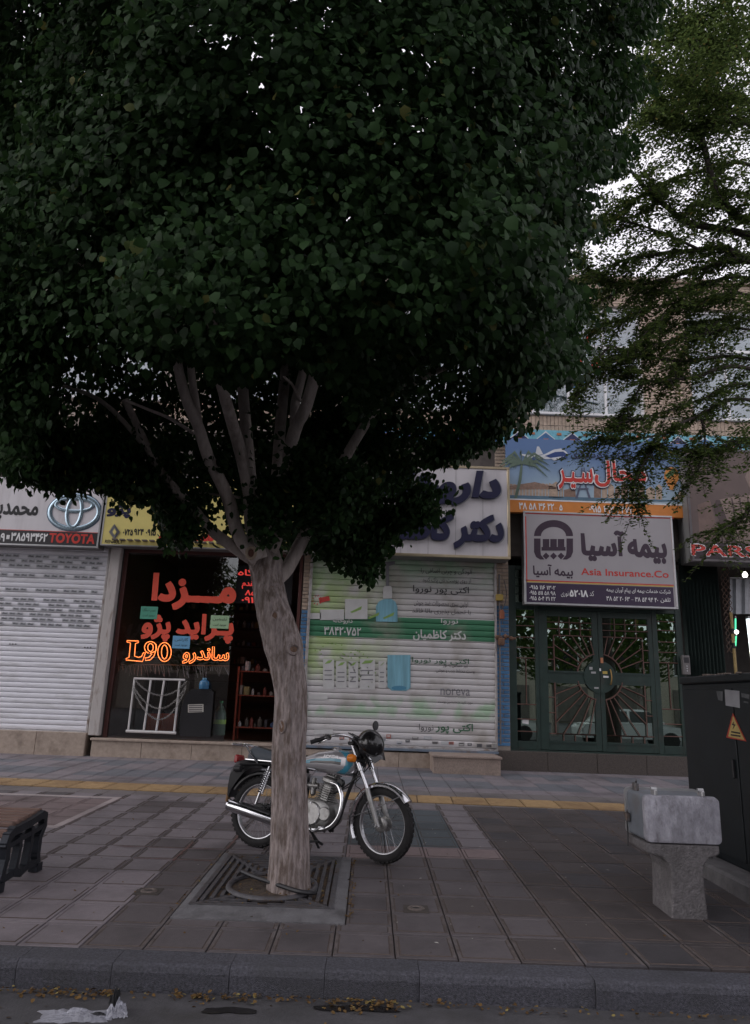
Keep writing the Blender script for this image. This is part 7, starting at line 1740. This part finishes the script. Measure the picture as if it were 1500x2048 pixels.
# ---------------------------------------------------------------- dark electrical cabinet on a concrete kerb, right edge
def PXp(px, py, X):
    d = ray(px, py); t_ = X / d.x; return Vector((X, d.y * t_, CAM_H + d.z * t_))
CXX = 3.13; far = PXp(1379, 1600, CXX).y; near = 4.3
ztp = PXp(1385, 1353, CXX).z
m_cab = M('cabinet_dark', (.010, .014, .017), .5, .1, var=.25, scale=3, dirt=(.018, .02, .021), dscale=4, dlo=.55, dhi=.8)
cab = thing('electrical_cabinet', (CXX + .5, (far + near) / 2, zg(6)), 'large dark green electrical cabinet with a yellow warning triangle at the right edge', 'cabinet')
b = MB(); b.box(CXX, CXX + 1.1, near, far, .14, ztp - .07, .01); b.build('body', m_cab, cab)
b = MB(); b.box(CXX - .02, CXX + 1.12, near - .02, far + .012, ztp - .069, ztp, .012); b.build('roof', m_cab, cab)
for k in range(3):
    y0_ = near + .03 + (far - near - .06) * k / 3; y1_ = near + .03 + (far - near - .06) * (k + 1) / 3
    b = MB(); b.box(CXX - .014, CXX - .0005, y0_ + .012, y1_ - .012, .2, ztp - .12, .005); dr = b.build('door', m_cab, cab)
    b = MB(); b.box(CXX - .04, CXX - .0145, y0_ + .05, y0_ + .075, .85, 1.0, .005); b.build('handle', m_bkp, dr)
random.seed(8)
b = MB()
for k in range(60):
    y_ = random.uniform(near, far); x_ = CXX + random.uniform(-.03, .25); s_ = random.uniform(.012, .035); b.box(x_ - s_, x_ + s_, y_ - s_, y_ + s_, ztp - .002, ztp + s_ * .5, .002, rot=(Matrix.Rotation(random.random() * 3, 3, 'Z'), (x_, y_, ztp)))
b.build('roof_rubble', M('rubble', (.16, .13, .11), .9, var=.3), cab, kind='stuff')
def on_cab(pp, mat, name, off=.0150, parent=cab):
    pts = [PXp(x, y, CXX - off) for x, y in pp]; b = MB(); b.add([tuple(p) for p in pts] + [(p.x - .003, p.y, p.z) for p in pts], [tuple(range(len(pts))), tuple(range(2 * len(pts) - 1, len(pts) - 1, -1))] + [(i, i + len(pts), (i + 1) % len(pts) + len(pts), (i + 1) % len(pts)) for i in range(len(pts))]); return b.build(name, mat, parent)
m_tri = M('warn_yellow', (.50, .38, .14), .55, var=.1); m_trir = M('warn_red', (.42, .05, .03), .5)
w = on_cab([(1466, 1426), (1493, 1483), (1453, 1475)], m_trir, 'warning_sign'); on_cab([(1466.5, 1432), (1489, 1480), (1457, 1473)], m_tri, 'sign_field', .0185, w)
on_cab([(1468, 1443), (1464, 1450), (1468, 1451), (1466, 1458), (1471, 1449), (1467, 1448)], m_blk, 'bolt_symbol', .022, w)
for q in range(2): on_cab([(1463 - q, 1462 + q * 6), (1480 + q, 1465 + q * 6), (1480 + q, 1468 + q * 6), (1463 - q, 1465 + q * 6)], m_blk, 'warning_print', .022, w)
on_cab([(1450, 1379), (1479, 1382), (1480, 1416), (1452, 1411)], M('notice_paper', (.34, .34, .36), .7, var=.15), 'notice_sheet')
for q in ([(1433, 1382), (1446, 1383), (1446, 1402), (1437, 1400)], [(1483, 1386), (1499, 1389), (1499, 1398), (1484, 1394)], [(1488, 1402), (1497, 1404), (1497, 1407), (1488, 1405)]): on_cab(q, M('torn_paper', (.11, .115, .12), .8, var=.3), 'torn_paper')
cb = thing('cabinet_base', (CXX + .4, 6, zg(6)), 'low concrete kerb block round the foot of the electrical cabinet', 'base')
m_cbk = M('base_concrete', (.13, .125, .13), .85, var=.25, scale=9, bump=.5, dirt=(.07, .065, .065), dscale=3)
yq = 3.9
while yq < far + .3:
    y2_ = min(yq + .95, far + .32); b = MB(); b.prism([(CXX - .30, -.05), (CXX - .285, .10 + zg((yq + y2_) / 2)), (CXX - .26, .12 + zg((yq + y2_) / 2)), (CXX - .12, .12 + zg((yq + y2_) / 2)), (CXX - .12, -.05)], yq + .004, y2_ - .004, 'Y')
    b.v = [(p[0], p[1], p[2]) for p in b.v]; b.build('kerb_block', m_cbk, cb); yq = y2_
b = MB(); b.box(CXX - .119, CXX + 1.25, 3.9, far + .3, -.02, .139); b.build('slab', m_cbk, cb)
# ---------------------------------------------------------------- litter
random.seed(4)
m_bag = bpy.data.materials.new('clear_plastic'); m_bag.use_nodes = True
_nt = m_bag.node_tree; _b = _nt.nodes['Principled BSDF']; _b.inputs['Base Color'].default_value = (.55, .56, .64, 1); _b.inputs['Roughness'].default_value = .3; _b.inputs['Alpha'].default_value = .38
def road_at(px, py):
    d = ray(px, py); t_ = (ROAD_Z + .013 - CAM_H) / d.z; return Vector((d.x * t_, d.y * t_, ROAD_Z + .013))
c0 = road_at(165, 2032)
bag = thing('plastic_bag', c0, 'crumpled clear plastic bag with a black wad inside lying in the gutter', 'plastic bag')
from mathutils import noise as mnoise
def crumple(cx_, cy_, w_, d_, h_, ang_, n=26, seed=0, zoff=0):
    b = MB(); vs = []
    for j in range(n + 1):
        for i in range(n + 1):
            u, v = i / n * 2 - 1, j / n * 2 - 1; rr2 = max(abs(u), abs(v))
            nz = mnoise.noise(Vector((u * 2.2 + seed, v * 2.2, seed * 1.7))) + .5 * mnoise.noise(Vector((u * 6 + seed, v * 6, 3.3)))
            fold = abs(mnoise.noise(Vector((u * 3.5, v * 1.5 + seed, 9.1))))
            z = max(0, (1 - rr2 ** 1.6)) * h_ * (.55 + .5 * nz) + fold * h_ * .5 * (1 - rr2 * .6)
            x, y = u * w_ * (1 + .18 * nz), v * d_ * (1 + .25 * nz)
            vs.append((cx_ + x * math.cos(ang_) - y * math.sin(ang_), cy_ + x * math.sin(ang_) + y * math.cos(ang_), ROAD_Z + .014 + zoff + max(z, 0)))
    b.add(vs, [(j * (n + 1) + i, j * (n + 1) + i + 1, (j + 1) * (n + 1) + i + 1, (j + 1) * (n + 1) + i) for j in range(n) for i in range(n)]); return b
a = road_at(150, 2034); crumple(a.x, a.y, .17, .07, .035, .12, 26, 1).build('clear_film', m_bag, bag, smooth=False)
a = road_at(232, 2030); crumple(a.x, a.y - .0, .05, .05, .09, .3, 18, 4).build('clear_film', m_bag, bag, smooth=False)
a = road_at(230, 2024); crumple(a.x, a.y - .01, .032, .03, .15, .5, 14, 6, .004).build('black_wad', M('black_film', (.012, .012, .014), .35), bag)
a = road_at(190, 2036); crumple(a.x, a.y, .06, .02, .03, .7, 12, 8, .002).build('black_wad', MATS['black_film'], bag)
# fallen leaves: brown and yellow, along the gutter, in the tree pit, a few on the paving
m_fall = leaf_mat('fallen_leaf', (.075, .045, .024), (.17, .105, .042), (.26, .21, .08), .1, .7, .05)
def litter(name, pts, smin, smax, parent=None):
    pts = np.array(pts); n = len(pts); nr = np.stack([RNG.normal(0, .35, n), RNG.normal(0, .35, n), np.ones(n)], 1); tp2 = np.stack([RNG.normal(0, 1, n), RNG.normal(0, 1, n), np.zeros(n)], 1)
    o = leaf_cloud(name, pts, nr, tp2, RNG.uniform(smin, smax, n), m_fall, parent); o['kind'] = 'stuff'; return o
pts = []
for (pxa, pxb, k, spread) in ((0, 60, 16, .05), (60, 220, 110, .05), (220, 300, 14, .06), (330, 360, 20, .03), (380, 430, 46, .05), (440, 520, 40, .04), (540, 640, 30, .04), (650, 800, 130, .07), (800, 1000, 36, .05), (1000, 1250, 34, .05), (-300, 0, 60, .06), (1250, 1500, 30, .05)):
    for _ in range(k):
        px = random.uniform(pxa, pxb); x = road_at(px, 2000).x; y = kerb_y(x) - .035 - abs(random.gauss(0, spread)); pts.append((x, y, ROAD_Z + .02 + random.random() * .012))
for _ in range(40): x = random.uniform(-2.4, 2.4); pts.append((x, random.uniform(3.75, 4.2), ROAD_Z + .017))
litter('fallen_leaves', pts, .014, .028)
pts = []
for _ in range(330):
    x, y = random.uniform(ix0, ix1), random.uniform(iy0, iy1)
    pts.append((x, y, zg(y) + .004 + random.random() * .02))
for _ in range(80): y = random.uniform(py0 + .1, py1); pts.append((px1 + random.gauss(.03, .015), y, zg(y) + .008))
for _ in range(30): y = random.uniform(py0 + .1, py1); pts.append((px0 - abs(random.gauss(.01, .02)), y, zg(y) + .008))
for _ in range(110):
    x, y = random.uniform(-2.6, 3), random.uniform(4.6, 9); pts.append((x, y, zg(y) + .006))
litter('fallen_leaves', pts, .011, .024)
b = MB(); random.seed(31)
for _ in range(46):
    x, y = (random.uniform(.2, 2.9), random.uniform(4.7, 8.5)) if _ < 34 else (random.uniform(-2.4, 3), random.uniform(4.6, 13)); s_ = random.uniform(.004, .013); z = zg(y) + .004
    a0 = random.random() * 6.28; b.add([(x + s_ * k_ * math.cos(a0 + i * 1.57), y + s_ * k_ * math.sin(a0 + i * 1.57), z + .002 * (i % 2)) for i, k_ in enumerate((1.6, .8, 1.5, .7))], [(0, 1, 2, 3)])
b.build('paper_bits', M('litter_white', (.42, .40, .38), .8, var=.2), kind='stuff')
# wet patches in the gutter
m_wet = M('wet_patch', (.014, .013, .013), .22, var=.2, spec=.5)
for (pa_, pb_, pc_, lab) in ((405, 512, 2022, 'small'), (632, 800, 2018, 'long')):
    a, c = road_at(pa_, pc_), road_at(pb_, pc_); m_ = (a + c) / 2; w_ = (c.x - a.x) / 2; b = MB(); n = 26
    b.quad(*[(m_.x + w_ * math.cos(t_) * (1 + .18 * math.sin(3 * t_ + pa_) + .1 * math.sin(7 * t_)), m_.y + .045 * math.sin(t_) * (1 + .3 * math.sin(2 * t_ + 1) + .2 * math.sin(5 * t_)), ROAD_Z + .0165) for t_ in [2 * math.pi * i / n for i in range(n)]]); b.build('wet_patch', m_wet, kind='structure')
# ---------------------------------------------------------------- across the street, mirrored in the door and shop glass
m_opp = M('opposite_wall', (.30, .26, .22), .9, var=.15)
opp = thing('opposite_building', (0, -38, 0), 'pale building across the street, mirrored in the shop glass', 'building')
b = MB(); b.box(-32, 32, -44, -38, ROAD_Z, 7.0); b.build('wall', m_opp, opp)
for k in range(12):
    x = -30 + k * 5.2; b = MB(); b.box(x, x + 1.9, -37.99, -37.9, 4.2, 6.2); f_ = b.build('window', m_winwhite, opp); b = MB(); b.box(x + .1, x + 1.8, -37.899, -37.88, 4.3, 6.1); b.build('pane', m_blackgap, f_)
    b = MB(); b.box(x - .2, x + 2.6, -37.99, -37.8, .0, 3.0); b.build('shop_front', m_plaster, opp)
n = 2600; q = RNG.normal(0, 1, (n, 3)); q /= np.linalg.norm(q, axis=1)[:, None]; q *= (RNG.random(n) ** .25)[:, None] * np.array([2.8, 2.4, 3.3]); nr = q + RNG.normal(0, .5, (n, 3)); 
proto = None
for k, x in enumerate((-13.5, -9.2, -4.8, 5.2, 9.6, 14)):
    tt = thing('kerb_tree', (x, -10.5, ROAD_Z), ('round tree across the street at the far left end of its row', 'round tree across the street, second from the left end of its row', 'round tree across the street in the middle of its row', 'round tree across the street right behind the white car', 'round tree across the street right behind the silver car', 'round tree across the street at the far right end of its row')[k], 'tree', 'trees across the street')
    if proto is None:
        b = MB(); b.tube([(x, -10.5, ROAD_Z), (x + .05, -10.5, 1.5), (x, -10.45, 4.0)], [.2, .15, .1], 12); tk = b.build('trunk', m_bark, tt, smooth=True)
        cr_o = leaf_cloud('crown', q + np.array([x, -10.5, 5.5]), nr, RNG.normal(0, 1, (n, 3)) + np.array([0, 0, -.6]), RNG.uniform(.2, .34, n), m_loc, tt); cr_o['kind'] = 'stuff'; proto = (tk, cr_o)
    else:
        for s_ in proto: o = s_.copy(); COL.objects.link(o); o.parent = tt
def car(x, y, col, lab):
    c = thing('parked_car', (x, y, ROAD_Z), lab, 'car'); z = ROAD_Z; mb_ = M('car_paint_%s' % col[0], col[1], .25, .3, var=.04, coat=.8)
    side_ = [(-2.1, .35), (-2.1, .72), (-1.95, .86), (-1.2, .92), (1.0, .92), (1.9, .80), (2.12, .62), (2.12, .35)]
    rings = [[(x + a, y + s * w_, z + h_) for a, h_ in side_] for s, w_ in ((-1, .80), (-1, .86), (1, .86), (1, .80))]
    b = MB(); b.loft(rings); b.build('body', mb_, c, smooth=True)
    cab_ = [(-1.55, .921), (-1.1, 1.40), (-.85, 1.46), (.25, 1.46), (.5, 1.40), (1.2, .921)]
    b = MB(); b.loft([[(x + a * (1 if abs(s) < .7 else 1), y + s * (1 if h_ < 1 else .82), z + h_) for a, h_ in cab_] for s in (-.78, .78)]); b.build('cabin', mb_, c, smooth=True)
    for s in (-1, 1):
        for (u0, u1) in ((-1.15, -.32), (-.22, .75)):
            b = MB(); yo = y + s * .785; b.add([(x + u0 - .2 * (u0 < -1), yo, z + .97), (x + u1 + .25 * (u1 > .5), yo, z + .97), (x + u1 - .2 * (u1 > .5), y + s * .672, z + 1.38), (x + u0 + .1 * (u0 < -1), y + s * .672, z + 1.38)], [(0, 1, 2, 3)]); b.build('side_window', M('car_window', (.015, .018, .02), .08), c)
        for u in (-1.35, 1.3):
            b = MB(); b.lathe([(.16, -.1), (.30, -.1), (.32, -.06), (.32, .06), (.30, .1), (.16, .1)], (x + u, y + s * .80, z + .32), 'Y', 22); wl = b.build('wheel', m_tyre, c, smooth=True); b = MB(); b.lathe([(0, -.07), (.17, -.08), (.19, -.05), (.19, .05), (.17, .08), (0, .07)], (x + u, y + s * .80, z + .32), 'Y', 18); b.build('rim', m_rimm, wl, smooth=True)
car(10.4, -1.7, ('silver', (.5, .5, .52)), 'silver saloon car across the street, mirrored in the green door'); car(5.4, -4.8, ('white', (.7, .7, .7)), 'white saloon car across the street, mirrored in the green door')
run_text_jobs()
